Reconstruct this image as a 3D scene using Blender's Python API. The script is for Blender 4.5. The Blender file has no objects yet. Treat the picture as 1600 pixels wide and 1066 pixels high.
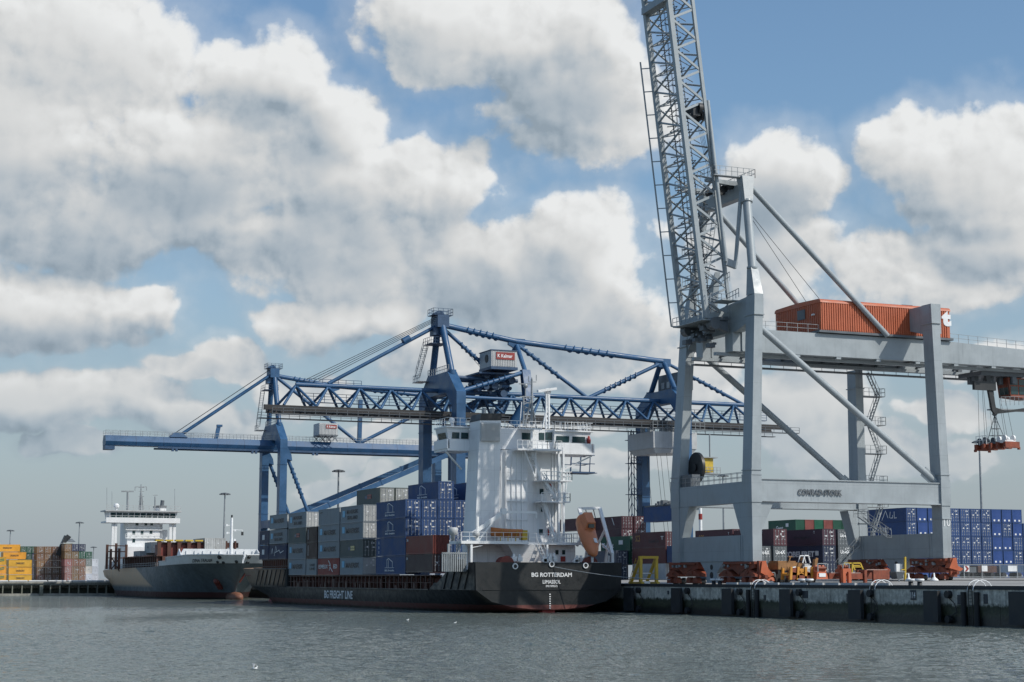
import bpy, math, random
from mathutils import Vector, Matrix
random.seed(7)
R = math.radians
SC = bpy.context.scene
COL = SC.collection
# ---------------------------------------------------------------- camera
# world frame: +X landward (across the quay), +Y along the quay away from the viewer, Z up, water at 0
FPX, YAW, PITCH = 2700.0, R(23.1), math.atan((904 - 533) / 2700.0)
CAM = Vector((-107.0, 0.0, 4.5))
cam_d = bpy.data.cameras.new('camera')
cam_d.sensor_width = 36.0
cam_d.lens = 36.0 * FPX / 1600.0
cam_d.clip_start = 0.5
cam_d.clip_end = 20000
cam = bpy.data.objects.new('camera', cam_d)
COL.objects.link(cam)
cam.location = CAM
cam.rotation_euler = (R(90) + PITCH, 0, -YAW)
SC.camera = cam
_f = Vector((math.sin(YAW)*math.cos(PITCH), math.cos(YAW)*math.cos(PITCH), math.sin(PITCH)))
_r = Vector((math.cos(YAW), -math.sin(YAW), 0))
_u = Vector((-math.sin(YAW)*math.sin(PITCH), -math.cos(YAW)*math.sin(PITCH), math.cos(PITCH)))
def W(px, py, x=None, y=None, z=None):
    """survey helper: the place that a sight line meets a known vertical or level plane"""
    d = _f + _r*((px-800)/FPX) + _u*((533-py)/FPX)
    for i, v in enumerate((x, y, z)):
        if v is not None:
            return CAM + d*((v - CAM[i])/d[i])
# ---------------------------------------------------------------- light
SUN = Vector((0.52, -0.625, 0.76)).normalized()
sl = bpy.data.lights.new('sun', 'SUN')
sl.energy = 3.5
sl.angle = R(0.53)
sl.color = (1.0, 0.95, 0.87)
sun = bpy.data.objects.new('sun', sl)
COL.objects.link(sun)
sun.location = (60, -60, 120)
sun.rotation_euler = SUN.to_track_quat('Z', 'Y').to_euler()
SC.view_settings.view_transform = 'Standard'
SC.view_settings.look = 'None'
SC.view_settings.exposure = 0.0
SC.view_settings.gamma = 1.0
# ---------------------------------------------------------------- sky with cumulus
world = bpy.data.worlds.new('World')
SC.world = world
world.use_nodes = True
NT = world.node_tree
NT.nodes.clear()
def nn(t, **k):
    n = NT.nodes.new(t)
    for a, b in k.items(): setattr(n, a, b)
    return n
def ml(op, a, b=None, c=None, clamp=False):
    n = nn('ShaderNodeMath', operation=op, use_clamp=clamp)
    for i, v in enumerate((a, b, c)):
        if v is None: continue
        if isinstance(v, (int, float)): n.inputs[i].default_value = v
        else: NT.links.new(v, n.inputs[i])
    return n.outputs[0]
def sstep(v, lo, hi):
    n = nn('ShaderNodeMapRange', interpolation_type='SMOOTHSTEP')
    NT.links.new(v, n.inputs[0]); n.inputs[1].default_value = lo; n.inputs[2].default_value = hi
    return n.outputs[0]
sky = nn('ShaderNodeTexSky', sky_type='NISHITA')
sky.sun_disc = False
sky.sun_elevation = math.asin(SUN.z)
sky.sun_rotation = math.atan2(SUN.x, SUN.y)
sky.altitude = 0; sky.air_density = 1.15; sky.dust_density = 1.6; sky.ozone_density = 1.6
tc = nn('ShaderNodeTexCoord')
sx = nn('ShaderNodeSeparateXYZ')
NT.links.new(tc.outputs['Generated'], sx.inputs[0])
az = ml('ARCTAN2', sx.outputs[0], sx.outputs[1])
el = ml('ARCSINE', sx.outputs[2])
def noise(vec, scale, detail, rough=0.55, dist=0.0, off=(0, 0, 0)):
    n = nn('ShaderNodeTexNoise')
    n.inputs['Scale'].default_value = scale; n.inputs['Detail'].default_value = detail
    n.inputs['Roughness'].default_value = rough; n.inputs['Distortion'].default_value = dist
    m = nn('ShaderNodeVectorMath', operation='ADD'); m.inputs[1].default_value = off
    NT.links.new(vec, m.inputs[0]); NT.links.new(m.outputs[0], n.inputs['Vector'])
    return n.outputs[0]
cv = nn('ShaderNodeCombineXYZ')
NT.links.new(az, cv.inputs[0]); NT.links.new(el, cv.inputs[1])
V = cv.outputs[0]
# broad warp so that no cloud keeps an oval outline
w1 = ml('SUBTRACT', noise(V, 9, 4, 0.6), 0.5)
w2 = ml('SUBTRACT', noise(V, 9, 4, 0.6, off=(5.3, 2.1, 1.7)), 0.5)
azw = ml('MULTIPLY_ADD', w1, 0.075, az)
elw = ml('MULTIPLY_ADD', w2, 0.06, el)
def angles(px, py):
    d = (_f + _r*((px-800)/FPX) + _u*((533-py)/FPX)).normalized()
    return math.atan2(d.x, d.y), math.asin(d.z)
def blob(a0, e0, ra, re, A=None, E=None):
    dx = ml('MULTIPLY', ml('SUBTRACT', A or azw, a0), 1/ra)
    dy = ml('MULTIPLY', ml('SUBTRACT', E or elw, e0), 1/re)
    return ml('SUBTRACT', 1.0, ml('MULTIPLY_ADD', dx, dx, ml('MULTIPLY', dy, dy)))
def field(lst, A=None, E=None):
    out = None
    for (cx, cy, rx, ry) in lst:
        a, e = angles(cx, cy)
        b = blob(a, e, rx/2700.0, ry/2700.0, A, E)
        if out is None: out = b
        else:
            n = ml('SMOOTH_MAX', out, b, 0.25); out = n
    return out
CLOUDS = [(90,50,215,110),(40,200,250,190),(415,120,120,65),(330,260,330,120),(520,215,105,95),(600,310,215,110),
 (140,330,240,85),(645,245,60,42),(735,285,62,66),(760,60,215,85),(900,150,150,120),(690,40,125,70),(925,50,90,70),
 (915,375,125,75),(890,480,165,120),(740,420,190,70),(960,430,75,80),(1220,280,110,95),(1215,420,140,120),(1390,450,120,85),
 (1455,225,115,66),(1545,270,120,105),(1570,390,130,75),(1530,460,80,45),(70,470,190,75),(235,462,62,40),(500,500,90,46),
 (605,487,60,36),(360,545,60,30),(40,620,130,50),(180,615,120,50),(300,655,120,36),(330,570,110,26),(480,600,80,34),(560,690,90,34),(1260,640,110,60),(1330,700,110,50),(1440,710,110,34),(700,570,120,50),(880,560,120,50),
 (1060,590,90,70),(540,742,80,18),(700,720,100,22),(980,715,110,24),(900,650,120,30),(560,390,240,90),(1560,570,90,30),(1480,640,60,22),(120,690,80,22),(1290,560,90,40),(-260,200,300,200),(1900,300,260,160),(2300,100,300,140)]
SHADE = [(40,350,270,70),(230,290,250,55),(430,215,110,60),(600,370,240,65),(330,400,330,30),(860,150,150,60),(800,230,140,40),
 (760,450,160,60),(930,520,140,50),(1230,330,100,60),(1250,400,120,45),(1530,390,150,50),(120,530,230,50),(520,560,230,35),(160,700,300,55),
 (1400,330,70,60),(830,600,200,24)]
D = field(CLOUDS)
D2 = field(CLOUDS, ml('ADD', azw, 0.012), ml('ADD', elw, 0.014))
S = field(SHADE)
f1 = noise(V, 16, 12, 0.60)
f1b = noise(V, 16, 7, 0.58, off=(0.007, 0.008, 0))
def lobes(scale, off=(0, 0, 0)):
    # rounded cauliflower billows
    n = nn('ShaderNodeTexVoronoi', feature='SMOOTH_F1')
    n.voronoi_dimensions = '2D'; n.inputs['Scale'].default_value = scale; n.inputs['Detail'].default_value = 2.5; n.inputs['Roughness'].default_value = 0.55
    n.inputs['Lacunarity'].default_value = 2.2; n.inputs['Smoothness'].default_value = 0.45; n.normalize = True
    m = nn('ShaderNodeVectorMath', operation='ADD'); m.inputs[1].default_value = off
    w = nn('ShaderNodeCombineXYZ')
    NT.links.new(ml('MULTIPLY_ADD', ml('SUBTRACT', f1, 0.5), 0.03, az), w.inputs[0]); NT.links.new(ml('MULTIPLY_ADD', ml('SUBTRACT', f1b, 0.5), 0.025, el), w.inputs[1])
    NT.links.new(w.outputs[0], m.inputs[0]); NT.links.new(m.outputs[0], n.inputs['Vector'])
    return ml('SUBTRACT', 0.85, n.outputs['Distance'])
f2 = lobes(24)
f2b = lobes(24, (0.0045, 0.0048, 0))
Dn = ml('ADD', D, ml('ADD', ml('MULTIPLY', ml('SUBTRACT', f1, 0.5), 2.5), ml('MULTIPLY', ml('SUBTRACT', f2, 0.5), 1.5)))
# stray cloud well outside the sector in view
mask = sstep(Dn, -0.08, 0.42)
thin = sstep(Dn, -1.1, 0.5)
mask = ml('MAXIMUM', ml('POWER', mask, 0.8), ml('MULTIPLY', thin, 0.30))
up_el = sstep(el, 0.0, 0.035)
relief = ml('ADD', ml('MULTIPLY', ml('SUBTRACT', f1, f1b), 1.5), ml('MULTIPLY', ml('SUBTRACT', f2, f2b), 1.3))
relief = ml('MULTIPLY', relief, ml('MULTIPLY_ADD', ml('SUBTRACT', 1.0, sstep(Dn, 0.2, 1.7)), 0.93, 0.07))
lit = ml('MINIMUM', ml('MAXIMUM', ml('SUBTRACT', D, D2), -0.5), 0.5)
edge = ml('SUBTRACT', 1.0, sstep(Dn, 0.15, 1.25))
sh = sstep(S, -0.55, 1.0)
lum = ml('ADD', 0.645, ml('MULTIPLY', edge, 0.05))
low = sstep(el, 0.02, 0.20)
lum = ml('ADD', lum, ml('MULTIPLY', ml('MULTIPLY', lit, ml('MULTIPLY_ADD', low, 0.75, 0.25)), 0.30))
lum = ml('SUBTRACT', lum, ml('MULTIPLY', sh, 0.16))
lum = ml('ADD', lum, ml('MULTIPLY', relief, 0.50))
lum = ml('MINIMUM', ml('MAXIMUM', lum, 0.36), 0.83)
lum = ml('MULTIPLY', lum, ml('MULTIPLY_ADD', low, 0.19, 0.81))
BG = 0.10
lumS = ml('MULTIPLY', lum, 1/BG)
tint = nn('ShaderNodeMix', data_type='RGBA')
NT.links.new(sstep(lum, 0.30, 0.70), tint.inputs['Factor'])
tint.inputs['A'].default_value = (0.78, 0.98, 1.17, 1); tint.inputs['B'].default_value = (0.985, 1.0, 1.0, 1)
cc = nn('ShaderNodeVectorMath', operation='SCALE')
NT.links.new(tint.outputs['Result'], cc.inputs[0]); NT.links.new(lumS, cc.inputs['Scale'])
# clear air, a little milky towards the horizon
hz = nn('ShaderNodeMix', data_type='RGBA')
NT.links.new(ml('MULTIPLY', ml('SUBTRACT', 1.0, sstep(el, 0.0, 0.27)), 0.72), hz.inputs['Factor'])
skg = nn('ShaderNodeVectorMath', operation='MULTIPLY'); skg.inputs[1].default_value = (0.99, 1.17, 1.28)
NT.links.new(sky.outputs[0], skg.inputs[0])
NT.links.new(skg.outputs[0], hz.inputs['A']); hz.inputs['B'].default_value = (3.75, 4.25, 4.9, 1)
mx = nn('ShaderNodeMix', data_type='RGBA')
lowmask = ml('MULTIPLY', mask, ml('MULTIPLY_ADD', sstep(el, -0.01, 0.14), 0.45, 0.55))
NT.links.new(lowmask, mx.inputs['Factor'])
NT.links.new(hz.outputs['Result'], mx.inputs['A']); NT.links.new(cc.outputs[0], mx.inputs['B'])
bg = nn('ShaderNodeBackground')
bg.inputs['Strength'].default_value = BG
NT.links.new(mx.outputs['Result'], bg.inputs['Color'])
wo = nn('ShaderNodeOutputWorld')
NT.links.new(bg.outputs[0], wo.inputs['Surface'])
world.cycles.sampling_method = 'MANUAL'
world.cycles.sample_map_resolution = 512
# ---------------------------------------------------------------- mesh helpers
def vec(p): return p if isinstance(p, Vector) else Vector(p)
# parts that come several to a thing: each piece becomes an object of its own
SPLIT = {'hanger','boom_end_beam','node_plate','pipe','rubber_buffer','mount','guard_pipe','plate_hole','vent','fire_box','window','wing_window','wheelhouse_window',
 'cabin_window','hawse_hole','wing_pillar','post','cap','fan','deck_vent','antenna','exhaust_pipe','bulwark_frame','frame_strut','mast_head','gusset','louvre','deck_post','forestay',
 'sill_beam','reefer_panel','boat_deck','sheave_arm','kerb','cell_post','stop_block','guard_hoop','hoist_rope','lifeboat_hook','plate_stiffener','drum','beam','trolley_stop_rail','raking_leg','hoop','landing'}
class MB:
    """collects shapes and links them as ONE mesh object"""
    def __init__(s): s.v = []; s.f = []; s.sm = set()
    def face(s, pts):
        n = len(s.v); s.v += [vec(p) for p in pts]; s.f.append(tuple(range(n, n+len(pts)))); return s
    def hexa(s, b, t):
        n = len(s.v); s.v += [vec(p) for p in b] + [vec(p) for p in t]
        for q in ((3,2,1,0),(4,5,6,7),(0,1,5,4),(1,2,6,5),(2,3,7,6),(3,0,4,7)): s.f.append(tuple(n+i for i in q))
        return s
    def box(s, x0, x1, y0, y1, z0, z1):
        return s.hexa([(x0,y0,z0),(x1,y0,z0),(x1,y1,z0),(x0,y1,z0)], [(x0,y0,z1),(x1,y0,z1),(x1,y1,z1),(x0,y1,z1)])
    def prism(s, poly, a, b):
        """poly: 3D outline; a, b: offsets swept through"""
        a, b = vec(a), vec(b); n = len(s.v); k = len(poly)
        s.v += [vec(p)+a for p in poly] + [vec(p)+b for p in poly]
        s.f.append(tuple(n+i for i in reversed(range(k)))); s.f.append(tuple(n+k+i for i in range(k)))
        for i in range(k): s.f.append((n+i, n+(i+1) % k, n+k+(i+1) % k, n+k+i))
        return s
    def _frame(s, d, up):
        d = d.normalized(); up = vec(up)
        if abs(d.dot(up)) > 0.98: up = Vector((0, 1, 0)) if abs(d.y) < 0.9 else Vector((1, 0, 0))
        a = d.cross(up).normalized(); return a, a.cross(d).normalized()
    def bar(s, p, q, w, h=None, up=(0, 0, 1)):
        p, q = vec(p), vec(q); h = w if h is None else h
        a, b = s._frame(q-p, up); a *= w/2; b *= h/2
        return s.hexa([p-a-b, p+a-b, p+a+b, p-a+b], [q-a-b, q+a-b, q+a+b, q-a+b])
    def tube(s, p, q, r, r2=None, n=8, cap=True):
        p, q = vec(p), vec(q); r2 = r if r2 is None else r2
        a, b = s._frame(q-p, (0, 0, 1)); k = len(s.v)
        for c, rr in ((p, r), (q, r2)):
            for i in range(n):
                t = 2*math.pi*i/n; s.v.append(c + a*math.cos(t)*rr + b*math.sin(t)*rr)
        for i in range(n):
            s.sm.add(len(s.f)); s.f.append((k+i, k+n+i, k+n+(i+1) % n, k+(i+1) % n))
        if cap:
            for c, rr, flip in ((p, r, 1), (q, r2, 0)):
                ring = [c + a*math.cos(2*math.pi*i/n)*rr + b*math.sin(2*math.pi*i/n)*rr for i in range(n)]
                s.face(ring if flip else ring[::-1])
        return s
    def path(s, pts, r, n=6):
        for i in range(len(pts)-1): s.tube(pts[i], pts[i+1], r, n=n, cap=True)
        return s
    def lathe(s, c, prof, n=14, axis='z'):
        c = vec(c); k = len(s.v)
        for (r, h) in prof:
            for i in range(n):
                t = 2*math.pi*i/n; x, y = r*math.cos(t), r*math.sin(t)
                s.v.append(c + Vector({'z': (x, y, h), 'x': (h, x, y), 'y': (x, h, y)}[axis]))
        for j in range(len(prof)-1):
            for i in range(n):
                s.sm.add(len(s.f)); s.f.append((k+j*n+i, k+j*n+(i+1) % n, k+(j+1)*n+(i+1) % n, k+(j+1)*n+i))
        s.f.append(tuple(k+i for i in reversed(range(n)))); m = k+(len(prof)-1)*n; s.f.append(tuple(m+i for i in range(n)))
        return s
    def ball(s, c, r, n=12, m=7, sz=1.0):
        pr = [(max(1e-3, r*math.sin(math.pi*j/m)), -r*sz*math.cos(math.pi*j/m)) for j in range(m+1)]
        return s.lathe(c, pr, n)
    def rail(s, pts, h=1.1, gap=1.8, r=0.03, mid=2):
        pts = [vec(p) for p in pts]
        for p, q in zip(pts, pts[1:]):
            L = (q-p).length; k = max(1, round(L/gap))
            for j in range(1, mid+1): s.bar(p+Vector((0,0,h*j/mid)), q+Vector((0,0,h*j/mid)), r*1.6)
            for i in range(k+1):
                c = p.lerp(q, i/k); s.bar(c, c+Vector((0,0,h)), r*1.6)
        return s
    def ladder(s, p, q, w=0.5, step=0.4, r=0.035, side=(0, 1, 0)):
        p, q, sd = vec(p), vec(q), vec(side).normalized()*w/2
        s.bar(p-sd, q-sd, r*2); s.bar(p+sd, q+sd, r*2); k = int((q-p).length/step)
        for i in range(1, k):
            c = p.lerp(q, i/k); s.bar(c-sd, c+sd, r*1.5)
        return s
    def stairs(s, p, q, side, w=0.8, r=0.05):
        """sloping flight with stringers, treads and handrails"""
        p, q, sd = vec(p), vec(q), vec(side).normalized()*w/2; k = max(3, int((q-p).length/0.45))
        up = Vector((0, 0, 1.0))
        for e in (-1, 1):
            s.bar(p+sd*e, q+sd*e, r, r*3.5); s.bar(p+sd*e+up, q+sd*e+up, r)
            for i in range(0, k+1, 3):
                c = p.lerp(q, i/k)+sd*e; s.bar(c, c+up, r*0.9)
        for i in range(k+1):
            c = p.lerp(q, i/k); s.bar(c-sd, c+sd, 0.22, 0.04)
        return s
    def islands(s):
        key = {}; par = list(range(len(s.v)))
        def find(i):
            while par[i] != i: par[i] = par[par[i]]; i = par[i]
            return i
        for i, v in enumerate(s.v):
            k = (round(v.x, 3), round(v.y, 3), round(v.z, 3))
            if k in key: par[find(i)] = find(key[k])
            else: key[k] = i
        for f in s.f:
            for j in f[1:]: par[find(j)] = find(f[0])
        gr = {}
        for n, f in enumerate(s.f): gr.setdefault(find(f[0]), []).append(n)
        return list(gr.values())
    def build(s, name, mat, parent=None, **tags):
        if name in SPLIT and parent is not None and 'kind' not in tags:
            isl = s.islands()
            if 1 < len(isl) <= 24:
                first = None
                for grp in isl:
                    m = MB(); mp = {}
                    for n in grp:
                        idx = []
                        for j in s.f[n]:
                            if j not in mp: mp[j] = len(m.v); m.v.append(s.v[j])
                            idx.append(mp[j])
                        if n in s.sm: m.sm.add(len(m.f))
                        m.f.append(tuple(idx))
                    o = m._link(name, mat, parent, **tags); first = first or o
                return first
        return s._link(name, mat, parent, **tags)
    def _link(s, name, mat, parent=None, **tags):
        me = bpy.data.meshes.new(name)
        o0 = origin_of(parent)
        me.from_pydata([tuple(v-o0) for v in s.v], [], s.f)
        if s.sm:
            sm = [i in s.sm for i in range(len(me.polygons))]
            me.polygons.foreach_set('use_smooth', sm)
        me.update()
        me.materials.append(mat)
        o = bpy.data.objects.new(name, me)
        COL.objects.link(o)
        if parent: o.parent = parent
        for k, v in tags.items(): o[k] = v
        return o
def origin_of(p):
    o = Vector((0, 0, 0))
    while p is not None:
        o += p.location; p = p.parent
    return o
def thing(name, label, cat, loc, group=None):
    o = bpy.data.objects.new(name, None)
    COL.objects.link(o); o.location = loc; o.empty_display_size = 0.5
    return tag(o, label, cat, group)
def tag(o, label, cat, group=None):
    o['label'] = label; o['category'] = cat
    if group: o['group'] = group
    return o
def copy_tree(o, parent=None):
    c = o.copy(); COL.objects.link(c); c.parent = parent
    for ch in list(o.children): copy_tree(ch, c)
    return c
def recenter(o, c):
    """move a mesh thing's own origin to its base"""
    c = vec(c); o.data.transform(Matrix.Translation(-c)); o.location = c; return o
_txt = {}
def text_mesh(body, size=1.0, extrude=0.0, bold=0.0, spacing=1.0):
    key = (body, size, extrude, bold, spacing)
    if key not in _txt:
        cu = bpy.data.curves.new('lettering', 'FONT')
        cu.body = body; cu.size = size; cu.extrude = extrude; cu.offset = bold; cu.space_character = spacing
        cu.align_x = 'CENTER'; cu.align_y = 'CENTER'; cu.resolution_u = 3
        to = bpy.data.objects.new('lettering', cu); COL.objects.link(to)
        dg = bpy.context.evaluated_depsgraph_get(); dg.update()
        me = bpy.data.meshes.new_from_object(to.evaluated_get(dg))
        bpy.data.objects.remove(to); bpy.data.curves.remove(cu)
        _txt[key] = me
    return _txt[key]
def lettering(body, pos, facing, width, height, mat, parent, name='lettering', bold=0.0, extrude=0.01, spacing=1.0, lean=0.0):
    """lettering fitted to a width and height; facing '-y', '-x' or '+x'"""
    me = text_mesh(body, 1.0, extrude, bold, spacing).copy()
    xs = [v.co.x for v in me.vertices]; ys = [v.co.y for v in me.vertices]
    cx, cy = (min(xs)+max(xs))/2, (min(ys)+max(ys))/2
    kx, ky = width/(max(xs)-min(xs)), height/(max(ys)-min(ys))
    right, out = {'-y': (Vector((1,0,0)), Vector((0,-1,0))), '-x': (Vector((0,-1,0)), Vector((-1,0,0))), '+x': (Vector((0,1,0)), Vector((1,0,0)))}[facing]
    p = vec(pos) - origin_of(parent)
    for v in me.vertices:
        a, b, c = (v.co.x-cx)*kx, (v.co.y-cy)*ky, v.co.z
        v.co = p + right*(a+lean*b) + Vector((0,0,1))*b + out*(c+0.012)
    me.materials.clear(); me.materials.append(mat)
    o = bpy.data.objects.new(name, me); COL.objects.link(o)
    if parent: o.parent = parent
    return o
# ---------------------------------------------------------------- materials
def mat_new(name):
    m = bpy.data.materials.new(name); m.use_nodes = True
    t = m.node_tree; t.nodes.clear()
    b = t.nodes.new('ShaderNodeBsdfPrincipled'); o = t.nodes.new('ShaderNodeOutputMaterial')
    t.links.new(b.outputs[0], o.inputs[0])
    return m, t, b
def _noise(t, vec_out, scale, detail=5, rough=0.6, stretch=None):
    n = t.nodes.new('ShaderNodeTexNoise'); n.inputs['Scale'].default_value = scale
    n.inputs['Detail'].default_value = detail; n.inputs['Roughness'].default_value = rough
    if stretch:
        mp = t.nodes.new('ShaderNodeMapping'); mp.inputs['Scale'].default_value = stretch
        t.links.new(vec_out, mp.inputs[0]); vec_out = mp.outputs[0]
    t.links.new(vec_out, n.inputs['Vector']); return n.outputs[0]
def _ramp(t, v, lo, hi, a=0.0, b=1.0):
    n = t.nodes.new('ShaderNodeMapRange'); n.interpolation_type = 'SMOOTHSTEP'
    t.links.new(v, n.inputs[0])
    for i, x in enumerate((lo, hi, a, b)): n.inputs[1+i].default_value = x
    return n.outputs[0]
def _mix(t, fac, a, b, mode='MIX'):
    n = t.nodes.new('ShaderNodeMix'); n.data_type = 'RGBA'; n.blend_type = mode
    for s, v in (('Factor', fac), ('A', a), ('B', b)):
        if isinstance(v, (int, float)): n.inputs[s].default_value = v
        elif isinstance(v, tuple): n.inputs[s].default_value = (*v, 1)
        else: t.links.new(v, n.inputs[s])
    return n.outputs['Result']
def _math(t, op, a, b):
    n = t.nodes.new('ShaderNodeMath'); n.operation = op
    for i, v in enumerate((a, b)):
        if isinstance(v, (int, float)): n.inputs[i].default_value = v
        else: t.links.new(v, n.inputs[i])
    return n.outputs[0]
def paint(name, rgb, rough=0.5, var=0.22, rust=0.0, rustcol=(0.10, 0.045, 0.02), streak=0.25, scale=0.5, metallic=0.0, objcol=False, bump=0.0, seams=None):
    """weathered paint: patchy tone, rain streaks, rust spots, plate seams"""
    m, t, b = mat_new(name)
    tcn = t.nodes.new('ShaderNodeTexCoord'); oc = tcn.outputs['Object']
    base = rgb
    if objcol:
        oi = t.nodes.new('ShaderNodeObjectInfo'); base = oi.outputs['Color']
        ad = t.nodes.new('ShaderNodeVectorMath'); ad.operation = 'ADD'
        t.links.new(oc, ad.inputs[0]); t.links.new(oi.outputs['Location'], ad.inputs[1]); oc = ad.outputs[0]
    n1 = _noise(t, oc, scale, 6, 0.65)
    f = _ramp(t, n1, 0.3, 0.7, 1-var, 1+var*0.6)
    vs = t.nodes.new('ShaderNodeVectorMath'); vs.operation = 'SCALE'
    if isinstance(base, tuple): vs.inputs[0].default_value = base
    else: t.links.new(base, vs.inputs[0])
    t.links.new(f, vs.inputs['Scale'])
    c = vs.outputs[0]
    if streak:
        n2 = _noise(t, oc, 1.0, 4, 0.6, (2.6, 2.6, 0.16))
        c = _mix(t, _ramp(t, n2, 0.52, 0.78, 0, streak), c, (0.05, 0.045, 0.04))
    if rust:
        n3 = _noise(t, oc, 1.4, 8, 0.7)
        c = _mix(t, _ramp(t, n3, 0.66-0.12*rust, 0.76-0.1*rust, 0, min(1, 0.4+rust*0.6)), c, rustcol)
    if seams:
        br = t.nodes.new('ShaderNodeSeparateXYZ'); t.links.new(oc, br.inputs[0])
        for ax, per in seams:
            wv = _math(t, 'FRACT', _math(t, 'MULTIPLY', br.outputs[ax], 1/per), 0)
            c = _mix(t, _ramp(t, wv, 0.0, 0.05/per, 0.35, 0.0), c, (0.02, 0.02, 0.02))
    t.links.new(c, b.inputs['Base Color'])
    b.inputs['Roughness'].default_value = rough; b.inputs['Metallic'].default_value = metallic
    t.links.new(_ramp(t, n1, 0.25, 0.75, max(0.05, rough-0.12), min(1, rough+0.15)), b.inputs['Roughness'])
    if bump:
        bp = t.nodes.new('ShaderNodeBump'); bp.inputs['Strength'].default_value = 0.35; bp.inputs['Distance'].default_value = bump
        t.links.new(_noise(t, oc, 0.9, 3, 0.5), bp.inputs['Height']); t.links.new(bp.outputs[0], b.inputs['Normal'])
    return m
M = {}
M['gray'] = paint('crane_gray_paint', (0.315, 0.35, 0.368), 0.45, 0.12, 0.10, (0.13,0.09,0.07), streak=0.22, scale=0.3, bump=0.03, seams=((2, 4.1),))
M['gray_dark'] = paint('dark_gray_steel', (0.11, 0.125, 0.14), 0.5, 0.2)
M['blue'] = paint('crane_blue_paint', (0.022, 0.084, 0.185), 0.45, 0.2, 0.06, (0.10,0.08,0.07), streak=0.22, scale=0.35, bump=0.02)
M['blue_dark'] = paint('crane_dark_blue_paint', (0.03, 0.07, 0.14), 0.5, 0.2)
M['white'] = paint('ship_white_paint', (0.74, 0.75, 0.755), 0.45, 0.07, 0.05, (0.25, 0.14, 0.07), 0.10, 0.35, bump=0.02, seams=((2, 2.7), (0, 3.0)))
M['white_plain'] = paint('white_paint', (0.75, 0.76, 0.76), 0.45, 0.06, streak=0.06)
M['steel'] = paint('galvanised_steel', (0.30, 0.32, 0.33), 0.45, 0.2, metallic=0.3)
M['dark'] = paint('black_machinery', (0.022, 0.024, 0.026), 0.5, 0.3)
M['rail'] = paint('rusted_rail_steel', (0.028, 0.026, 0.026), 0.6, 0.3, 0.3)
M['orange'] = paint('orange_red_paint', (0.48, 0.115, 0.045), 0.5, 0.16, 0.0, streak=0.22, scale=0.6)
M['house_orange'] = paint('machine_house_orange', (0.46, 0.118, 0.05), 0.5, 0.12, streak=0.08)
M['bogie'] = paint('bogie_rust_orange', (0.23, 0.055, 0.026), 0.6, 0.35, 0.35, streak=0.3, scale=0.9)
M['rescue'] = paint('rescue_boat_orange', (0.46, 0.15, 0.035), 0.5, 0.15, streak=0.15)
M['lifeboat'] = paint('lifeboat_orange', (0.62, 0.21, 0.09), 0.45, 0.12, streak=0.12)
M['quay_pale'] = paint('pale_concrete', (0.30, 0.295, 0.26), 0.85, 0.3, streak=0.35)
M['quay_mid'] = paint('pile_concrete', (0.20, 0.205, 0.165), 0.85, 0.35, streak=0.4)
M['yellow'] = paint('yellow_paint', (0.52, 0.36, 0.035), 0.5, 0.2, 0.25, streak=0.2)
M['amber'] = paint('amber_machine_paint', (0.55, 0.24, 0.03), 0.5, 0.25, 0.3, streak=0.3, scale=1.2)
M['ochre'] = paint('ochre_machine_paint', (0.28, 0.14, 0.05), 0.6, 0.3, 0.4, streak=0.3, scale=1.2)
M['glass'] = mat_new('window_glass')[0]
_b = M['glass'].node_tree.nodes['Principled BSDF']
_b.inputs['Base Color'].default_value = (0.02, 0.05, 0.055, 1); _b.inputs['Roughness'].default_value = 0.06
M['letter_white'] = paint('white_lettering', (0.75, 0.76, 0.76), 0.5, 0.12, streak=0.1)
M['letter_dark'] = paint('dark_lettering', (0.03, 0.035, 0.045), 0.5, 0.15)
M['letter_red'] = paint('red_lettering', (0.27, 0.035, 0.028), 0.5, 0.15)
M['letter_gold'] = paint('gold_lettering', (0.42, 0.24, 0.09), 0.6, 0.25)
M['letter_lightblue'] = paint('light_blue_emblem', (0.18, 0.44, 0.62), 0.5, 0.1)
M['letter_green'] = paint('green_stripe', (0.05, 0.20, 0.11), 0.5, 0.15)
M['letter_yellow'] = paint('yellow_lettering', (0.62, 0.52, 0.22), 0.5, 0.15)
M['rubber'] = paint('black_rubber', (0.016, 0.017, 0.019), 0.7, 0.3)
M['fender'] = paint('fender_panel_paint', (0.023, 0.026, 0.029), 0.65, 0.35, 0.25, (0.06, 0.05, 0.04), 0.3)
M['red'] = paint('red_paint', (0.30, 0.03, 0.025), 0.5, 0.2)
M['tin'] = paint('cabin_grey', (0.45, 0.46, 0.46), 0.5, 0.12)
M['hatch'] = paint('hatch_red_oxide', (0.17, 0.036, 0.027), 0.6, 0.25, 0.2, streak=0.3)
M['box'] = paint('container_paint', (1, 1, 1), 0.5, 0.16, 0.12, (0.08, 0.04, 0.025), 0.22, 0.45, objcol=True)
M['wallblue'] = paint('reefer_blue_panel', (0.012,0.048,0.19), 0.4, 0.12, streak=0.08)
M['coverplate'] = paint('worn_pink_plate', (0.42,0.30,0.26), 0.45, 0.3, 0.2)
M['rod'] = paint('galvanised_rod', (0.42, 0.43, 0.44), 0.4, 0.15, metallic=0.2)
M['placard'] = paint('container_placard', (0.68, 0.69, 0.69), 0.5, 0.1)
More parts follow.
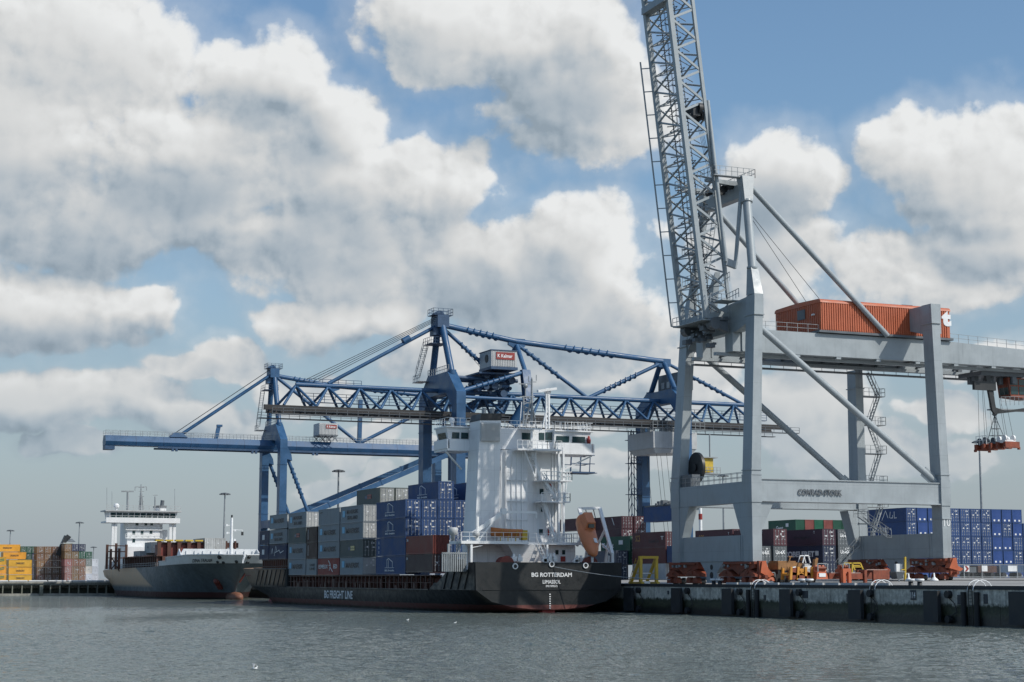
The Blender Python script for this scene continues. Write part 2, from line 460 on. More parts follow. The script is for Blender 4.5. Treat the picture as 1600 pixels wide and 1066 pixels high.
# ---------------------------------------------------------------- the setting
QZ = 3.73
def mat_water():
    m, t, b = mat_new('harbour_water')
    g = t.nodes.new('ShaderNodeNewGeometry'); pos = g.outputs['Position']
    n0 = _noise(t, pos, 0.012, 4, 0.6)
    c = _mix(t, _ramp(t, n0, 0.35, 0.65), (0.105, 0.126, 0.112), (0.132, 0.150, 0.128))
    t.links.new(c, b.inputs['Base Color'])
    b.inputs['Roughness'].default_value = 0.07; b.inputs['IOR'].default_value = 1.33
    h1 = _noise(t, pos, 2.7, 3, 0.65, (1.0, 0.8, 1.0))
    h2 = _noise(t, pos, 7.5, 3, 0.6)
    h = _math(t, 'ADD', _math(t, 'MULTIPLY', h1, 0.30), _math(t, 'MULTIPLY', h2, 0.07))
    bp = t.nodes.new('ShaderNodeBump'); bp.inputs['Strength'].default_value = 1.0; bp.inputs['Distance'].default_value = 1.2
    t.links.new(h, bp.inputs['Height']); t.links.new(bp.outputs[0], b.inputs['Normal'])
    return m
M['water'] = mat_water()
# one sheet: wind chop modelled over the basin in view, level beyond it
import numpy as np
def chop(X, Y):
    rg = np.random.default_rng(12); H = np.zeros_like(X)
    for i in range(54):
        lam = 0.75*(2.4/0.75)**rg.random(); k = 2*math.pi/lam
        th = math.radians(205)+rg.normal(0, 0.65); ph = rg.random()*6.283
        H += 0.0050*lam**0.8*np.sin(k*(X*math.cos(th)+Y*math.sin(th))+ph+0.6*np.sin(0.11*X+0.07*Y+i))
    gust = 0.72+0.4*np.sin(0.045*X+0.9)*np.sin(0.038*Y+0.3)+0.22*np.sin(0.13*X-0.09*Y)
    return H*gust
gx0, gx1, gy0, gy1, gs = -132.0, -0.6, 44.0, 290.0, 0.25
nx, ny = int((gx1-gx0)/gs), int((gy1-gy0)/gs)
X, Y = np.meshgrid(np.linspace(gx0, gx1, nx+1), np.linspace(gy0, gy1, ny+1))
edge = np.minimum(np.minimum((X-gx0)/6, (gx1-X)/1.0), np.minimum((Y-gy0)/6, (gy1-Y)/60)).clip(0, 1)
Hh = chop(X, Y)*edge
co = np.stack([X, Y, Hh], -1).reshape(-1, 3)
ii = np.arange((nx+1)*(ny+1)).reshape(ny+1, nx+1)
quads = np.stack([ii[:-1,:-1], ii[:-1,1:], ii[1:,1:], ii[1:,:-1]], -1).reshape(-1, 4)
n0 = len(co)
outer = [(-4000,-400),(4000,-400),(4000,6000),(-4000,6000),(gx0,gy0),(gx1,gy0),(gx1,gy1),(gx0,gy1)]
co = np.concatenate([co, np.array([(a, b_, 0) for a, b_ in outer], float)])
quads = np.concatenate([quads, n0+np.array([(0,1,5,4),(1,2,6,5),(2,3,7,6),(3,0,4,7)])])
wm = bpy.data.meshes.new('water')
wm.vertices.add(len(co)); wm.vertices.foreach_set('co', co.ravel())
wm.loops.add(quads.size); wm.loops.foreach_set('vertex_index', quads.ravel().astype(np.int32))
wm.polygons.add(len(quads)); wm.polygons.foreach_set('loop_start', (np.arange(len(quads))*4).astype(np.int32))
wm.polygons.foreach_set('use_smooth', np.ones(len(quads), bool))
wm.update(calc_edges=True); wm.validate()
wm.materials.append(M['water'])
water = bpy.data.objects.new('water', wm); COL.objects.link(water); water['kind'] = 'structure'
def mat_ground():
    m, t, b = mat_new('quay_paving')
    g = t.nodes.new('ShaderNodeNewGeometry'); pos = g.outputs['Position']
    n = _noise(t, pos, 0.12, 7, 0.65); n2 = _noise(t, pos, 1.5, 5, 0.7)
    c = _mix(t, _ramp(t, n, 0.35, 0.68), (0.22, 0.215, 0.205), (0.36, 0.355, 0.335))
    c = _mix(t, _ramp(t, n2, 0.55, 0.75, 0, 0.5), c, (0.12, 0.115, 0.11))
    t.links.new(c, b.inputs['Base Color']); b.inputs['Roughness'].default_value = 0.85
    return m
M['ground'] = mat_ground()
gb = MB()
prof_g = [(0.02,QZ),(2,QZ),(31,4.25),(60,4.6),(4000,4.6)]
for (xa, za), (xb, zb) in zip(prof_g, prof_g[1:]): gb.face([(xa,-300,za),(xb,-300,zb),(xb,480.0,zb),(xa,480.0,za)])
gb.face([(-4000,476.0,QZ),(4000,476.0,QZ),(4000,6000,QZ),(-4000,6000,QZ)])
gb.build('quay_ground', M['ground'], kind='structure')
def mat_quay():
    m, t, b = mat_new('tidal_concrete')
    g = t.nodes.new('ShaderNodeNewGeometry'); pos = g.outputs['Position']
    sp = t.nodes.new('ShaderNodeSeparateXYZ'); t.links.new(pos, sp.inputs[0])
    big = _noise(t, pos, 0.35, 6, 0.65, (1, 1, 1)); fine = _noise(t, pos, 2.2, 7, 0.7)
    zz = _math(t, 'ADD', sp.outputs[2], _math(t, 'MULTIPLY', _math(t, 'SUBTRACT', fine, 0.5), 0.9))
    zz = _math(t, 'ADD', zz, _math(t, 'MULTIPLY', _math(t, 'SUBTRACT', big, 0.5), 0.8))
    conc = _mix(t, _ramp(t, fine, 0.35, 0.7), (0.34, 0.33, 0.29), (0.62, 0.60, 0.53))
    conc = _mix(t, _ramp(t, big, 0.48, 0.72, 0, 0.55), conc, (0.15, 0.145, 0.13))
    st = _noise(t, pos, 1.0, 4, 0.6, (1, 3.5, 0.2))
    conc = _mix(t, _ramp(t, st, 0.52, 0.7, 0, 0.55), conc, (0.07, 0.075, 0.07))
    alg = _mix(t, _ramp(t, fine, 0.3, 0.7), (0.02, 0.026, 0.014), (0.055, 0.062, 0.036))
    wet = _mix(t, _ramp(t, big, 0.3, 0.7), (0.008, 0.010, 0.010), (0.018, 0.021, 0.018))
    c = _mix(t, _ramp(t, zz, 1.75, 2.2), alg, conc)
    c = _mix(t, _ramp(t, zz, 0.6, 1.25), wet, c)
    t.links.new(c, b.inputs['Base Color'])
    t.links.new(_ramp(t, zz, 0.6, 2.3, 0.4, 0.88), b.inputs['Roughness'])
    bp = t.nodes.new('ShaderNodeBump'); bp.inputs['Strength'].default_value = 0.6; bp.inputs['Distance'].default_value = 0.08
    t.links.new(fine, bp.inputs['Height']); t.links.new(bp.outputs[0], b.inputs['Normal'])
    return m
M['quay'] = mat_quay()
qroot = thing('quay_wall', 'long stained concrete quay wall with a dark algae band above the water', 'quay wall', (0, 130, 0))
qb = MB()
ys = [-300, 96.3, 132.6, 168.1, 203.5, 239.2, 476.0]
for a, b_ in zip(ys, ys[1:]): qb.box(-0.75, 0, a+0.02, b_-0.02, -3, 3.45)
qb.box(-0.70, 0, -300, 476, -3, 3.44)
qb.build('concrete_face', M['quay'], qroot)
MB().box(-0.82, 0.35, -300, 476, 3.454, QZ+0.06).build('coping', M['fender'], qroot)
def plate(y, z, w, h, txt=None):
    o = MB().box(-0.80, -0.752, y-w/2, y+w/2, z-h/2, z+h/2).build('number_plate', M['letter_dark'], qroot)
    if txt: lettering(txt, (-0.80, y, z), '-x', w*0.8, h*0.6, M['letter_white'], o)
for px, py, w, h, tx in ((1427,930,.95,1.0,'114'),(1325,934,.55,.85,None),(1499,937,.6,.9,None),(1540,936,.6,.9,None),(1169,932,.45,.55,None),(1195,934,.5,.6,None),(1258,929,1.1,.8,None),(1044,926,.4,.5,None)):
    p = W(px, py, x=-0.78); plate(p.y, p.z, w, h, tx)
# fender piers: flat panel with a round rubber unit and hanging chain in the recess beside it
def fender(y, label):
    f = thing('quay_fender', label, 'fender', (-0.76, y, 0), 'fender panels on the quay wall')
    MB().box(-1.55, -1.15, y, y+2.3, 0.25, 3.30).build('panel', M['fender'], f)
    b = MB()
    for z in (0.9, 2.4): b.tube((-1.15, y+1.1, z), (-0.751, y+1.1, z), 0.34, n=10)
    b.build('mount', M['rubber'], f)
    c = MB(); c.tube((-1.25, y-1.0, 2.95), (-0.751, y-1.0, 2.95), 0.38, n=12)
    c.tube((-1.25, y-1.0, 0.55), (-0.751, y-1.0, 0.55), 0.38, n=12); c.build('rubber_buffer', M['rubber'], f)
    d = MB(); d.path([(-0.9, y-1.0, 2.6), (-1.0, y-1.9, 2.1), (-0.95, y-2.2, 1.3), (-1.0, y-1.2, 0.8)], 0.05, 5); d.build('chain', M['rail'], f)
    return f
for px, lab in ((1591,'dark fender panel at the right edge of the photograph'),(1456,'dark fender panel between the 114 plate and the hooped ladder'),
  (1337,'dark fender panel beside the plain quay ladder left of the 114 plate'),(1228,'dark fender panel just left of the first double bollard'),
  (1137,'dark fender panel below the crane’s near bogies'),(1057,'dark fender panel below the crane’s far bogies'),(982,'dark fender panel beside the black ship’s stern')):
    fender(W(px, 940, x=-1.4).y-1.1, lab.replace('’', "'"))
def quay_ladder(px, label, pipes):
    y = W(px, 940, x=-0.9).y
    f = thing('quay_ladder', label, 'ladder', (-0.76, y, 0), 'ladders on the quay wall')
    b = MB(); b.ladder((-0.95, y, -0.3), (-0.95, y, 3.9), 0.55, 0.32, 0.035); b.build('rungs', M['dark'], f)
    h = MB()
    for e in (-0.42, 0.42):
        pts = [Vector((-0.95+2.3*(1-math.cos(t))/2, y+e*(1 if pipes else 1.1), 3.35+1.0*math.sin(t))) for t in [math.pi*i/8 for i in range(9)]]
        h.path(pts, 0.05, 6)
    h.build('handrail', M['white_plain'], f)
    if pipes:
        q = MB()
        for e in (-1.0, 1.0): q.tube((-1.0, y+e, -0.5), (-1.0, y+e, 3.2), 0.26, n=10)
        q.build('guard_pipe', M['rubber'], f)
quay_ladder(1177, 'quay ladder with white hoops under the grey crane near leg', True)
quay_ladder(1364, 'narrow quay ladder with white hoops left of the 114 plate', False)
quay_ladder(1517, 'quay ladder with white hoops and two pipes at right', True)
def bollard(px, label):
    y = W(px, 912, x=0.9).y
    f = thing('bollard', label, 'bollard', (0.9, y, QZ), 'double bollards on the quay edge')
    b = MB(); w = MB()
    for e in (-0.75, 0.75):
        b.lathe((0.9, y+e, QZ), [(0.36, 0), (0.26, 0.12), (0.24, 0.45)], 12)
        w.lathe((0.9, y+e, QZ), [(0.25, 0.452), (0.46, 0.54), (0.50, 0.66), (0.42, 0.74)], 12)
    b.build('post', M['dark'], f); w.build('cap', M['white_plain'], f)
bollard(1259, 'white topped double bollard near the amber machine')
bollard(1430, 'white topped double bollard above the 114 plate')
bollard(1120, 'white topped double bollard between the crane bogies')
b = MB(); yy = 152
while yy < 186:
    b.box(0.55, 0.75, yy, yy+2.6, QZ+0.06, QZ+0.30); yy += 3.1
tag(b.build('kerb_barrier', M['tin']), 'low white broken kerb bar along the quay edge', 'kerb')
b = MB()
for x in (2.9, 3.1, 30.9, 31.1): z = QZ if x < 5 else 4.25; b.box(x-0.05, x+0.05, 20, 470, z, z+0.07)
tag(b.build('crane_rail', M['rail']), 'steel crane rails let into the paving along the quay', 'rail')
# ---- open piled quay across the end of the basin
eq = thing('piled_quay', 'low open concrete quay with square bays below the yellow containers', 'quay', (-60, 475, 0))
EY = 474.0
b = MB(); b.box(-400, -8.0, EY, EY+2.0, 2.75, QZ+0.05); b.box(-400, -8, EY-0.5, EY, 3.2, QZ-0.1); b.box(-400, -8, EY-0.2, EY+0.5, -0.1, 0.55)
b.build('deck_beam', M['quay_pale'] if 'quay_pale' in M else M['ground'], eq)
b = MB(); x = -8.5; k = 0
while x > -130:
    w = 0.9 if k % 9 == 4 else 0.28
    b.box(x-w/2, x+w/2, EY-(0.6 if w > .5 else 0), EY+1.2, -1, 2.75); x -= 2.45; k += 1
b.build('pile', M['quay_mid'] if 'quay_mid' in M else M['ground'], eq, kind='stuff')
MB().box(-400, -8, EY+3.2, EY+3.6, -1, 2.74).build('back_wall', M['quay'], eq)
MB().box(-8.0, -0.82, EY-0.2, EY+3, -2, 3.4).build('corner_wall', M['rubber'], eq)
b = MB(); x = -9
while x > -120:
    b.box(x-4.6, x, EY-0.45, EY-0.1, QZ+0.0, QZ+0.32); x -= 5.0
b.build('kerb', M['white_plain'], eq)
# ---------------------------------------------------------------- grey portal crane, boom raised
XA, XD, YN, YF = 3.0, 31.0, 183.2, 201.6        # rails in x, near and far leg frames in y
gc = thing('container_crane', 'light grey portal container crane with raised lattice boom and orange machine house', 'crane', (17, 192, QZ))
G = M['gray']
def gpart(name, b, mat=G, parent=gc, **k): return b.build(name, mat, parent, **k)
# four legs: long in y, slim in x; the waterside pair widens to gussets under the portal beam
for (x, y, top, ws) in ((XA, YN, 39.5, 1), (XA, YF, 37.6, 1), (XD, YN, 39.9, 0), (XD, YF, 33.2, 0)):
    sg = 1 if y == YN else -1
    b = MB()
    b.box(x-0.65, x+0.65, y-1.05, y+1.05, 6.55 if ws else 7.05, 13.7)
    b.box(x-0.72, x+0.72, y-1.15, y+1.15, 13.7, 17.0)
    lx, ly = (1.3, sg*0.6) if ws else ((-0.3, sg*0.5) if y == YN else (0.0, 0.0))   # legs lean together a little
    b.hexa([(x-0.65,y-1.1,17.0),(x+0.65,y-1.1,17.0),(x+0.65,y+1.1,17.0),(x-0.65,y+1.1,17.0)],
           [(x-0.6+lx,y-1.0+ly,top),(x+0.6+lx,y-1.0+ly,top),(x+0.6+lx,y+1.0+ly,top),(x-0.6+lx,y+1.0+ly,top)])
    for z in (12.0 if not ws else 17.0, 17.6, top-2.6):
        k_ = max(0, (z-17)/22)
        if z < top: b.box(x-0.74+lx*k_, x+0.74+lx*k_, y-1.2+ly*k_, y+1.2+ly*k_, z, z+0.12)
    gpart('leg', b)
    g = MB()                                       # tapered gussets
    if ws:
        g.prism([(x+0.66,0,13.69),(x+2.55,0,13.69),(x+0.66,0,9.9)], (0,y-0.75,0), (0,y+0.75,0))
        g.prism([(x,y+sg*1.06,13.69),(x,y+sg*3.6,13.69),(x,y+sg*1.7,9.72),(x,y+sg*1.06,9.72)], (-0.6,0,0), (0.6,0,0))
        gpart('gusset', g)
    elif y == YF:
        g.prism([(x-2.4,0,13.69),(x-0.66,0,13.69),(x-0.66,0,8.6),(x-1.1,0,8.9)], (0,y-1.0,0), (0,y+1.0,0))
        gpart('gusset', g)
# portal beams
for y, nm in ((YN, 1), (YF, 0)):
    b = MB(); b.box(XA+0.73, XD-0.73, y-0.85, y+0.85, 13.95, 16.5); b.box(XA+0.73, XD-0.73, y-1.05, y+1.05, 13.8, 13.95); b.box(XA+0.73, XD-0.73, y-1.0, y+1.0, 16.5, 16.62)
    o = gpart('portal_beam', b)
    if nm:
        p = W(1281, 769.5, y=y-0.87)
        q = W(1246, 769.5, y=y-0.87); r = W(1314, 769.5, y=y-0.87)
        lettering('CONRAD-STORK', (p.x, y-0.98, p.z), '-y', r.x-q.x, 0.72, M['gray_dark'], o, bold=0.012, extrude=0.05)
b = MB(); b.box(XA-0.6, XA+0.6, YN+1.16, YF-1.16, 13.72, 16.3); gpart('portal_beam', b)
b = MB(); b.rail([(XA-0.5,YN+1.2,16.3),(XA-0.5,YF-1.2,16.3)], 1.15, 1.5, 0.035); b.rail([(XA+0.5,YN+1.2,16.3),(XA+0.5,YF-1.2,16.3)], 1.15, 1.5, 0.035)
gpart('handrail', b, M['steel'])
# sill beams along the rails
for x in (XA, XD):
    b = MB(); b.box(x-0.62, x+0.62, YN+1.06, YF-1.06, 6.6, 9.75)
    for y in (YN+1.9, YF-1.9, YN+1.4, YF-1.4): b.box(x-0.70, x+0.70, y-0.07, y+0.07, 6.6, 9.7)
    gpart('sill_beam', b)
    # bogies: a centre plate and two rust-orange trucks on four wheels each
    b = MB(); yc = (YN+YF)/2
    b.prism([(x,yc-3.0,6.59),(x,yc+3.0,6.59),(x,yc+1.5,5.2),(x,yc+1.4,4.0),(x,yc-1.4,4.0),(x,yc-1.2,5.2)], (-0.5,0,0), (0.5,0,0))
    gpart('equaliser_plate', b)
    b = MB()
    for z, r in ((5.9, 0.34), (4.9, 0.42)): b.tube((x-0.53, yc+0.1, z), (x-0.505, yc+0.1, z), r, n=14)
    gpart('plate_hole', b, M['dark'])
    for sgn in (-1, 1):
        y0 = yc + sgn*6.9
        b = MB()
        b.prism([(x,y0-3.7,6.55),(x,y0+3.7,6.55),(x,y0+3.7,5.75),(x,y0+2.7,5.55),(x,y0+1.4,5.62),(x,y0,4.95),(x,y0-1.4,5.62),(x,y0-2.7,5.55),(x,y0-3.7,5.75)], (-0.72,0,0), (0.72,0,0))
        b.box(x-1.0, x-0.73, y0-3.2, y0+3.2, 6.25, 6.42)
        for yy in (-2.6, 2.6):
            b.prism([(x,y0+yy-1.75,4.72),(x,y0+yy+1.75,4.72),(x,y0+yy+1.75,5.0),(x,y0+yy+0.45,5.54),(x,y0+yy-0.45,5.54),(x,y0+yy-1.75,5.0)], (-1.02,0,0), (0.6,0,0)); b.tube((x-1.12,y0+yy,5.25),(x-1.03,y0+yy,5.25),.24,n=10)
        tr = gpart('bogie', b, M['bogie'])
        for yy in (-3.5, -1.75, 1.75, 3.5):
            w = MB(); w.tube((x-0.35,y0+yy,4.13),(x+0.35,y0+yy,4.13),0.37,n=16); gpart('wheel', w, M['dark'], tr)
            h = MB()
            prof = [(x, y0+yy+0.52*math.cos(math.radians(a)), 4.22+0.46*math.sin(math.radians(a))) for a in range(0, 181, 20)]
            h.prism([(x,y0+yy-0.52,3.9)] + [(x,y0+yy+0.52,3.9)] + prof, (-1.1,0,0), (-0.42,0,0)); gpart('wheel_guard', h, M['bogie'], tr)
        kx = MB(); rk = random.Random(int(y0*10+x))
        for i in range(7): yk = y0+rk.uniform(-3.6,3.6); zk_ = rk.uniform(5.8,6.3); kx.box(x-rk.uniform(.85,1.05),x-.725,yk-.18,yk+.18,zk_-.15,zk_+.15)
        gpart('junction_box', kx, M['steel'], tr, kind='stuff')
        bb = MB(); yb = y0 + sgn*4.25
        bb.box(x-0.5, x+0.5, yb-0.25, yb+0.25, 4.2, 6.6); bb.tube((x,yb+sgn*0.25,4.7),(x,yb+sgn*1.1,4.7),0.22,n=10); gpart('buffer', bb, M['bogie'], tr)
    if x == XA:
        d = MB(); d.prism([(x-0.2,0,6.5),(x+0.3,0,6.6),(x+0.7,0,5.6),(x+1.4,0,5.0),(x+0.8,0,4.6),(x-0.4,0,5.2)], (0,YN-2.4,0), (0,YN-1.4,0)); gpart('storm_brake', d, M['orange'])
    else:
        d = MB(); d.prism([(x-0.2,0,6.5),(x+0.3,0,6.6),(x+0.5,0,5.6),(x+1.3,0,5.2),(x+0.9,0,4.9),(x-0.8,0,5.3)], (0,YN-2.4,0), (0,YN-1.4,0)); gpart('storm_brake', d, M['orange'])
for o in gc.children:
    if o.name.split('.')[0] in ('sill_beam','equaliser_plate','plate_hole','bogie','buffer','storm_brake'):
        if sum(v.co.x for v in o.data.vertices)/len(o.data.vertices)+17 > 20: o.location.z += 0.5
lettering('10', (XD+0.05, YN-1.08, 11.6), '-y', 1.0, 1.0, M['letter_white'], gc)
# cross beam over the waterside legs, haunched
lx = XA+1.3
b = MB()
b.prism([(0,YN-.4,39.55),(0,YF+.4,37.9),(0,YF+.4,34.2),(0,YF-1.2,34.2),(0,YF-2.6,35.4),(0,YN+4.2,35.4),(0,YN+1.2,36.2),(0,YN-.4,36.6)], (lx-0.63,0,0), (lx+0.63,0,0))
gpart('cross_beam', b)
# girder hanger plates
b = MB(); b.box(lx-0.62, lx+0.62, YN+5.1, YN+7.0, 33.0, 36.3); b.box(lx-0.62, lx+0.62, YF-5.6, YF-3.9, 33.0, 36.3); gpart('hanger', b)
# landside cross beam (short, reaching from the near leg to the girder)
b = MB(); b.prism([(0,YN-.5,39.9),(0,YN+9.2,39.9),(0,YN+9.2,36.9),(0,YN+4.4,36.9),(0,YN+1.1,36.0),(0,YN-.5,36.0)], (XD-0.62,0,0), (XD+0.62,0,0)); gpart('cross_beam', b)
b = MB(); b.box(XD-0.6, XD+0.6, YN+5.0, YN+6.6, 33.0, 36.88); b.box(XD-0.6, XD+0.6, YF-6.3, YF-4.7, 33.0, 36.88); gpart('hanger', b)
# twin box girders with trolley runway
GN, GF = YN+5.6, YF-5.0
for y in (GN, GF):
    b = MB()
    x0, x1, x2, x3 = lx+0.64, 30.3, 37.0, 64.0
    b.prism([(x0,0,33.15),(x3,0,33.15),(x3,0,35.0),(x2,0,35.95),(x0,0,35.95)], (0,y-0.7,0), (0,y+0.7,0))
    b.box(x0-3.0, x3, y+(0.75 if y == GN else -1.35), y+(1.35 if y == GN else -0.75), 32.55, 32.95)
    b.box(x0, x3, y-0.8, y+0.8, 33.0, 33.13)
    for i in range(9):
        xx = x0+2+i*6.2; b.box(xx-0.35, xx+0.35, y-0.75, y-0.15, 32.7, 32.99)
    gpart('girder', b)
    r = MB(); yy = y-0.6 if y == GN else y+0.6
    r.rail([(x0+0.4,yy,35.97),(x2,yy,35.97),(x3,yy,35.0)], 1.1, 1.6, 0.03); gpart('handrail', r, M['steel'])
b = MB()
for i in range(20):
    xx = lx+2+i*3.1; b.box(xx-0.15, xx+0.15, GN+0.71, GF-0.71, 33.2, 33.45)
gpart('cross_tie', b, M['gray_dark'], kind='stuff')
b = MB(); b.box(lx-1.0, 64, GF+0.85, GF+1.9, 32.25, 32.4); b.rail([(lx-1,GF+1.85,32.4),(64,GF+1.85,32.4)], 1.0, 2.0, 0.03); gpart('walkway', b, M['gray_dark'])
# diagonal braces of both leg frames
for y in (YN, YF):
    p, q = Vector((lx+0.4, y+(.5 if y == YN else -.5), 35.6)), Vector((XD-0.6, y, 16.7))
    b = MB(); b.tube(p, q, 0.42, n=16); gpart('diagonal_brace', b)
    g = MB(); d = (q-p).normalized(); g.bar(q-d*2.4, q-d*0.1, 0.14, 1.35); gpart('brace_foot', g)
# stair tower behind the far landside leg
b = MB(); xs = XD+1.9
lv = [6.0, 10.3, 14.3, 17.5, 21.7, 25.7, 29.7, 33.0]
for i, (z0, z1) in enumerate(zip(lv, lv[1:])):
    a, c = (xs+0.2, xs+1.9) if i % 2 else (xs+1.9, xs+0.2)
    b.stairs((a, YF, z0), (c, YF, z1), (0,1,0), 0.7, 0.05)
gpart('stairs', b, M['steel'])
for z in lv[1:-1]:
    b = MB(); b.box(XD+0.75, xs+2.4, YF-0.9, YF+0.9, z-0.08, z); b.rail([(XD+0.8,YF-0.9,z),(xs+2.4,YF-0.9,z),(xs+2.4,YF+0.9,z)], 1.1, 0.9, 0.03); gpart('landing', b, M['steel'])
b = MB(); b.stairs((XD-1.2, YF-1.5, 9.0), (XD-4.2, YF-0.5, 5.6), (0,1,0), 0.8); b.stairs((XD-1.4, YF-2.5, 12.8), (XD-1.4, YN+9.5, 9.9), (1,0,0), 0.8); b.rail([(XD-1.8,YF-1.5,12.7),(XD-1.8,YF-5,12.7)],1.1,.9,.03); gpart('access_stairs', b, M['steel'])
# A-frame above the waterside legs
AX = 5.6; AZ = 55.6; AY0, AY1 = YN+4.4, YF-3.6
for yb, yt, zb in ((YN+.6, AY0, 39.55), (YF-.6, AY1, 37.9)):
    zt = AZ-3.4; zk = zb+3.6
    bx = lx
    def at_z(z, f0=zb, y0=yb, y1=yt): 
        k = (z-f0)/(AZ-1.5-f0); return Vector((bx+(AX-bx)*k, y0+(y1-y0)*k, z))
    f = MB(); c = at_z(zk)
    f.hexa([(bx-0.62,yb-1.0,zb+0.01),(bx+0.62,yb-1.0,zb+0.01),(bx+0.62,yb+1.0,zb+0.01),(bx-0.62,yb+1.0,zb+0.01)], [c+Vector(v) for v in ((-0.5,-0.5,0),(0.5,-0.5,0),(0.5,0.5,0),(-0.5,0.5,0))])
    gpart('mast_foot', f)
    f = MB(); f.tube(c, at_z(zt), 0.56, n=18); f.tube(c-Vector((0,0,.1)), c+Vector((0,0,.12)), 0.72, n=18); f.tube(at_z(zt-.15), at_z(zt+.1), 0.72, n=18); gpart('mast_tube', f)
    f = MB(); h = at_z(zt); e = at_z(AZ)
    f.hexa([h+Vector(v) for v in ((-0.6,-0.5,0.1),(0.6,-0.5,0.1),(0.6,0.5,0.1),(-0.6,0.5,0.1))], [e+Vector(v) for v in ((-0.85,-0.75,0),(0.85,-0.75,0),(0.85,0.75,0),(-0.85,0.75,0))])
    gpart('mast_head', f)
b = MB(); b.box(AX-0.55, AX+0.55, AY0+0.7, AY1-0.7, AZ-2.7, AZ-0.9); gpart('head_beam', b)
b = MB()
for y in (AY0+2.2, AY1-2.2): b.prism([(AX-4.6,0,AZ-0.6),(AX+0.5,0,AZ-1.0),(AX+0.5,0,AZ-0.3),(AX-4.6,0,AZ-0.2)], (0,y-0.35,0), (0,y+0.35,0))
gpart('sheave_arm', b)
b = MB(); b.box(AX-4.6, AX+1.2, AY0, AY0+0.9, AZ-0.18, AZ-0.1); b.box(AX-4.6, AX+1.2, AY1-0.9, AY1, AZ-0.18, AZ-0.1)
b.rail([(AX-4.6,AY0,AZ-0.1),(AX+1.4,AY0,AZ-0.1),(AX+1.4,AY1,AZ-0.1),(AX-4.6,AY1,AZ-0.1),(AX-4.6,AY0,AZ-0.1)], 1.15, 0.9, 0.035); gpart('top_platform', b, M['steel'])
b = MB()
for i in range(7):
    b.tube((AX-1.0-0.5*(i%3), AY0+2.0+i*0.75, AZ-0.9-0.25*(i%2)), (AX-1.0-0.5*(i%3), AY0+2.45+i*0.75, AZ-0.9-0.25*(i%2)), 0.5, n=14)
gpart('sheaves', b, M['dark'], kind='stuff')
# ladder and platforms on the far mast
b = MB()
for z in (43.0, 47.2): b.rail([(lx-1.5,YF-2.0,z),(lx-1.5,YF-4.2,z),(lx+1.0,YF-4.2,z)], 1.1, .7, .035); b.box(lx-1.5, lx+1.0, YF-4.2, YF-2.0, z-0.07, z)
b.ladder((lx+1.1,YF-2.0,38.5),(lx+2.4,YF-4.4,53.5),0.6,0.4,0.04,side=(1,0,0)); gpart('mast_platform', b, M['steel'])
# back stays and hanging forestay links
e = Vector((AX+0.7, AY0, AZ-1.3)); t = W(1416, 524, y=GN-0.4)
for (p, q) in ((e, Vector((XD-4.4, GN-1.32, 36.1))), (Vector((AX+0.7, AY1, AZ-1.3)), Vector((XD-4.6, GF+2.7, 36.0)))):
    b = MB(); b.tube(p, q, 0.36, n=14); gpart('back_stay', b)
b = MB(); b.tube((AX-0.6,AY0+0.2,AZ-2.0), (AX-1.6,AY0+0.2,44.1), 0.26, n=10); o = gpart('hanging_stay', b)
b = MB(); b.tube((AX+1.5,GN+2,52.5),(19,GN+2.5,37.5),0.035,n=5); b.tube((AX+1.5,GN+3,53.5),(23,GN+3.5,37.5),0.035,n=5); gpart('hoist_rope', b, M['dark'])
# raised lattice boom
bl = W(1068, 517, y=YF-6.0); br = W(1142, 492, y=YN+5.4)
BB, BT = 37.0, 86.0
def chord(x, y):                                    # offsets of a chord along the boom
    return lambda z: Vector((x - (z-BB)*0.118, y, z - x*0.118))
ca, cb = chord(0.5, YF-6.1), chord(0.5, YN+6.0)     # lower (water) side: far, near
cc_, cd = chord(4.05, YF-6.1), chord(4.05, YN+6.0)  # upper (land) side
for c, w in ((ca, 0.62), (cb, 0.62), (cc_, 0.42), (cd, 0.42)):
    b = MB(); b.bar(c(BB+(0.2)), c(BT), w, w, up=(0,1,0)); gpart('boom_chord', b)
b = MB(); n = 24; st = (BT-BB-0.6)/n
for (u, v, r) in ((ca, cb, 0.13), (cb, cd, 0.15), (cd, cc_, 0.13), (cc_, ca, 0.13)):
    for i in range(n):
        z0, z1 = BB+0.6+i*st, BB+0.6+(i+1)*st
        p, q = (u(z0), v(z1)) if i % 2 else (v(z0), u(z1))
        if (u, v) == (cb, cd): b.bar(p, q, r*2, r*1.4, up=(0,1,0))
        else: b.tube(p, q, r, n=8)
for i in range(0, n, 2):
    z = BB+0.6+i*st; b.tube(ca(z), cd(z+st*0.2), 0.07, n=6); b.tube(ca(z), cb(z), 0.06, n=6); b.tube(cc_(z), cd(z+st), 0.08, n=6)
gpart('boom_lattice', b, G, kind='stuff')
b = MB()
for i in range(n*2):
    z0, z1 = BB+0.6+i*st/2, BB+0.6+(i+1)*st/2
    u, v = chord(1.9, YF-6.3), chord(1.9, YN+6.3)
    b.tube(u(z0) if i % 2 else v(z0), v(z1) if i % 2 else u(z1), 0.055, n=5)
    if i % 2: b.tube(chord(0.6, YF-8.0)(z0), chord(3.9, YF-8.0)(z1), 0.07, n=5); b.tube(chord(3.9, YN+8.0)(z0), chord(.6, YN+8.0)(z1), 0.06, n=5)
for xx, yy in ((1.9, YF-7.4), (1.2, YN+7.6), (2.6, YF-9.2)): b.tube(chord(xx, yy)(BB+.6), chord(xx, yy)(BT), 0.10, n=6)
gpart('boom_bracing', b, M['gray_dark'], kind='stuff')
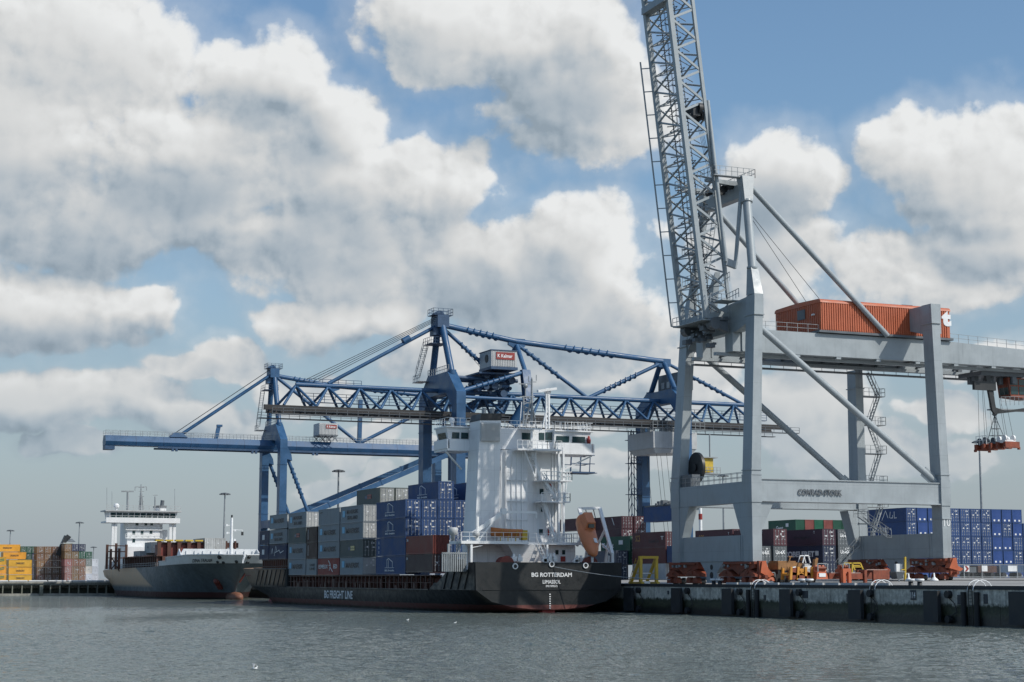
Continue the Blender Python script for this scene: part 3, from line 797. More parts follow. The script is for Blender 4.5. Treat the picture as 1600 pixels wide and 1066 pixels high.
b = MB(); b.bar(ca(78.6), cb(78.6), 1.3, 0.9); b.bar(ca(BB+0.4), cb(BB+0.4), 0.6, 0.7); b.bar(cb(BB+0.4), cd(BB+1.2), 0.5, 0.7); gpart('boom_end_beam', b)
b = MB()
for e in (0.55,): 
    g1 = lambda z: ca(z)+Vector((-1.2, 0.9, 0))
    b.tube(g1(BB), g1(72), 0.11, n=8)
    for i in range(12): b.bar(g1(BB+i*3.1), ca(BB+i*3.1), 0.12)
gpart('trolley_stop_rail', b)
b = MB()
for (dx, dy) in ((1.2,-1.3),(1.5,-1.9),(1.1,-2.8),(1.9,-3.3),(1.3,-4.0)): b.tube((0.5+dx,YF-6.1+dy,BB+1),(0.5+dx-46*0.118,YF-6.1+dy,BT-2),0.03,n=4)
gpart('boom_rope', b, M['dark'], kind='stuff')
b = MB(); b.ladder(chord(1.6, YN+8.0)(BB+1), chord(1.6, YN+8.0)(BT-1), 0.5, 0.5, 0.04, side=(0,1,0)); b.ladder(chord(2.6, YN+8.6)(BB+1), chord(2.6, YN+8.6)(BT-1), 0.5, 0.5, 0.04, side=(0,1,0)); gpart('boom_ladder', b, M['gray_dark'])
b = MB(); m = chord(3.2, YN+7.2)(64.5); b.box(m.x-0.9, m.x+0.1, m.y-1.1, m.y+1.0, m.z-0.7, m.z+0.7)
for e in (-0.9, 0.9): b.tube((m.x-0.2,m.y+e,m.z+0.3),(m.x+0.3,m.y+e,m.z+0.3),0.75,n=14); b.tube((m.x+0.4,m.y+e*0.6,m.z-0.5),(m.x+0.8,m.y+e*0.6,m.z-0.5),0.6,n=14)
gpart('sheave_block', b, M['dark'])
stay0 = cd(66.0)+Vector((0.5,0,0)); stay1 = Vector((AX-3.0, AY0+0.2, 44.3))
b = MB(); b.tube(stay0, stay1, 0.25, n=10); b.bar(stay1, (AX-1.5,AY0+0.2,43.9), 0.5, 0.9); gpart('forestay_link', b)
b = MB()
for i in range(4): b.tube((AX-3.5,AY0+2+i*0.35,AZ-0.3), chord(3.2, YN+6.4+i*0.3)(64.5), 0.03, n=4)
gpart('boom_hoist_rope', b, M['dark'], kind='stuff')
# hinge machinery and platforms around the boom foot
b = MB(); rr = random.Random(3)
for y in (YN+5.6, YF-6.0):
    b.tube((1.2,y-0.6,36.4),(1.2,y+0.6,36.4),0.75,n=14); b.prism([(3.1,0,35.4),(0.6,0,36.2),(1.2,0,37.2),(3.1,0,37.4)], (0,y-0.4,0), (0,y+0.4,0))
for i in range(26):
    x, y, z = rr.uniform(0.2,2.6), rr.uniform(YN+7,YF-7), rr.uniform(33.8,36.4); s = rr.uniform(.15,.5); b.box(x-s,x+s,y-s,y+s,z-s*.6,z+s*.6)
gpart('boom_hinge', b, M['gray_dark'])
b = MB(); b.box(-0.6, 3.0, YN+5.2, YF-5.4, 36.75, 36.85); b.rail([(-0.6,YF-5.4,36.85),(-0.6,YN+5.2,36.85)], 1.1, 1.2, .04)
b.rail([(3.2,YN+2.6,39.5),(3.2,YN+5.5,39.2),(0.8,YN+5.5,39.2)], 1.1, .8, .04); b.box(0.8,3.2,YN+2.6,YN+5.5,39.0,39.1); b.rail([(1.6,YN+2.0,41.3),(1.6,YN+3.9,41.0)],1.2,.5,.04); gpart('hinge_platform', b, M['gray'])
b = MB(); b.prism([(0,YF-1.5,37.9),(0,YF-5.5,37.6),(0,YF-6.8,44.3)], (lx+0.7,0,0), (lx+1.5,0,0)); gpart('mast_gusset', b)
# machine house
hx0, hx1, hy0, hy1, hz0, hz1 = 16.6, 36.9, GN-1.0, GF+2.2, 36.35, 40.0
b = MB(); n = 60
def ribs(axis, a0, a1, fixed, out, z0, z1, k, mb):
    for i in range(k):
        a = a0+(a1-a0)*i/k; c = a+(a1-a0)/k*0.5
        if axis == 'x': mb.prism([(a,fixed,z0),(c,fixed,z0),(c,fixed,z1),(a,fixed,z1)], (0,0,0), (0,out,0))
        else: mb.prism([(fixed,a,z0),(fixed,c,z0),(fixed,c,z1),(fixed,a,z1)], (0,0,0), (out,0,0))
b.box(hx0, hx1, hy0, hy1, hz0, hz1)
ribs('x', hx0+0.2, hx1-0.2, hy0, -0.09, hz0+0.1, hz1-0.05, 56, b); ribs('y', hy0+0.2, hy1-0.2, hx0, -0.06, hz0+0.1, hz1-0.05, 24, b); ribs('y', hy0+0.2, hy1-0.2, hx1, 0.06, hz0+0.1, hz1-0.05, 24, b)
mh = gpart('machine_house', b, M['house_orange'])
prof = [(0,hy0-0.12,hz1-0.02)] + [(0,hy0-0.12+0.5*(1-math.cos(t)),hz1-0.02+0.5*math.sin(t)) for t in (0.5,1.0,1.57)] + [(0,(hy0+hy1)/2,hz1+0.62)] + [(0,hy1+0.12-0.5*(1-math.cos(t)),hz1-0.02+0.5*math.sin(t)) for t in (1.57,1.0,0.5)] + [(0,hy1+0.12,hz1-0.02)]
b = MB(); b.prism(prof, (hx0-0.1,0,0), (hx1+0.1,0,0)); gpart('roof', b, M['house_orange'], mh)
b = MB(); b.box(hx0-0.16, hx0-0.065, hy0+3.6, hy0+5.4, hz0+1.9, hz0+3.2); gpart('louvre', b, M['gray_dark'], mh)
b = MB(); b.box(hx0-0.3, hx0-0.065, hy0+1.3, hy0+1.8, hz0+2.1, hz0+2.3); gpart('lamp', b, M['white_plain'], mh)
tp = W(1478.5, 498, y=hy0-0.1); lettering('t', (tp.x, hy0-0.1, tp.z), '-y', 1.55, 2.1, M['letter_white'], mh, bold=0.07, extrude=0.03)
b = MB(); b.box(hx0-0.4, hx1+0.4, hy0-0.2, hy1+0.2, 36.05, 36.34); gpart('house_base', b, M['gray_dark'], mh)
b = MB(); b.tube((30.0,hy0+1,hz1+0.3),(31.6,hy0+1,hz1+0.3),0.35,n=10); gpart('roof_vent', b, M['dark'], mh)
# trolley with operator's cabin
tx = 47.2
b = MB(); b.box(tx-3.5, tx+4, GN+1.4, GF-1.4, 32.0, 32.6)
for x in (tx-3.0, tx+3.4):
    for y in (GN+1.0, GF-1.0): b.tube((x,y-0.25,33.2),(x,y+0.25,33.2),0.35,n=14)
for i in range(16):
    x, y = rr.uniform(tx-3,tx+3.5), rr.uniform(GN+1.5,GF-1.5); s = rr.uniform(.2,.45); b.box(x-s,x+s,y-s,y+s,31.2-s*.5,32.0)
tr = gpart('trolley', b, M['gray_dark'])
b = MB()
b.prism([(tx-2.9,0,31.9),(tx-2.2,0,31.9),(tx-1.4,0,27.6),(tx+0.1,0,27.2),(tx+6,0,28.1),(tx+6.6,0,31.9),(tx+7.1,0,31.9),(tx+6.4,0,27.7),(tx-1.6,0,26.7),(tx-2.0,0,27.2)], (0,GN+1.2,0), (0,GN+1.6,0))
b.box(tx-5.0, tx-1.4, GN+1.0, GN+1.5, 29.9, 31.1); gpart('trolley_frame', b, M['dark'], tr)
b = MB(); b.rail([(tx-0.4,GN+1.3,27.9),(tx+5.6,GN+1.3,28.3)], 1.2, 0.8, 0.03); b.box(tx-1.2, tx+5.8, GN+1.7, GN+3.4, 27.4, 27.55); gpart('trolley_walkway', b, M['steel'], tr)
cab = MB(); cx0, cx1, cy0, cy1 = tx+1.2, tx+5.2, GN+1.7, GN+4.2
cab.hexa([(cx0+0.4,cy0,29.3),(cx1,cy0,29.0),(cx1,cy1,29.0),(cx0+0.4,cy1,29.3)], [(cx0,cy0,31.9),(cx1,cy0,31.9),(cx1,cy1,31.9),(cx0,cy1,31.9)])
cb_ = gpart('operator_cabin', cab, M['bogie'], tr)
b = MB()
for (x0, x1, z0, z1) in ((cx0+.35,cx0+1.65,30.9,31.7),(cx0+.45,cx0+1.65,29.6,30.7),(cx0+1.85,cx0+2.9,30.9,31.7),(cx0+1.85,cx0+2.9,29.6,30.7)): b.box(x0, x1, cy0-0.05, cy0-0.005, z0, z1)
b.face([(cx0+0.06,cy0+0.3,31.6),(cx0+0.34,cy0+0.3,29.6),(cx0+0.34,cy1-0.3,29.6),(cx0+0.06,cy1-0.3,31.6)])
gw = b.build('cabin_window', M['glass'], tr)
# spreader under the trolley: a separate load hanging on ropes
sp = thing('spreader', 'rusty orange spreader with sheaves hanging on ropes below the grey crane', 'spreader', (46.9, 192, 22.0))
scx, sz, scy = 48.3, 22.2, 192.0
b = MB()
for e in (-0.55, 0.55): b.box(scx-1.0+e-.12, scx-1.0+e+.12, scy-3.1, scy+3.1, sz, sz+0.6)
for y in (-3.1, -1.5, 0, 1.5, 3.1): b.box(scx-2.2, scx+0.2, scy+y-0.22, scy+y+0.22, sz-0.15, sz+0.7)
for y in (-3.1, 3.1):
    for x in (-2.2, 0.2): b.box(scx+x-.15, scx+x+.15, scy+y-.15, scy+y+.15, sz-0.35, sz)
b.build('frame', M['bogie'], sp)
for y, m_ in ((-2.6, 'white_plain'), (1.6, 'gray_dark')):
    b = MB()
    for x in (-1.7, -0.3):
        b.tube((scx+x-.12,scy+y,sz+1.2),(scx+x+.12,scy+y,sz+1.2),0.44,n=16); b.tube((scx+x-.12,scy+y+1.2,sz+1.15),(scx+x+.12,scy+y+1.2,sz+1.15),0.4,n=16)
    b.box(scx-1.9,scx-.1,scy+y-.3,scy+y+1.3,sz+.6,sz+1.0); b.build('sheave_pair', M[m_], sp)
b = MB(); b.tube((scx-1,scy,sz+.6),(scx-1,scy,sz+0.9),.9,n=14)
top = Vector((scx-1,scy+.2,sz+4.6))
for x, y in ((-1,-.8),(1,-.8),(1,.8),(-1,.8)): b.tube((scx-1+x,scy+y,sz+.8), top, 0.05, n=5)
for k in (.25,.5,.75):
    cs = [Vector((scx-1+x,scy+y,sz+.8)).lerp(top,k) for x,y in ((-1,-.8),(1,-.8),(1,.8),(-1,.8))]
    for i in range(4): b.tube(cs[i], cs[(i+1)%4], .035, n=4)
b.lathe(top-Vector((0,0,.1)), [(.2,0),(.4,.25),(.4,.3)], 10); b.build('cable_basket', M['gray_dark'], sp)
b = MB(); b.rail([(scx-2.1,scy+.8,sz+.6),(scx-2.1,scy+3,sz+.6)],1.2,.8,.04); b.build('handrail', M['white_plain'], sp)
b = MB()
for x in (-1.7, -0.3):
    for y in (-2.6, -1.4, 1.6, 2.8): b.tube((scx+x,scy+y,sz+1.5),(scx+x*.6-1.2,scy+y*.72,32.0),0.03,n=4)
b.tube(top,(scx-1,scy+.4,32),0.05,n=4); b.build('hoist_rope', M['dark'], sp)
# cable reel beside the far leg
b = MB(); b.tube((XA+1.0,YF-2.6,18.9),(XA+1.4,YF-2.6,18.9),2.0,n=28); b.tube((XA+.8,YF-2.6,18.9),(XA+1.6,YF-2.6,18.9),0.5,n=12); gpart('cable_reel', b, M['dark'])
b = MB(); b.box(XA-0.4,XA+.8,YF-4.2,YF-1.3,16.35,17.9); gpart('reel_housing', b, M['gray_dark'])
# ---------------------------------------------------------------- two blue gantry cranes further along the quay
B_ = M['blue']; XW, XL = 3.0, 48.0
def spiral(b, p, q, r, k0, k1, turns):
    p, q = vec(p), vec(q); d = q-p; a, c = b._frame(d, (0,0,1)); n = int(turns*8)
    pts = []
    for i in range(n+1):
        k = k0+(k1-k0)*i/n; t = 2*math.pi*turns*i/n
        pts.append(p+d*k+(a*math.cos(t)+c*math.sin(t))*(r*1.18))
    for u, v in zip(pts, pts[1:]): b.bar(u, v, 0.16, 0.28)
def stube(p, q, r, k0=None, k1=None, turns=5, n=12):
    b = MB(); b.tube(p, q, r, n=n)
    if k0 is not None: spiral(b, p, q, r, k0, k1, turns)
    return b
def blue_crane(near, far, label, truss):
    yc = (near+far)/2
    cr = thing('container_crane', label, 'crane', (XW, yc, QZ), 'blue container cranes')
    def part(name, b, mat=B_, parent=cr, **k): return b.build(name, mat, parent, **k)
    ztop = 37.0
    for x in (XW, XL):
        for y in (near, far):
            b = MB(); b.box(x-0.85, x+0.85, y-1.22, y+1.22, 6.2, ztop-.02)
            for z in (20.0, 31.0): b.box(x-0.93, x+0.93, y-1.33, y+1.33, z, z+0.12)
            part('leg', b)
        b = MB(); b.box(x-0.8, x+0.8, near+1.26, far-1.26, 7.0, 9.2); b.box(x-0.8, x+0.8, near+1.26, far-1.26, 16.5, 18.3); part('sill_beam', b)
        for y in (near, far):
            b = MB()
            b.prism([(x,y-3.4,6.19),(x,y+3.4,6.19),(x,y+4.0,4.9),(x,y-4.0,4.9)], (-0.6,0,0), (0.6,0,0)); bo = part('bogie', b, M['blue_dark'])
            for yy in (-3, -1, 1, 3):
                w = MB(); w.tube((x-.3,y+yy,4.2),(x+.3,y+yy,4.2),.45,n=12); part('wheel', w, M['dark'], bo)
        # haunched plate beam above the legs
        zt = 41.0 if x == XW else 39.8
        b = MB()
        b.prism([(0,near-1.25,ztop),(0,near+3.3,zt),(0,far-3.3,zt),(0,far+1.25,ztop),(0,far+1.25,ztop-2.2),(0,far-1.4,ztop-2.2),(0,far-4.0,37.2),(0,near+4.0,37.2),(0,near+1.4,ztop-2.2),(0,near-1.25,ztop-2.2)], (x-0.88,0,0), (x+0.88,0,0))
        part('plate_beam', b)
    apex = Vector((XW-0.4, yc, 51.0 if truss else 54.0)); an = Vector((XL, yc, 45.6 if truss else 49.5))
    for a, x, yy in ((apex, XW, 1), (an, XL, 1)):
        for y, s in ((near+3.4, -1), (far-3.4, 1)):
            b = MB(); b.tube((x, y, 40.6 if x == XW else 39.6), a+Vector((0, s*0.9, -0.6)), 0.62 if x == XW else 0.5, n=14); b.tube((x,y,40.5 if x == XW else 39.5),(x,y,41.3 if x == XW else 40.1),0.8,n=14); part('mast_tube', b)
    b = MB(); b.box(apex.x-1.1, apex.x+1.1, yc-1.8, yc+1.8, apex.z-1.6, apex.z+0.6); b.box(apex.x-1.6, apex.x+0.9, yc-1.0, yc+1.0, apex.z-3.0, apex.z-1.6)
    for e in (-1.0, 0, 1.0): b.tube((apex.x-0.4,yc+e-.15,apex.z+.7),(apex.x-0.4,yc+e+.15,apex.z+.7),0.8,n=14)
    part('mast_head', b, M['blue_dark'] if truss else B_)
    b = MB(); z = apex.z+0.65; b.box(apex.x-1.8,apex.x+1.9,yc-1.5,yc+1.5,z,z+.08); b.rail([(apex.x-1.8,yc-1.5,z),(apex.x+1.9,yc-1.5,z),(apex.x+1.9,yc+1.5,z),(apex.x-1.8,yc+1.5,z),(apex.x-1.8,yc-1.5,z)],1.2,1.0,.04)
    z = apex.z-4.6; b.box(apex.x-2.3,apex.x+1.0,yc-1.6,yc+2.4,z,z+.1); b.rail([(apex.x-2.3,yc-1.6,z),(apex.x-2.3,yc+2.4,z)],1.2,.9,.04); b.rail([(apex.x-2.3,yc-1.6,z),(apex.x+1.0,yc-1.6,z)],1.2,.9,.04)
    part('head_platform', b, M['blue_dark'])
    b = MB(); b.stairs((XW-2.0,far-1.0,41.2),(XW-2.2,yc+2.5,apex.z-4.7),(1,0,0),0.9,.06); b.rail([(XW-2.6,far-0.4,40.2),(XW-2.6,far-3.6,40.2)],1.2,.8,.05); b.box(XW-2.8,XW-0.9,far-4,far-.4,40.1,40.2)
    b.rail([(XW-0.7,near+3.1,41.0),(XW-0.7,far-3.1,41.0)],1.2,1.0,.05); part('mast_stairs', b, M['steel'])
    mid = Vector((17.6, yc, 47.8 if truss else 51.2))
    # ties along the top
    part('top_tie', stube(apex+Vector((0.9,0,-1.0)), mid, 0.52, 0.30, 0.74, 5))
    part('top_tie', stube(mid, an, 0.52, 0.32, 0.66, 6))
    b = MB()
    for c in (mid, an): b.prism([(c.x-1.6,0,c.z+.55),(c.x+1.7,0,c.z+.5),(c.x+1.7,0,c.z-.9),(c.x,0,c.z-1.5),(c.x-1.6,0,c.z-.7)], (0,yc-.3,0), (0,yc+.3,0))
    part('node_plate', b)
    if truss:
        zb, zt, hw = 33.6, 37.9, 3.0
        x0, x1 = -30.6, 73.6
        b = MB(); b.tube((-24.2,yc,zt+.1),(XL+21,yc,zt),0.42,n=12); part('top_chord', b)
        for y in (yc-hw, yc+hw):
            b = MB(); b.box(x0+(0 if y<yc else 2),x1,y-.3,y+.3,zb-.32,zb+.38); b.box(x0+(0 if y<yc else 2),x1,y-.45,y+.45,zb-.46,zb-.33); part('runway_beam', b, M['rail'])
        b = MB(); p = 5.85; n = int((XL+21+24.2)/p)
        for i in range(n+1):
            xt = -24.2+i*p
            for s in (-1, 1):
                for e in (-1, 1):
                    xb = xt+e*p/2
                    if x0 < xb < x1: b.tube((xt,yc,zt-.1),(xb,yc+s*hw,zb+.4),0.24,n=8)
        for i in range(-5, 13): b.tube((i*p+1.1,yc-hw,zb),(i*p+1.1,yc+hw,zb),.16,n=6)
        part('truss_web', b, kind='stuff')
        b = MB(); b.box(x0+1,x1+1.6,yc-hw-1.9,yc-hw-.8,zb-1.35,zb-1.2); b.rail([(x0+1,yc-hw-1.9,zb-1.2),(x1+1.6,yc-hw-1.9,zb-1.2)],1.0,1.9,.045)
        b.box(x0+1,x1+1.6,yc+hw+.8,yc+hw+1.9,zb-1.35,zb-1.2); b.rail([(x0+1,yc+hw+1.9,zb-1.2),(x1+1.6,yc+hw+1.9,zb-1.2)],1.0,1.9,.045); part('walkway', b, M['gray_dark'])
        b = MB(); b.rail([(x0+8,yc+1.2,zb+1.6),(x1-2,yc+1.2,zb+1.6)],1.5,2.0,.05,mid=3); b.box(x0+8,x1-2,yc+1.1,yc+1.9,zb+1.5,zb+1.6)
        b.rail([(-22,yc+.6,zt+.3),(-12,yc+.6,zt+.3)],1.0,1.4,.05); part('upper_walkway', b, M['blue_dark'])
        # forestay and ropes
        t0 = Vector((-18.3, yc, zt+.5))
        b = MB(); b.tube(apex+Vector((-1,0,-1.4)), t0, .34, n=10); b.tube(apex.lerp(t0,.28)+Vector((0,0,-.1)), apex.lerp(t0,.34)+Vector((0,0,-.1)), .6, n=10); part('forestay', b)
        b = MB()
        for i, e in enumerate((-.8,-.3,.3,.8)): b.tube(apex+Vector((-1,e,.3-.25*i)), (-22.5+i*.9,yc+e,zt+1.0), .05, n=4)
        part('boom_hoist_rope', b, M['dark'], kind='stuff')
        # V braces of the upper truss
        v = Vector((32.2, yc, zt)); part('upper_brace', stube(mid+Vector((.6,0,-.8)), v, .34, .08, .6, 6)); part('upper_brace', stube(an+Vector((-.8,0,-.6)), v, .36, .3, .8, 7))
        part('upper_brace', stube(apex+Vector((.9,0,-1.8)), (13.6,yc,41.2), .34, .3, .8, 6)); part('upper_brace', stube(an+Vector((1,0,-.3)), (66,yc,zt), .32, .3, .75, 6))
        b = MB()
        for e in (-.4,.5): b.tube(apex+Vector((1,e,-1.6)), (11+e,yc,42.6), .04, n=4)
        part('rope', b, M['dark'])
        # second frame carrying the winch cabin
        for s in (-1, 1):
            y = yc+s*4.6
            b = MB(); b.tube(mid+Vector((0,s*.3,-.8)), (17.4,y,41.8), .42, n=10); part('frame_tube', b)
            b = MB(); b.prism([(0,y-.6,42.0),(0,y+.6,42.0),(0,y+s*1.4+.7,36.2),(0,y+s*1.4-.9,36.2)], (16.6,0,0), (18.2,0,0)); b.tube((17.4,y+s*1.4,36.6),(14.8,y+s*.4,31.8),.95,n=14); part('frame_leg', b)
            b = MB(); b.tube((XW+.9,near if s<0 else far,37.3),(17.2,y,41.6),.36,n=12); spiral(b,(XW+.9,near if s<0 else far,37.3),(17.2,y,41.6),.36,.2,.75,6); part('frame_strut', b)
            b = MB(); b.tube((XW+.9,near+.3 if s<0 else far-.3,36.2),(17.0,y+s*1.2,36.4),.3,n=10); part('frame_strut', b)
        b = MB(); b.tube((XW+.9,yc-2,40.4),(17,yc-2,40.2),.34,n=10); b.tube((XW+.9,yc+2,40.4),(17,yc+2,40.2),.34,n=10); part('frame_strut', b, M['blue_dark'])
        b = MB(); rr2 = random.Random(5)
        for i in range(34):
            x, y, z = rr2.uniform(9,16.4), rr2.uniform(yc-4,yc+4), rr2.uniform(37.6,41.0); s = rr2.uniform(.3,.9); b.tube((x,y-s,z),(x,y+s,z),s*.8,n=10)
        b.box(8.5,16.8,yc-4.5,yc+4.5,41.0,41.3); b.tube((16,yc+3,38.5),(6.5,yc+2,34.2),.9,n=12); part('winch_gear', b, M['blue_dark'])
        kx0, kx1, ky0, ky1, kz = 10.2, 15.2, yc-6.0, yc-.4, 42.2
        b = MB(); b.box(kx0,kx1,ky0,ky1,kz,kz+2.9); ribs('x',kx0+.2,kx1-.2,ky0,-.08,kz+.1,kz+2.7,14,b); k = part('winch_cabin', b, M['tin'])
        b = MB(); b.box(kx0-.12,kx1+.12,ky0-.15,ky1+.15,kz+2.9,kz+3.05); b.box(kx0-.1,kx1+.1,ky0-.15,ky1+.1,kz-.5,kz-.01); part('cabin_base', b, M['blue_dark'], k)
        b = MB(); b.box(kx0+.9,kx1-.5,ky0-.16,ky0-.1,kz+1.3,kz+2.6); s_ = part('sign', b, M['letter_red'], k); lettering('K Kalmar', (kx0+2.6,ky0-.16,kz+1.95),'-y',2.9,.62,M['letter_white'],s_,bold=.02)
        b = MB(); b.tube((kx0-.1,ky0+2.2,kz+1.6),(kx0-.01,ky0+2.2,kz+1.6),.75,n=16); part('fan', b, M['dark'], k)
        # machine house over the landside legs
        b = MB(); b.hexa([(XL+1.2,near+4.4,39.9),(XL+4.4,near+4.4,39.9),(XL+4.4,far-4.4,39.9),(XL+1.2,far-4.4,39.9)],[(XL+1.2,near+4.4,43.2),(XL+4.4,near+4.4,43.2),(XL+4.4,far-4.4,43.2),(XL+1.2,far-4.4,43.2)])
        k = part('machine_house', b, M['gray_dark'])
        b = MB()
        for y in (near+5.4, near+7.6, near+9.8): b.box(XL+1.05,XL+1.19,y,y+1.1,40.5,41.7)
        part('vent', b, M['tin'], k)
        # trolley, its big counter-box and the yellow driver's cab
        b = MB(); b.box(XL-4.8,XL+4.4,yc-5.2,yc+5.2,28.6,31.7); b.hexa([(XL-4.2,yc-4.8,27.6),(XL+3.8,yc-4.8,27.9),(XL+3.8,yc+4,27.9),(XL-4.2,yc+4,27.6)],[(XL-4.7,yc-5.1,28.58),(XL+4.3,yc-5.1,28.58),(XL+4.3,yc+5,28.58),(XL-4.7,yc+5,28.58)]); part('trolley_box', b, M['tin'])
        b = MB(); b.rail([(XL-5,yc-5.4,31.75),(XL+6,yc-5.4,31.75)],1.2,1.0,.05); b.rail([(XL-5,yc-5.4,33.0),(XL+6,yc-5.4,33.0)],1.2,1.0,.05)
        for i in range(14):
            x, y = rr2.uniform(XL-4.5,XL+5), rr2.uniform(yc-5,yc+4); s = rr2.uniform(.25,.6); b.box(x-s,x+s,y-s,y+s,31.75,32.4+s)
        part('trolley_gear', b, M['steel'])
        b = MB(); b.box(XL+1.4,XL+3.7,near-4.0,near-1.4,23.8,26.4); k = part('driver_cab', b, M['yellow'])
        b = MB(); b.box(XL+1.0,XL+4.4,near-4.5,near-1.4,26.41,26.6); b.rail([(XL+.6,near-4.5,23.6),(XL+4.9,near-4.5,23.6)],1.1,.7,.05); b.box(XL+.6,XL+4.9,near-4.6,near-1.4,23.5,23.6); b.tube((XL+3.6,near-3,26.6),(XL+3.6,near-3,31),.15,n=6); part('cab_platform', b, M['steel'], k)
        b = MB()
        for x, y in ((XL-3.6,yc-4),(XL-1.5,yc-4),(XL+1,yc+3),(XL-2,yc+3)): b.tube((x,y,28),(x+2.2,y+.3,8),.04,n=4)
        part('hoist_rope', b, M['dark'])
        b = MB(); p, q = W(886,712,y=yc), W(916,739,y=yc)
        for x in (p.x,(p.x+q.x)/2,q.x):
            for y in (yc-2,yc+2): b.bar((x,y,p.z+1.6),(x-.3,y,q.z),.14)
        for z in (p.z,(p.z+q.z)/2,q.z): b.bar((p.x,yc-2,z),(q.x+.8,yc-2,z),.14); b.bar((p.x,yc+2,z),(q.x+.8,yc+2,z),.14); b.bar((q.x,yc-2,z),(q.x,yc+2,z),.14)
        b.box(p.x,q.x+1.2,yc-2.2,yc+2.2,q.z-.2,q.z-.08); part('service_cage', b, M['blue_dark'])
        # lift mast beside the far landside leg
        b = MB()
        for dx, dy in ((-1.6,-.6),(-2.8,-.6),(-1.6,.7),(-2.8,.7)): b.bar((XL+dx,far+dy,9),(XL+dx,far+dy,33),.14)
        for i in range(12):
            z = 9+i*2
            b.bar((XL-1.6,far-.6,z),(XL-2.8,far-.6,z+2),.09); b.bar((XL-2.8,far+.7,z),(XL-2.8,far-.6,z+2),.09)
        for z in (14,20.5,26.5,31): b.box(XL-3.3,XL-.9,far-1.3,far+1.2,z,z+.1); b.rail([(XL-3.3,far-1.3,z),(XL-.9,far-1.3,z)],1.1,.8,.05)
        part('lift_mast', b, M['blue_dark'])
        b = MB(); b.box(XW+2.0,XW+2.9,far-8,far-6.5,22,29); b.box(XW+1.6,XW+3.4,near+2,near+4,21,21.15); part('cable_box', b, M['blue_dark'])
    else:
        # box boom with sloping upper faces
        zb, x0, x1 = 35.0, -37.2, 74.0
        prof = [(0,yc-1.7,zb),(0,yc+1.7,zb),(0,yc+2.1,zb+.9),(0,yc+1.3,zb+2.3),(0,yc-1.3,zb+2.3),(0,yc-2.1,zb+.9)]
        b = MB(); b.prism(prof, (x0,0,0), (XW+2,0,0)); part('boom', b)
        b = MB(); b.prism(prof, (XW+2.05,0,0), (x1,0,0)); part('girder', b)
        b = MB(); x = x0+7
        while x < x1:
            b.prism([(v[0],(v[1]-yc)*1.015+yc,(v[2]-zb-1.1)*1.02+zb+1.1) for v in prof], (x,0,0), (x+.12,0,0)); x += 6.4
        b.box(x0+12,x1,yc-2.6,yc-2.15,zb-.5,zb-.1); b.box(x0+12,x1,yc+2.15,yc+2.6,zb-.5,zb-.1); b.box(x0,x0+2.2,yc-1.6,yc+1.6,zb-1.0,zb-.02)
        for x in (-22.0, -3.0, 12.0): b.box(x,x+.5,yc-2.6,yc-2.0,zb-1.1,zb-.5); b.box(x+.9,x+1.4,yc-2.6,yc-2.0,zb-1.1,zb-.5)
        part('rail_seat', b, M['blue_dark'])
        b = MB(); b.rail([(x0,yc-1.4,zb+2.3),(x1,yc-1.4,zb+2.3)],1.15,1.7,.05); b.rail([(x0,yc+1.4,zb+2.3),(x1,yc+1.4,zb+2.3)],1.15,1.7,.05); part('handrail', b, M['steel'])
        t0 = Vector((-20.3, yc, zb+2.4))
        b = MB()
        for e in (-1.0,1.0): b.tube(apex+Vector((-.9,e,-1.0)), t0+Vector((0,e,0)), .34, n=10)
        part('forestay', b)
        b = MB()
        for e in (-.5,-.2,.3,.6): b.tube(apex+Vector((-1,e,.3)), t0+Vector((-1.0,e,.6)), .05, n=4)
        part('boom_hoist_rope', b, M['dark'], kind='stuff')
        b = MB(); b.hexa([(t0.x-2,yc-1.6,zb+2.3),(t0.x+2.2,yc-1.6,zb+2.3),(t0.x+2.2,yc+1.6,zb+2.3),(t0.x-2,yc+1.6,zb+2.3)],[(t0.x-.8,yc-1.4,zb+3.4),(t0.x+.9,yc-1.4,zb+3.4),(t0.x+.9,yc+1.4,zb+3.4),(t0.x-.8,yc+1.4,zb+3.4)]); b.bar((-11,yc,zb+2.3),(-10.4,yc,zb+5.4),.9,.5); b.box(-10.9,-9.6,yc-.4,yc+.4,zb+5.2,zb+5.7); part('stay_bracket', b)
        v = Vector((24.6, yc, zb+2.3))
        part('upper_brace', stube(apex+Vector((1,0,-1.4)), v, .42)); part('upper_brace', stube(an+Vector((-1,0,-.6)), v, .42))
        b = MB(); b.bar(v, v+Vector((.2,0,10.8)), .9, 1.0); part('post', b)
        b = MB(); b.tube(apex+Vector((1,0,-1.0)), mid, .4, n=10); part('top_tie', b)
        # cabin on a lattice stand
        kx0, kz, y0 = 13.4, 38.9, yc-3.4
        b = MB(); b.box(kx0,kx0+4.6,y0,y0+5,kz,kz+2.8); ribs('x',kx0+.2,kx0+4.4,y0,-.08,kz+.1,kz+2.6,12,b); k = part('winch_cabin', b, M['tin'])
        b = MB(); b.box(kx0+1.6,kx0+4.3,y0-.15,y0-.1,kz+1.5,kz+2.4); s_ = part('sign', b, M['letter_red'], k); lettering('K Kalmar',(kx0+2.95,y0-.15,kz+1.95),'-y',2.3,.5,M['letter_white'],s_,bold=.02)
        b = MB()
        for yy in (y0,y0+5):
            for i in range(3):
                a = kx0+i*1.6; b.bar((a,yy,zb+2.3),(a+1.5,yy,kz),.14); b.bar((a+1.5,yy,zb+2.3),(a,yy,kz),.14)
        b.box(kx0,kx0+4.6,y0,y0+5,kz-.3,kz-.01); part('cabin_stand', b, M['gray_dark'], k)
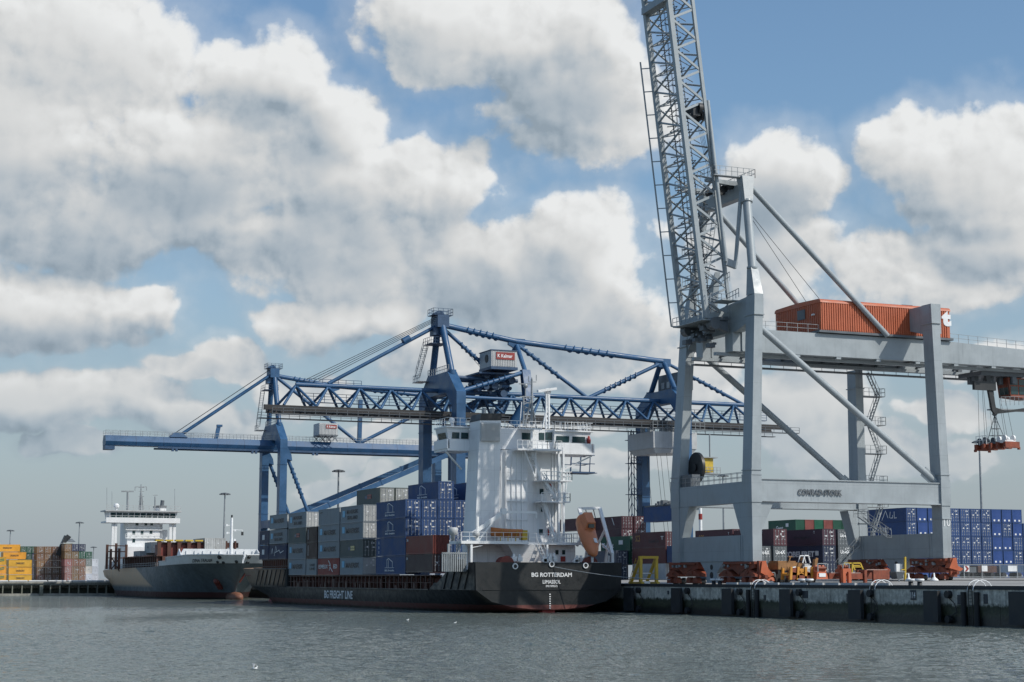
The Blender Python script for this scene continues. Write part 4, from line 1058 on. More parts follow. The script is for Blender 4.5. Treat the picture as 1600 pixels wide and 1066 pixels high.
        # portal diagonals and K-braces in both leg frames
        for y in (near, far):
            p, q = Vector((XW+.8,y,17.2)), Vector((XL-.8,y,35.6)); b = MB(); b.bar(p, q, 1.0, 1.15)
            for k_ in (.25,.55,.8): c = p.lerp(q,k_); b.bar(c-(q-p).normalized()*.15, c+(q-p).normalized()*.15, 1.15, 1.35)
            part('portal_diagonal', b)
            part('knee_brace', stube((XW+1.2,y,32.8), p.lerp(q,.13)+Vector((0,0,.4)), .42, .2, .75, 6))
            b = MB(); b.prism([(XW+.86,0,35.5),(XW+2.0,0,33.4),(XW+2.2,0,32.0),(XW+.86,0,32.4)], (0,y-.8,0), (0,y+.8,0)); part('gusset', b)
    return cr
blue_crane(395.9, 412.2, 'far blue container crane with long box boom reaching out over the grey ship', False)
blue_crane(281.8, 298.6, 'nearer blue container crane with zigzag truss boom behind the black ship', True)
# ---------------------------------------------------------------- ships
def hull_paint(name, top, boot, zb, patch=None, upper=None, rough=0.45):
    m, t, b = mat_new(name)
    g = t.nodes.new('ShaderNodeNewGeometry'); pos = g.outputs['Position']
    sp = t.nodes.new('ShaderNodeSeparateXYZ'); t.links.new(pos, sp.inputs[0])
    big = _noise(t, pos, 0.25, 6, 0.65); fine = _noise(t, pos, 1.3, 7, 0.7); st = _noise(t, pos, 1.0, 4, 0.6, (1.5, 1.5, 0.12))
    z = _math(t, 'ADD', sp.outputs[2], _math(t, 'MULTIPLY', _math(t, 'SUBTRACT', fine, 0.5), 0.12))
    c = _mix(t, _ramp(t, big, 0.3, 0.7), tuple(v*0.8 for v in top), tuple(v*1.25 for v in top))
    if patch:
        # brown hull zone; on the grey ship its brightness stands in for sunlight
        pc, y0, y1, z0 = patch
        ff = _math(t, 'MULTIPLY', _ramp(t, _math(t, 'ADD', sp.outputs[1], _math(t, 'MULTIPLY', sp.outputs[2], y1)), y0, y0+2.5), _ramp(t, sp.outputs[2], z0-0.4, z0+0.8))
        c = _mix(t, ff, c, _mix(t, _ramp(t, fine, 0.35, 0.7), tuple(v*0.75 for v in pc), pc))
    c = _mix(t, _ramp(t, st, 0.55, 0.75, 0, 0.45), c, tuple(v*1.5+.012 for v in top))
    seam = _math(t, 'FRACT', _math(t, 'MULTIPLY', sp.outputs[1], 1/8.0), 0)
    c = _mix(t, _ramp(t, seam, 0.0, 0.012, 0.4, 0.0), c, (0.005, 0.005, 0.005))
    if upper:
        c = _mix(t, _ramp(t, z, upper[0]-0.05, upper[0]+0.05), c, upper[1])
    bt = _mix(t, _ramp(t, fine, 0.35, 0.7), tuple(v*0.6 for v in boot), boot)
    c = _mix(t, _ramp(t, z, zb-0.06, zb+0.06), bt, c)
    c = _mix(t, _ramp(t, z, 0.15, 0.5), (0.012, 0.014, 0.011), c)
    t.links.new(c, b.inputs['Base Color'])
    t.links.new(_ramp(t, fine, 0.3, 0.7, rough-0.08, rough+0.2), b.inputs['Roughness'])
    bp = t.nodes.new('ShaderNodeBump'); bp.inputs['Strength'].default_value = 0.35; bp.inputs['Distance'].default_value = 0.05
    t.links.new(_noise(t, pos, 0.5, 3, 0.5), bp.inputs['Height']); t.links.new(bp.outputs[0], b.inputs['Normal'])
    return m
M['hull_black'] = hull_paint('black_hull_paint', (0.0125, 0.0145, 0.0155), (0.17, 0.055, 0.045), 1.05, patch=((0.24, 0.155, 0.10), 300.0, 0.0, 3.2))
M['hull_grey'] = hull_paint('slate_hull_paint', (0.092, 0.115, 0.128), (0.10, 0.035, 0.03), 1.5, patch=((0.60, 0.41, 0.26), 393.0, -4.4, 2.6))  # tan patch colour lightened to imitate grazing sun on the side amidships
M['hull_white'] = paint('forecastle_white', (0.66, 0.68, 0.69), 0.45, 0.10, 0.12, (0.22,0.14,0.08), 0.2)
def loft(xc, stations, deck=True):
    """stations: (y, [(half breadth, z, dy) from keel to rail])"""
    b = MB(); k = len(stations[0][1]); idx = []
    for s in (-1, 1):
        rows = []
        for (y, pr) in stations:
            r = len(b.v); b.v += [Vector((xc+s*p[0], y+(p[2] if len(p) > 2 else 0), p[1])) for p in pr]; rows.append(r)
        for a, c in zip(rows, rows[1:]):
            for j in range(k-1):
                f = (a+j, a+j+1, c+j+1, c+j) if s < 0 else (a+j, c+j, c+j+1, a+j+1)
                b.sm.add(len(b.f)); b.f.append(f)
        idx.append(rows)
    for e in (0, -1):                                  # close both ends
        a, c = idx[0][e], idx[1][e]
        for j in range(k-1):
            b.f.append((a+j, c+j, c+j+1, a+j+1) if e == 0 else (a+j, a+j+1, c+j+1, c+j))
    return b
# ======== black feeder container ship, stern towards the viewer
SXC = -12.0
bg = thing('container_ship', 'black container ship BG ROTTERDAM with tall white aft superstructure, stern towards us', 'ship', (SXC, 280, 0))
def part(name, b, mat=None, parent=bg, **k): return b.build(name, mat or M['white'], parent, **k)
def sec(hw, wl, low, top): 
    # simple round-bilge section: keel, bilge, waterline, mid, rail
    return [(0.05, low), (hw*0.55*wl, low+0.05), (hw*0.86*wl, low+0.9*(1-0.3*wl)), (hw*(0.6+0.4*wl), 1.5), (hw*(0.85+0.15*wl), 2.4), (hw, 2.98)]
tr = [(0.05, .42), (2.4, .5), (5.4, .78), (8.3, 1.5), (9.75, 2.45), (10.45, 2.98)]
st = [(210, tr), (214, [(0.05,-.3),(3.4,-.2),(6.6,.1),(8.9,1.2),(9.95,2.3),(10.5,2.98)]), (222, [(0.05,-2),(4.0,-1.4),(7.6,-.5),(9.3,1.0),(10.1,2.2),(10.5,2.98)]),
      (234, sec(10.5, .94, -3, 3)), (250, sec(10.5, 1, -3, 3)), (290, sec(10.5, 1, -3, 3)), (306, sec(10.4, .93, -3, 3)), (318, sec(10.2, .72, -3, 3)), (330, [(0.05,-3),(2.0,-2.9),(3.2,-1),(5.2,1.0),(7.6,2.2),(8.9,2.98)]),
      (339, [(0.05,-3),(.7,-2.9),(1.2,-1),(2.4,1.0),(4.3,2.2),(5.6,2.98)]), (346, [(0.02,-3),(.1,-2.9),(.2,-1),(.35,1.0),(1.1,2.2),(1.9,2.98)])]
part('hull', loft(SXC, st), M['hull_black'])
b = MB(); b.lathe((SXC, 341, -0.9), [(0.1, -2), (1.5, 1), (1.7, 4), (1.4, 6), (0.1, 7.2)], 14, 'y'); part('bulbous_bow', b, M['red'])
# forecastle flare
fc = [(299.5, [(10.5,2.98),(10.52,4.5),(10.55,6.15)]), (312, [(10.35,2.98),(10.5,4.5),(10.55,6.2)]), (322, [(9.8,2.98),(10.3,4.5),(10.5,6.3)]), (331,[(8.7,2.98),(9.7,4.5),(10.2,6.4)]), (339,[(5.6,2.98),(7.3,4.5),(8.4,6.5)]), (346,[(1.9,2.98),(3.6,4.5),(5.0,6.6)]), (349.5,[(.05,2.98),(.8,4.5),(2.0,6.7)])]
b = loft(SXC, fc); part('forecastle', b, M['hull_black'])
b = MB()
for i in range(7):
    y = 301.0+i*3.0; b.bar((SXC-10.56, y+1.6, 3.3), (SXC-10.62, y-0.6, 6.0), .16, .16)
b.bar((SXC-10.6,299.4,6.2),(SXC-10.58,322,6.35),.3,.2); part('bulwark_frame', b, M['dark'])
# stern bulwark: high transom plate and stepped side plates with slanting frames
b = MB()
b.prism([(SXC-10.5,0,2.98),(SXC+10.5,0,2.98),(SXC+10.6,0,6.6),(SXC-10.6,0,6.6)], (0,209.98,0), (0,210.25,0))
part('transom_bulwark', b, M['hull_black'])
for s in (-1, 1):
    xs_ = SXC+s*10.5
    b = MB(); pl = [(xs_,210.26,2.98),(xs_,227.2,2.98),(xs_,225.2,3.9),(xs_,224.0,3.95),(xs_,220.2,5.5),(xs_,212.6,5.55),(xs_,212.4,6.6),(xs_,210.26,6.6)]
    b.prism(pl, (s*.12,0,0), (-s*.12,0,0)); part('side_bulwark', b, M['hull_black'])
    b = MB()
    for y in (212.2, 214.6, 217.2, 219.8): b.bar((xs_+s*.16, y+1.6, 3.1), (xs_+s*.16, y-.9+(1.0), 5.5), .2, .14)
    b.bar((xs_+s*.1,212.5,5.6),(xs_+s*.1,220.3,5.56),.3,.14); b.bar((xs_+s*.1,227.3,2.98),(xs_+s*.1,299,3.0),.28,.16); part('bulwark_frame', b, M['dark'])
part('rubbing_strake', MB().box(SXC-9.6,SXC+9.6,209.9,209.985,3.02,3.08), M['dark'])
b = MB(); b.box(SXC-.9,SXC+.9,210.4,214,-2,.7); part('rudder', b, M['red'])
b = MB()
for i in range(7): b.box(SXC-.10,SXC+.10,209.93,209.985,.55+i*.3,.70+i*.3)
part('draught_marks', b, M['letter_white'])
def onstern(txt, px0, px1, py0, py1, bold):
    a, c = W(px0, py0, y=209.95), W(px1, py1, y=209.95)
    lettering(txt, ((a.x+c.x)/2, 209.965, (a.z+c.z)/2), '-y', c.x-a.x, a.z-c.z, M['letter_white'], bg, bold=bold)
onstern('BG ROTTERDAM', 830.5, 893.5, 894.8, 901.6, .03); onstern('LIMASSOL', 848, 876, 906.3, 912.2, .02); onstern('IMO 9395575', 853, 871, 914.3, 917.6, .02)
a, c = W(507, 929, x=-22.55), W(551, 929, x=-22.55)
lettering('BG FREIGHT LINE', (-22.56, (a.y+c.y)/2, 1.93), '-x', a.y-c.y, 1.28, M['letter_white'], bg, bold=.02)
for px, py in ((805, 885), (862, 882), (915, 884)):
    p = W(px, py, y=209.9)
    b = MB(); b.lathe((p.x,209.95,p.z), [(.40,0),(.40,-.12),(.27,-.14),(.27,.0)], 16, 'y'); f = part('fairlead', b, M['white_plain'])
    b = MB(); b.tube((p.x,209.94,p.z),(p.x,209.9,p.z),.26,n=14); part('fairlead_hole', b, M['dark'], f)
# decks, coaming, stanchions
b = MB(); b.box(SXC-10.35, SXC+10.35, 226, 300, 2.7, 2.9); b.box(SXC-10.3,SXC+10.3,210.3,228,5.2,5.35); b.box(SXC-10.2,SXC+10.2,300,331,5.0,5.15); part('deck', b, M['hatch'])
b = MB(); b.box(SXC-8.6, SXC+8.6, 228, 319, 2.9, 4.75); part('hatch_coaming', b, M['hatch'])
M['brown'] = paint('red_brown_steel', (0.085, 0.034, 0.022), 0.6, 0.3, 0.3, streak=0.3)
b = MB(); rr = random.Random(11)
y = 227.5
while y < 299:
    b.box(SXC-10.35,SXC-10.1,y-.12,y+.12,2.9,5.0); b.box(SXC-9.6,SXC-9.4,y+.7,y+.9,2.9,5.0); b.box(SXC-10.2,SXC-8.6,y-.07,y+.07,4.6,4.85); y += 1.9
part('stanchion', b, M['brown'], kind='stuff')
b = MB(); b.box(SXC-10.4,SXC-8.7,227,299,4.86,4.98); b.bar((SXC-10.3,227,3.9),(SXC-10.3,299,3.95),.07)
y = 229.0
while y < 297: b.box(SXC-10.3,SXC-9.7,y,y+rr.uniform(.4,1.4),2.92,2.92+rr.uniform(.5,1.5)); y += rr.uniform(2.2,5)
part('lashing_gallery', b, M['brown'])
b = MB(); y = 300.5
while y < 318: b.box(SXC-10.2,SXC-9.9,y,y+.25,5.15,8.0); y += 1.3
b.box(SXC-10.2,SXC-9.9,300.5,318,7.8,8.0); b.box(SXC-10.2,SXC-9.9,300.5,318,6.6,6.75); b.box(SXC-9.4,SXC+9.4,319.8,320.2,5.1,8.4); part('breakwater', b, M['brown'])
b = MB(); b.tube((SXC,338,6),(SXC,338,8.2),.5,n=10); b.box(SXC-2,SXC+2,334,336,5.2,6.6); part('windlass', b, M['white_plain'])
# ---- white superstructure
yA = 218.6
def X(px, py, y): return W(px, py, y=y).x
def Z(px, py, y): return W(px, py, y=y).z
x0 = X(722, 865, 218.4); x1 = X(899, 865, 216.4)
b = MB(); b.prism([(x0,216.4,0),(x1,216.4,0),(x1,227,0),(x0+4.4,227,0),(x0+4.4,218.4,0),(x0,218.4,0)], (0,0,5.36), (0,0,9.0)); lower = part('deckhouse', b)
b = MB()
for px in (870, 880.5): 
    a = X(px, 863, 216.4); b.box(a-.22,a+.22,216.33,216.39,7.75,8.35)
part('window', b, M['glass'], lower)
b = MB(); a = X(880.5, 872, 216.4); b.box(a-.45,a+.25,216.3,216.39,6.8,7.5); part('fire_box', b, M['red'], lower)
b = MB()
for px in (745,762,775,800): a = X(px,865,216.4); b.box(a-.05,a+.05,216.32,216.39,5.4,8.9)
part('pipe', b, M['white_plain'], lower)
b = MB()   # slanted vent trunk in the middle of the house
a0, a1 = X(786,852,214.4), X(842,852,214.4)
b.hexa([(a0+3.2,215.0,5.36),(a1,215.0,5.36),(a1,216.39,5.36),(a0+3.2,216.39,5.36)],[(a0+.2,213.2,8.98),(a1,214.0,8.98),(a1,216.39,8.98),(a0+.2,216.39,8.98)]); part('vent_trunk', b)
# boat deck slab and its rails, left and right
zb = 9.02
dx0, dx1, dx2 = X(702,851,216.8), X(826,851,212.4), X(906,853,215)
b = MB(); b.box(dx0, dx1, 212.4, 216.8, zb, zb+.38); b.box(dx0+3, dx1, 216.81, 219, zb, zb+.36); b.box(dx1+.01, dx2, 214.6, 219, zb, zb+.34); part('boat_deck', b, M['white_plain'])
b = MB(); z = zb+.38; b.rail([(dx0,212.5,z),(dx1,212.5,z),(dx1,214.7,z)],1.15,1.2,.035); b.rail([(dx1,214.7,z),(dx2,214.7,z),(dx2,217,z)],1.15,1.1,.035); b.rail([(dx0+.1,212.5,z),(dx0+.1,216.7,z)],1.15,1.2,.035); part('handrail', b, M['white_plain'])
b = MB(); p = X(736.5,865,212.6); b.box(p-.15,p+.15,212.5,212.8,5.36,zb); b.bar((p+.1,212.65,zb-.5),(p+1.6,212.65,zb-.2),.1); part('deck_post', b, M['white_plain'])
# tower with rounded port-side corner
tx0, tx1, tx2 = X(779.5,780,yA), X(824,780,yA), X(880,780,yA)
tz = Z(820,704,yA)
b = MB(); b.prism([(tx0,yA+.6,0),(tx0+1.2,yA,0),(tx1,yA,0),(tx1+2.0,yA+1.3,0),(tx2,yA+1.3,0),(tx2,yA+7,0),(tx0-.3,yA+7,0),(tx0-.3,yA+1.4,0)], (0,0,9.01), (0,0,tz)); tower = part('accommodation_tower', b)
b = MB()
for px in (783,790,799,807,815): a = X(px,780,yA); b.box(a-.05,a+.05,yA-.16,yA-.005,9.1,tz-.1)
for py in (750,783,812): zz = Z(800,py,yA); b.box(tx0+1.2,tx1,yA-.18,yA-.005,zz-.06,zz+.06)
part('plate_stiffener', b, M['white_plain'], tower)
b = MB()
for (px,py) in ((846,768),(848,796),(845,831)): a = W(px,py,y=yA+1.3); b.box(a.x-.28,a.x+.28,yA+1.2,yA+1.29,a.z-.35,a.z+.35)
part('window', b, M['glass'], tower)
b = MB(); a = W(861,831,y=yA+1.3); b.box(a.x-.5,a.x+.5,yA+1.15,yA+1.29,a.z-.5,a.z+.5); a = W(858,760,y=yA+1.3); b.box(a.x-.35,a.x+.35,yA+1.15,yA+1.29,a.z-.4,a.z+.4); part('fire_box', b, M['red'], tower)
b = MB()
for px in (863,868,873,878): a = X(px,780,yA+1.2); b.box(a-.1,a+.1,yA+1.1,yA+1.29,9.4,tz)
part('pipe', b, M['white_plain'], tower)
# outside stairs and landings
flights = [((846,843),(866,818)),((866,797),(838,768)),]
lev = [843, 818, 784, 752, 700]
pz = [Z(850,v,yA) for v in (848, 784, 751, 700)]
for i, zz in enumerate(pz[:3]):
    l, r = X(838 if i else 850, 780, yA), X((884,882,885)[i], 780, yA)
    b = MB(); b.box(l, r, yA-1.9, yA+1.28, zz-.16, zz); part('landing', b, M['white_plain'])
    b = MB(); b.rail([(l,yA-1.85,zz),(r,yA-1.85,zz),(r,yA+1.2,zz)],1.15,.75,.05); part('handrail', b, M['white_plain'])
sl0, sl1 = X(845,780,yA), X(866,780,yA)
for i in range(3):
    b = MB(); b.stairs((sl1 if i < 2 else sl0-.4, yA-.4-.4*(i%2), pz[i]), (sl0 if i < 2 else sl0-1.9, yA-.4-.4*(i%2), pz[i+1]), (0,1,0), .8, .10); part('stairs', b, M['white_plain'])
b = MB()
for px in (872.5, 880): a = X(px,780,yA-1.5); b.box(a-.12,a+.12,yA-1.75,yA-1.5,zb+.4,pz[3])
a, c = X(886,752,yA-1.8), X(882,784,yA-1.8); b.bar((a,yA-1.8,pz[2]),(c,yA-1.8,pz[1]),.12); b.bar((X(817,704,yA-1.2),yA-1.2,pz[3]),(X(837,744,yA-1.2),yA-1.2,pz[2]+.2),.16)
for py in (716,728): a, c = X(824,py,yA-1.2), X(837,py,yA-1.2); b.bar((a,yA-1.2,Z(824,py,yA)),(c,yA-1.2,Z(824,py,yA)),.1)
b.bar((X(837,704,yA-1.2),yA-1.2,pz[3]),(X(837,744,yA-1.2),yA-1.2,pz[2]),.16); part('stair_post', b, M['white_plain'])
# bridge: balcony, wheelhouse, two wings
yB = 218.8
bz0, bz1 = tz, Z(820, 670, yB)
b = MB(); l, r = X(800,702,yB), X(866,702,yB); b.prism([(l,yB-2.0,0),(l+4.2,yB-2.6,0),(r,yB-2.6,0),(r,yB+1,0),(l,yB+1,0)], (0,0,tz-.12), (0,0,tz+.12)); part('bridge_balcony', b, M['white_plain'])
b = MB(); z = tz+.12; b.rail([(l,yB-1.95,z),(l+4.2,yB-2.55,z),(r,yB-2.55,z)],1.15,.7,.035); part('handrail', b, M['white_plain'])
wl, wr = X(783,690,yB), X(866,690,yB)
b = MB(); b.prism([(wl,yB+.6,0),(wr,yB+.6,0),(wr,yB+6,0),(wl,yB+6,0)], (0,0,bz0+.13), (0,0,bz1)); bridge = part('wheelhouse', b)
b = MB(); b.box(X(845,690,yB),X(853,690,yB),yB+.5,yB+.59,bz0+1.5,bz0+2.6); b.box(X(855,690,yB),X(866,690,yB)-.1,yB+.5,yB+.59,bz0+1.4,bz0+2.7); b.box(X(818,690,yB),X(833,690,yB),yB+.5,yB+.59,bz0+1.5,bz0+2.5); part('window', b, M['glass'], bridge)
b = MB(); b.prism([(0,yB-2.2,bz1-.3),(0,yB+.6,bz1),(0,yB+.6,bz1+.15),(0,yB-2.2,bz1-.1)], (X(812,690,yB),0,0), (X(837,690,yB),0,0)); b.box(X(822,690,yB)-.12,X(822,690,yB)+.12,yB-2.0,yB-1.76,bz0,bz1-.2); part('bridge_awning', b, M['white_plain'])
def wing(xa, xb, outer, nm):
    """wing with inward-sloping windows above a bulwark"""
    o = outer
    b = MB(); lo, hi = min(xa, xb), max(xa, xb); zf = bz0-.35
    b.box(lo, hi, yB-.6, yB+4.6, zf, zf+.3); b.box(lo+(0.3 if o<0 else 0), hi-(0.3 if o>0 else 0), yB-.55, yB-.4, zf+.31, zf+1.55); b.box(lo+.3,hi-.3,yB+4.3,yB+4.5,zf+.31,zf+1.55)
    e = lo if o < 0 else hi
    b.box(e-.1, e+.1, yB-.56, yB+4.5, zf+.31, zf+1.55)
    w = part('bridge_wing', b)
    b = MB(); a = [(lo+.7,yB+.2),(hi-.5,yB+.2)] if o < 0 else [(lo,yB+.2),(hi-.9,yB+.2)]
    x_a, x_b = a[0][0], a[1][0]; da, db = (-.7, 0) if o < 0 else (0, .7)
    b.hexa([(x_a,yB+.2,zf+.31),(x_b,yB+.2,zf+.31),(x_b,yB+4,zf+.31),(x_a,yB+4,zf+.31)], [(x_a+da,yB-.1,bz1-.2),(x_b+db,yB-.1,bz1-.2),(x_b+db,yB+4.2,bz1-.2),(x_a+da,yB+4.2,bz1-.2)]); part('wing_house', b, M['white'], w)
    b = MB(); zz0, zz1 = zf+1.7, bz1-.85
    def yf(z): return yB+.2-.3*(z-zf-.31)/(bz1-.2-zf-.31)-.03
    def xe(z, x, d): return x+d*(z-zf-.31)/(bz1-.2-zf-.31)
    n = 2; L = x_b-x_a
    for i in range(n):
        u0, u1 = x_a+L*(i+.12)/n, x_a+L*(i+.92)/n
        b.hexa([(u0,yf(zz0)-.03,zz0),(u1,yf(zz0)-.03,zz0),(u1,yf(zz0),zz0),(u0,yf(zz0),zz0)],[(u0,yf(zz1)-.03,zz1),(u1,yf(zz1)-.03,zz1),(u1,yf(zz1),zz1),(u0,yf(zz1),zz1)])
    x, d = (x_a, da) if o < 0 else (x_b, db); e1, e0 = xe(zz0,x,d)+o*.03, xe(zz1,x,d)+o*.03
    b.hexa([(e1-.02,yB+.7,zz0),(e1+.02,yB+.7,zz0),(e1+.02,yB+3.6,zz0),(e1-.02,yB+3.6,zz0)],[(e0-.02,yB+.7,zz1),(e0+.02,yB+.7,zz1),(e0+.02,yB+3.6,zz1),(e0-.02,yB+3.6,zz1)])
    part('wing_window', b, M['glass'], w)
    b = MB(); b.box(lo-.1,hi+.1,yB-.4,yB+4.5,bz1-.2,bz1); part('wing_roof', b, M['white_plain'], w)
    b = MB(); ei = hi if o < 0 else lo; b.bar((e,yB+.1,zf-.1),(ei+o*1.2,yB+1.0,zf-2.4),.2); part('wing_bracket', b, M['white_plain'], w)
    b = MB(); b.rail([(lo,yB-.3,bz1),(hi,yB-.3,bz1)],1.1,.9,.035); b.rail([(e,yB-.3,bz1),(e,yB+4.3,bz1)],1.1,.9,.035); part('handrail', b, M['white_plain'], w)
    return w
wing(X(697,690,yB), X(738,690,yB), -1, 0)
rw = wing(X(866,690,yB), X(925,690,yB), 1, 0)
b = MB(); a = X(921,692,yB-.5); b.lathe((a,yB-.3,bz0+1.2),[(.25,0),(.3,.5),(.1,1.1)],10); part('signal_lamp', b, M['red'])
b = MB(); a = X(871,690,yB); b.box(a-.35,a+.35,yB+.05,yB+.12,bz0+.2,bz0+2.4); part('door', b, M['glass'])
b = MB(); b.rail([(wl-2,yB+.4,bz1),(wr,yB+.4,bz1)],1.1,.9,.035); b.rail([(wl,yB+5.8,bz1),(wr,yB+5.8,bz1)],1.1,.9,.035); b.box(wl-4.6,wl-.01,yB+.9,yB+2.2,bz0+.2,bz1-.3); part('handrail', b, M['white_plain'])
# ship's hoses, white satellite dome, masts
b = MB(); p = W(706,657,y=yB+1); b.ball(p, .42); b.tube(p-Vector((0,0,1.8)), p, .14, n=8); part('satellite_dome', b, M['white_plain'])
mb = MB(); y = yB+4
def mast_pt(px, py, yy=0): return W(px, py, y=y+yy)
mb.tube(mast_pt(831,666), mast_pt(831,592), .22, .14, n=10)
for (a, c) in (((820,666),(829,625)),((838,668),(833,640)),((818,666),(818,620))): mb.tube(mast_pt(*a), mast_pt(*c), .13, n=8)
for i, py in enumerate((664,656,648,640,632,624)): mb.bar(mast_pt(818,py), mast_pt(831,py-5), .09); mb.bar(mast_pt(818,py-5,1.2), mast_pt(831,py,1.2), .09)
mb.bar(mast_pt(812,620), mast_pt(835,620), .25, .12); mb.bar(mast_pt(811,600), mast_pt(831,600), .14); mb.bar(mast_pt(826,597), mast_pt(838,597), .12)
for px, py in ((826,588),(838,586),(831,590)): mb.tube(mast_pt(px,py+9), mast_pt(px,py), .06, n=6)
mb.ball(mast_pt(821,603), .35); mb.tube(mast_pt(821,603), mast_pt(821,620), .1, n=6); part('signal_mast', mb, M['steel'])
mb = MB(); y = yB+2
for px in (853, 858): mb.tube(mast_pt(px,670), mast_pt(px+(0.5 if px<855 else -1.5),616), .15, n=8); mb.tube(mast_pt(px,670,1.4), mast_pt(px,616,1.2), .13, n=8)
for i in range(7): py = 668-i*7; mb.bar(mast_pt(853,py), mast_pt(858,py-7), .09); mb.bar(mast_pt(858,py,1.3), mast_pt(853,py-7,.2), .09)
mb.tube(mast_pt(848,668), mast_pt(853.5,640), .12, n=6); mb.lathe(mast_pt(855.5,617,.6), [(.3,0),(.5,.3),(.5,.7),(.3,.9)], 12); part('radar_mast', mb, M['white_plain'])
mb = MB(); mb.bar(mast_pt(840,611.5), mast_pt(869,607.5), .55, .35); part('radar_scanner', mb, M['white_plain'])
mb = MB()
for px in (875,883,893,903,911): mb.tube(mast_pt(px,671), mast_pt(px,659), .05, n=6)
mb.tube(mast_pt(812,668), mast_pt(815,628), .07, n=6); part('antenna', mb, M['white_plain'])
# funnel
yF_ = 214.5
fb = MB(); A, Bq, Cq, Dq = W(750,657,y=yF_), W(783,657,y=yF_), W(742,846,y=yF_+.4), W(778,846,y=yF_+.4)
dT, dB = 3.6, 4.4
fb.hexa([Cq, Dq, Dq+Vector((0,dB,0)), Cq+Vector((0,dB,0))], [A, Bq, Bq+Vector((0,dT,0)), A+Vector((0,dT,0))]); fun = part('funnel', fb, M['white'])
b = MB(); b.hexa([A+Vector((-.05,-.05,.01)), Bq+Vector((.05,-.05,.01)), Bq+Vector((.05,dT+.05,.01)), A+Vector((-.05,dT+.05,.01))], [A+Vector((.2,-.05,.95)), Bq+Vector((.05,-.05,.95)), Bq+Vector((.05,dT,.95)), A+Vector((.2,dT,.95))]); part('funnel_cap', b, M['dark'], fun)
b = MB()
for i, (dx, dy) in enumerate(((1.0,1.0),(2.2,1.1),(1.5,2.4))): c = A+Vector((dx,dy,.9)); b.tube(c, c+Vector((0,0,.9)), .28, n=10)
part('exhaust_pipe', b, M['steel'], fun)
b = MB(); a, c = W(751.5,660,y=yF_-.15), W(781,690,y=yF_-.15); b.box(a.x,c.x,yF_-.25,yF_+.3,c.z,a.z)
for i in range(14): zz = c.z+.15+i*(a.z-c.z-.3)/14; b.box(a.x+.1,c.x-.1,yF_-.33,yF_-.25,zz,zz+.1)
part('funnel_louvre', b, M['tin'], fun)
b = MB()
for px in (740,757): 
    a = W(px,843,y=216.0); 
b.box(X(753,835,216.2),X(763,835,216.2),216.2,218.5,9.4,12.2); b.box(X(764,835,216.2),X(778,835,216.2),216.6,218.5,9.4,13.0); dh = part('engine_casing', b, M['white'])
b = MB(); b.box(X(767,835,216.5),X(775,835,216.5),216.48,216.59,9.6,12.3); b.box(X(754.5,835,216.1),X(761,835,216.1),216.08,216.19,9.7,11.6); part('louvre', b, M['gray_dark'], dh)
# provision crane
b = MB(); p0 = W(745,846,y=213.2); b.tube((p0.x,213.2,9.4),(p0.x,213.2,12.6),.28,n=12); j = W(787,800,y=213.2); k0 = W(738,834,y=213.2); k1 = W(838,801,y=213.2)
b.bar(k0, j, .36, .5); b.bar(W(747,846,y=213.2), W(770,815,y=213.2), .2); b.bar(j, k1, .22, .3); b.box(j.x-.4,j.x+.3,212.9,213.5,j.z-.35,j.z+.45); b.tube(k1, k1-Vector((0,0,.8)), .1, n=6); b.tube(W(736,834,y=213.2)-Vector((.2,0,1.2)), W(736,834,y=213.2)-Vector((.2,-.5,1.2)), .5, n=14); part('provision_crane', b, M['white_plain'])
b = MB(); p0 = W(709,840,y=213); b.lathe((p0.x,213.2,9.4),[(.25,0),(.25,.7),(.6,.9),(.65,1.6),(.5,1.75)],12); p0 = W(744,842,y=212.8); b.ball((p0.x,212.8,9.4+.9),.5); part('deck_vent', b, M['tin'])
# open rescue boat on the boat deck: a thing of its own
rb0, rb1 = W(767,842,y=213.6), W(814,843,y=213.6)
rbt = thing('rescue_boat', 'small orange open rescue boat on the white boat deck below the funnel', 'boat', ((rb0.x+rb1.x)/2, 213.6, 9.42))
b = MB(); n = 10; L = rb1.x-rb0.x
secs = []
for i in range(n+1):
    t = i/n; w = .95*min(1, (t*2.6+.06)**.7) if t < .5 else .95*min(1, ((1-t)*6+.55)**.6); sh = .25*(1-t)**3
    secs.append([Vector((rb0.x+t*L-(.35*(1-t) if False else 0), 213.6+y_*w, z_+sh)) for (y_, z_) in ((-1,11.0),(-.95,10.6),(-.6,10.05),(0,9.85),(.6,10.05),(.95,10.6),(1,11.0))])
r0 = len(b.v)
for s in secs: b.v += s
for i in range(n):
    for j in range(6): b.sm.add(len(b.f)); b.f.append((r0+i*7+j, r0+(i+1)*7+j, r0+(i+1)*7+j+1, r0+i*7+j+1))
for i in range(n): b.f.append((r0+i*7, r0+i*7+6, r0+(i+1)*7+6, r0+(i+1)*7))
b.f.append(tuple(r0+j for j in range(7))); b.f.append(tuple(r0+n*7+6-j for j in range(7))); b.build('boat_hull', M['rescue'], rbt)
b = MB()
for t in (.25,.5,.75): b.bar((rb0.x+t*L,212.72,10.0),(rb0.x+t*L+.2,212.62,11.05),.05); b.bar((rb0.x+t*L,212.9,9.4),(rb0.x+t*L,212.9,10.0),.10)
b.build('cradle_strap', M['yellow'], rbt)
b = MB(); b.box(rb1.x+.0,rb1.x+.75,213.1,214.2,9.6,10.9); b.build('engine_cover', M['yellow'], rbt)
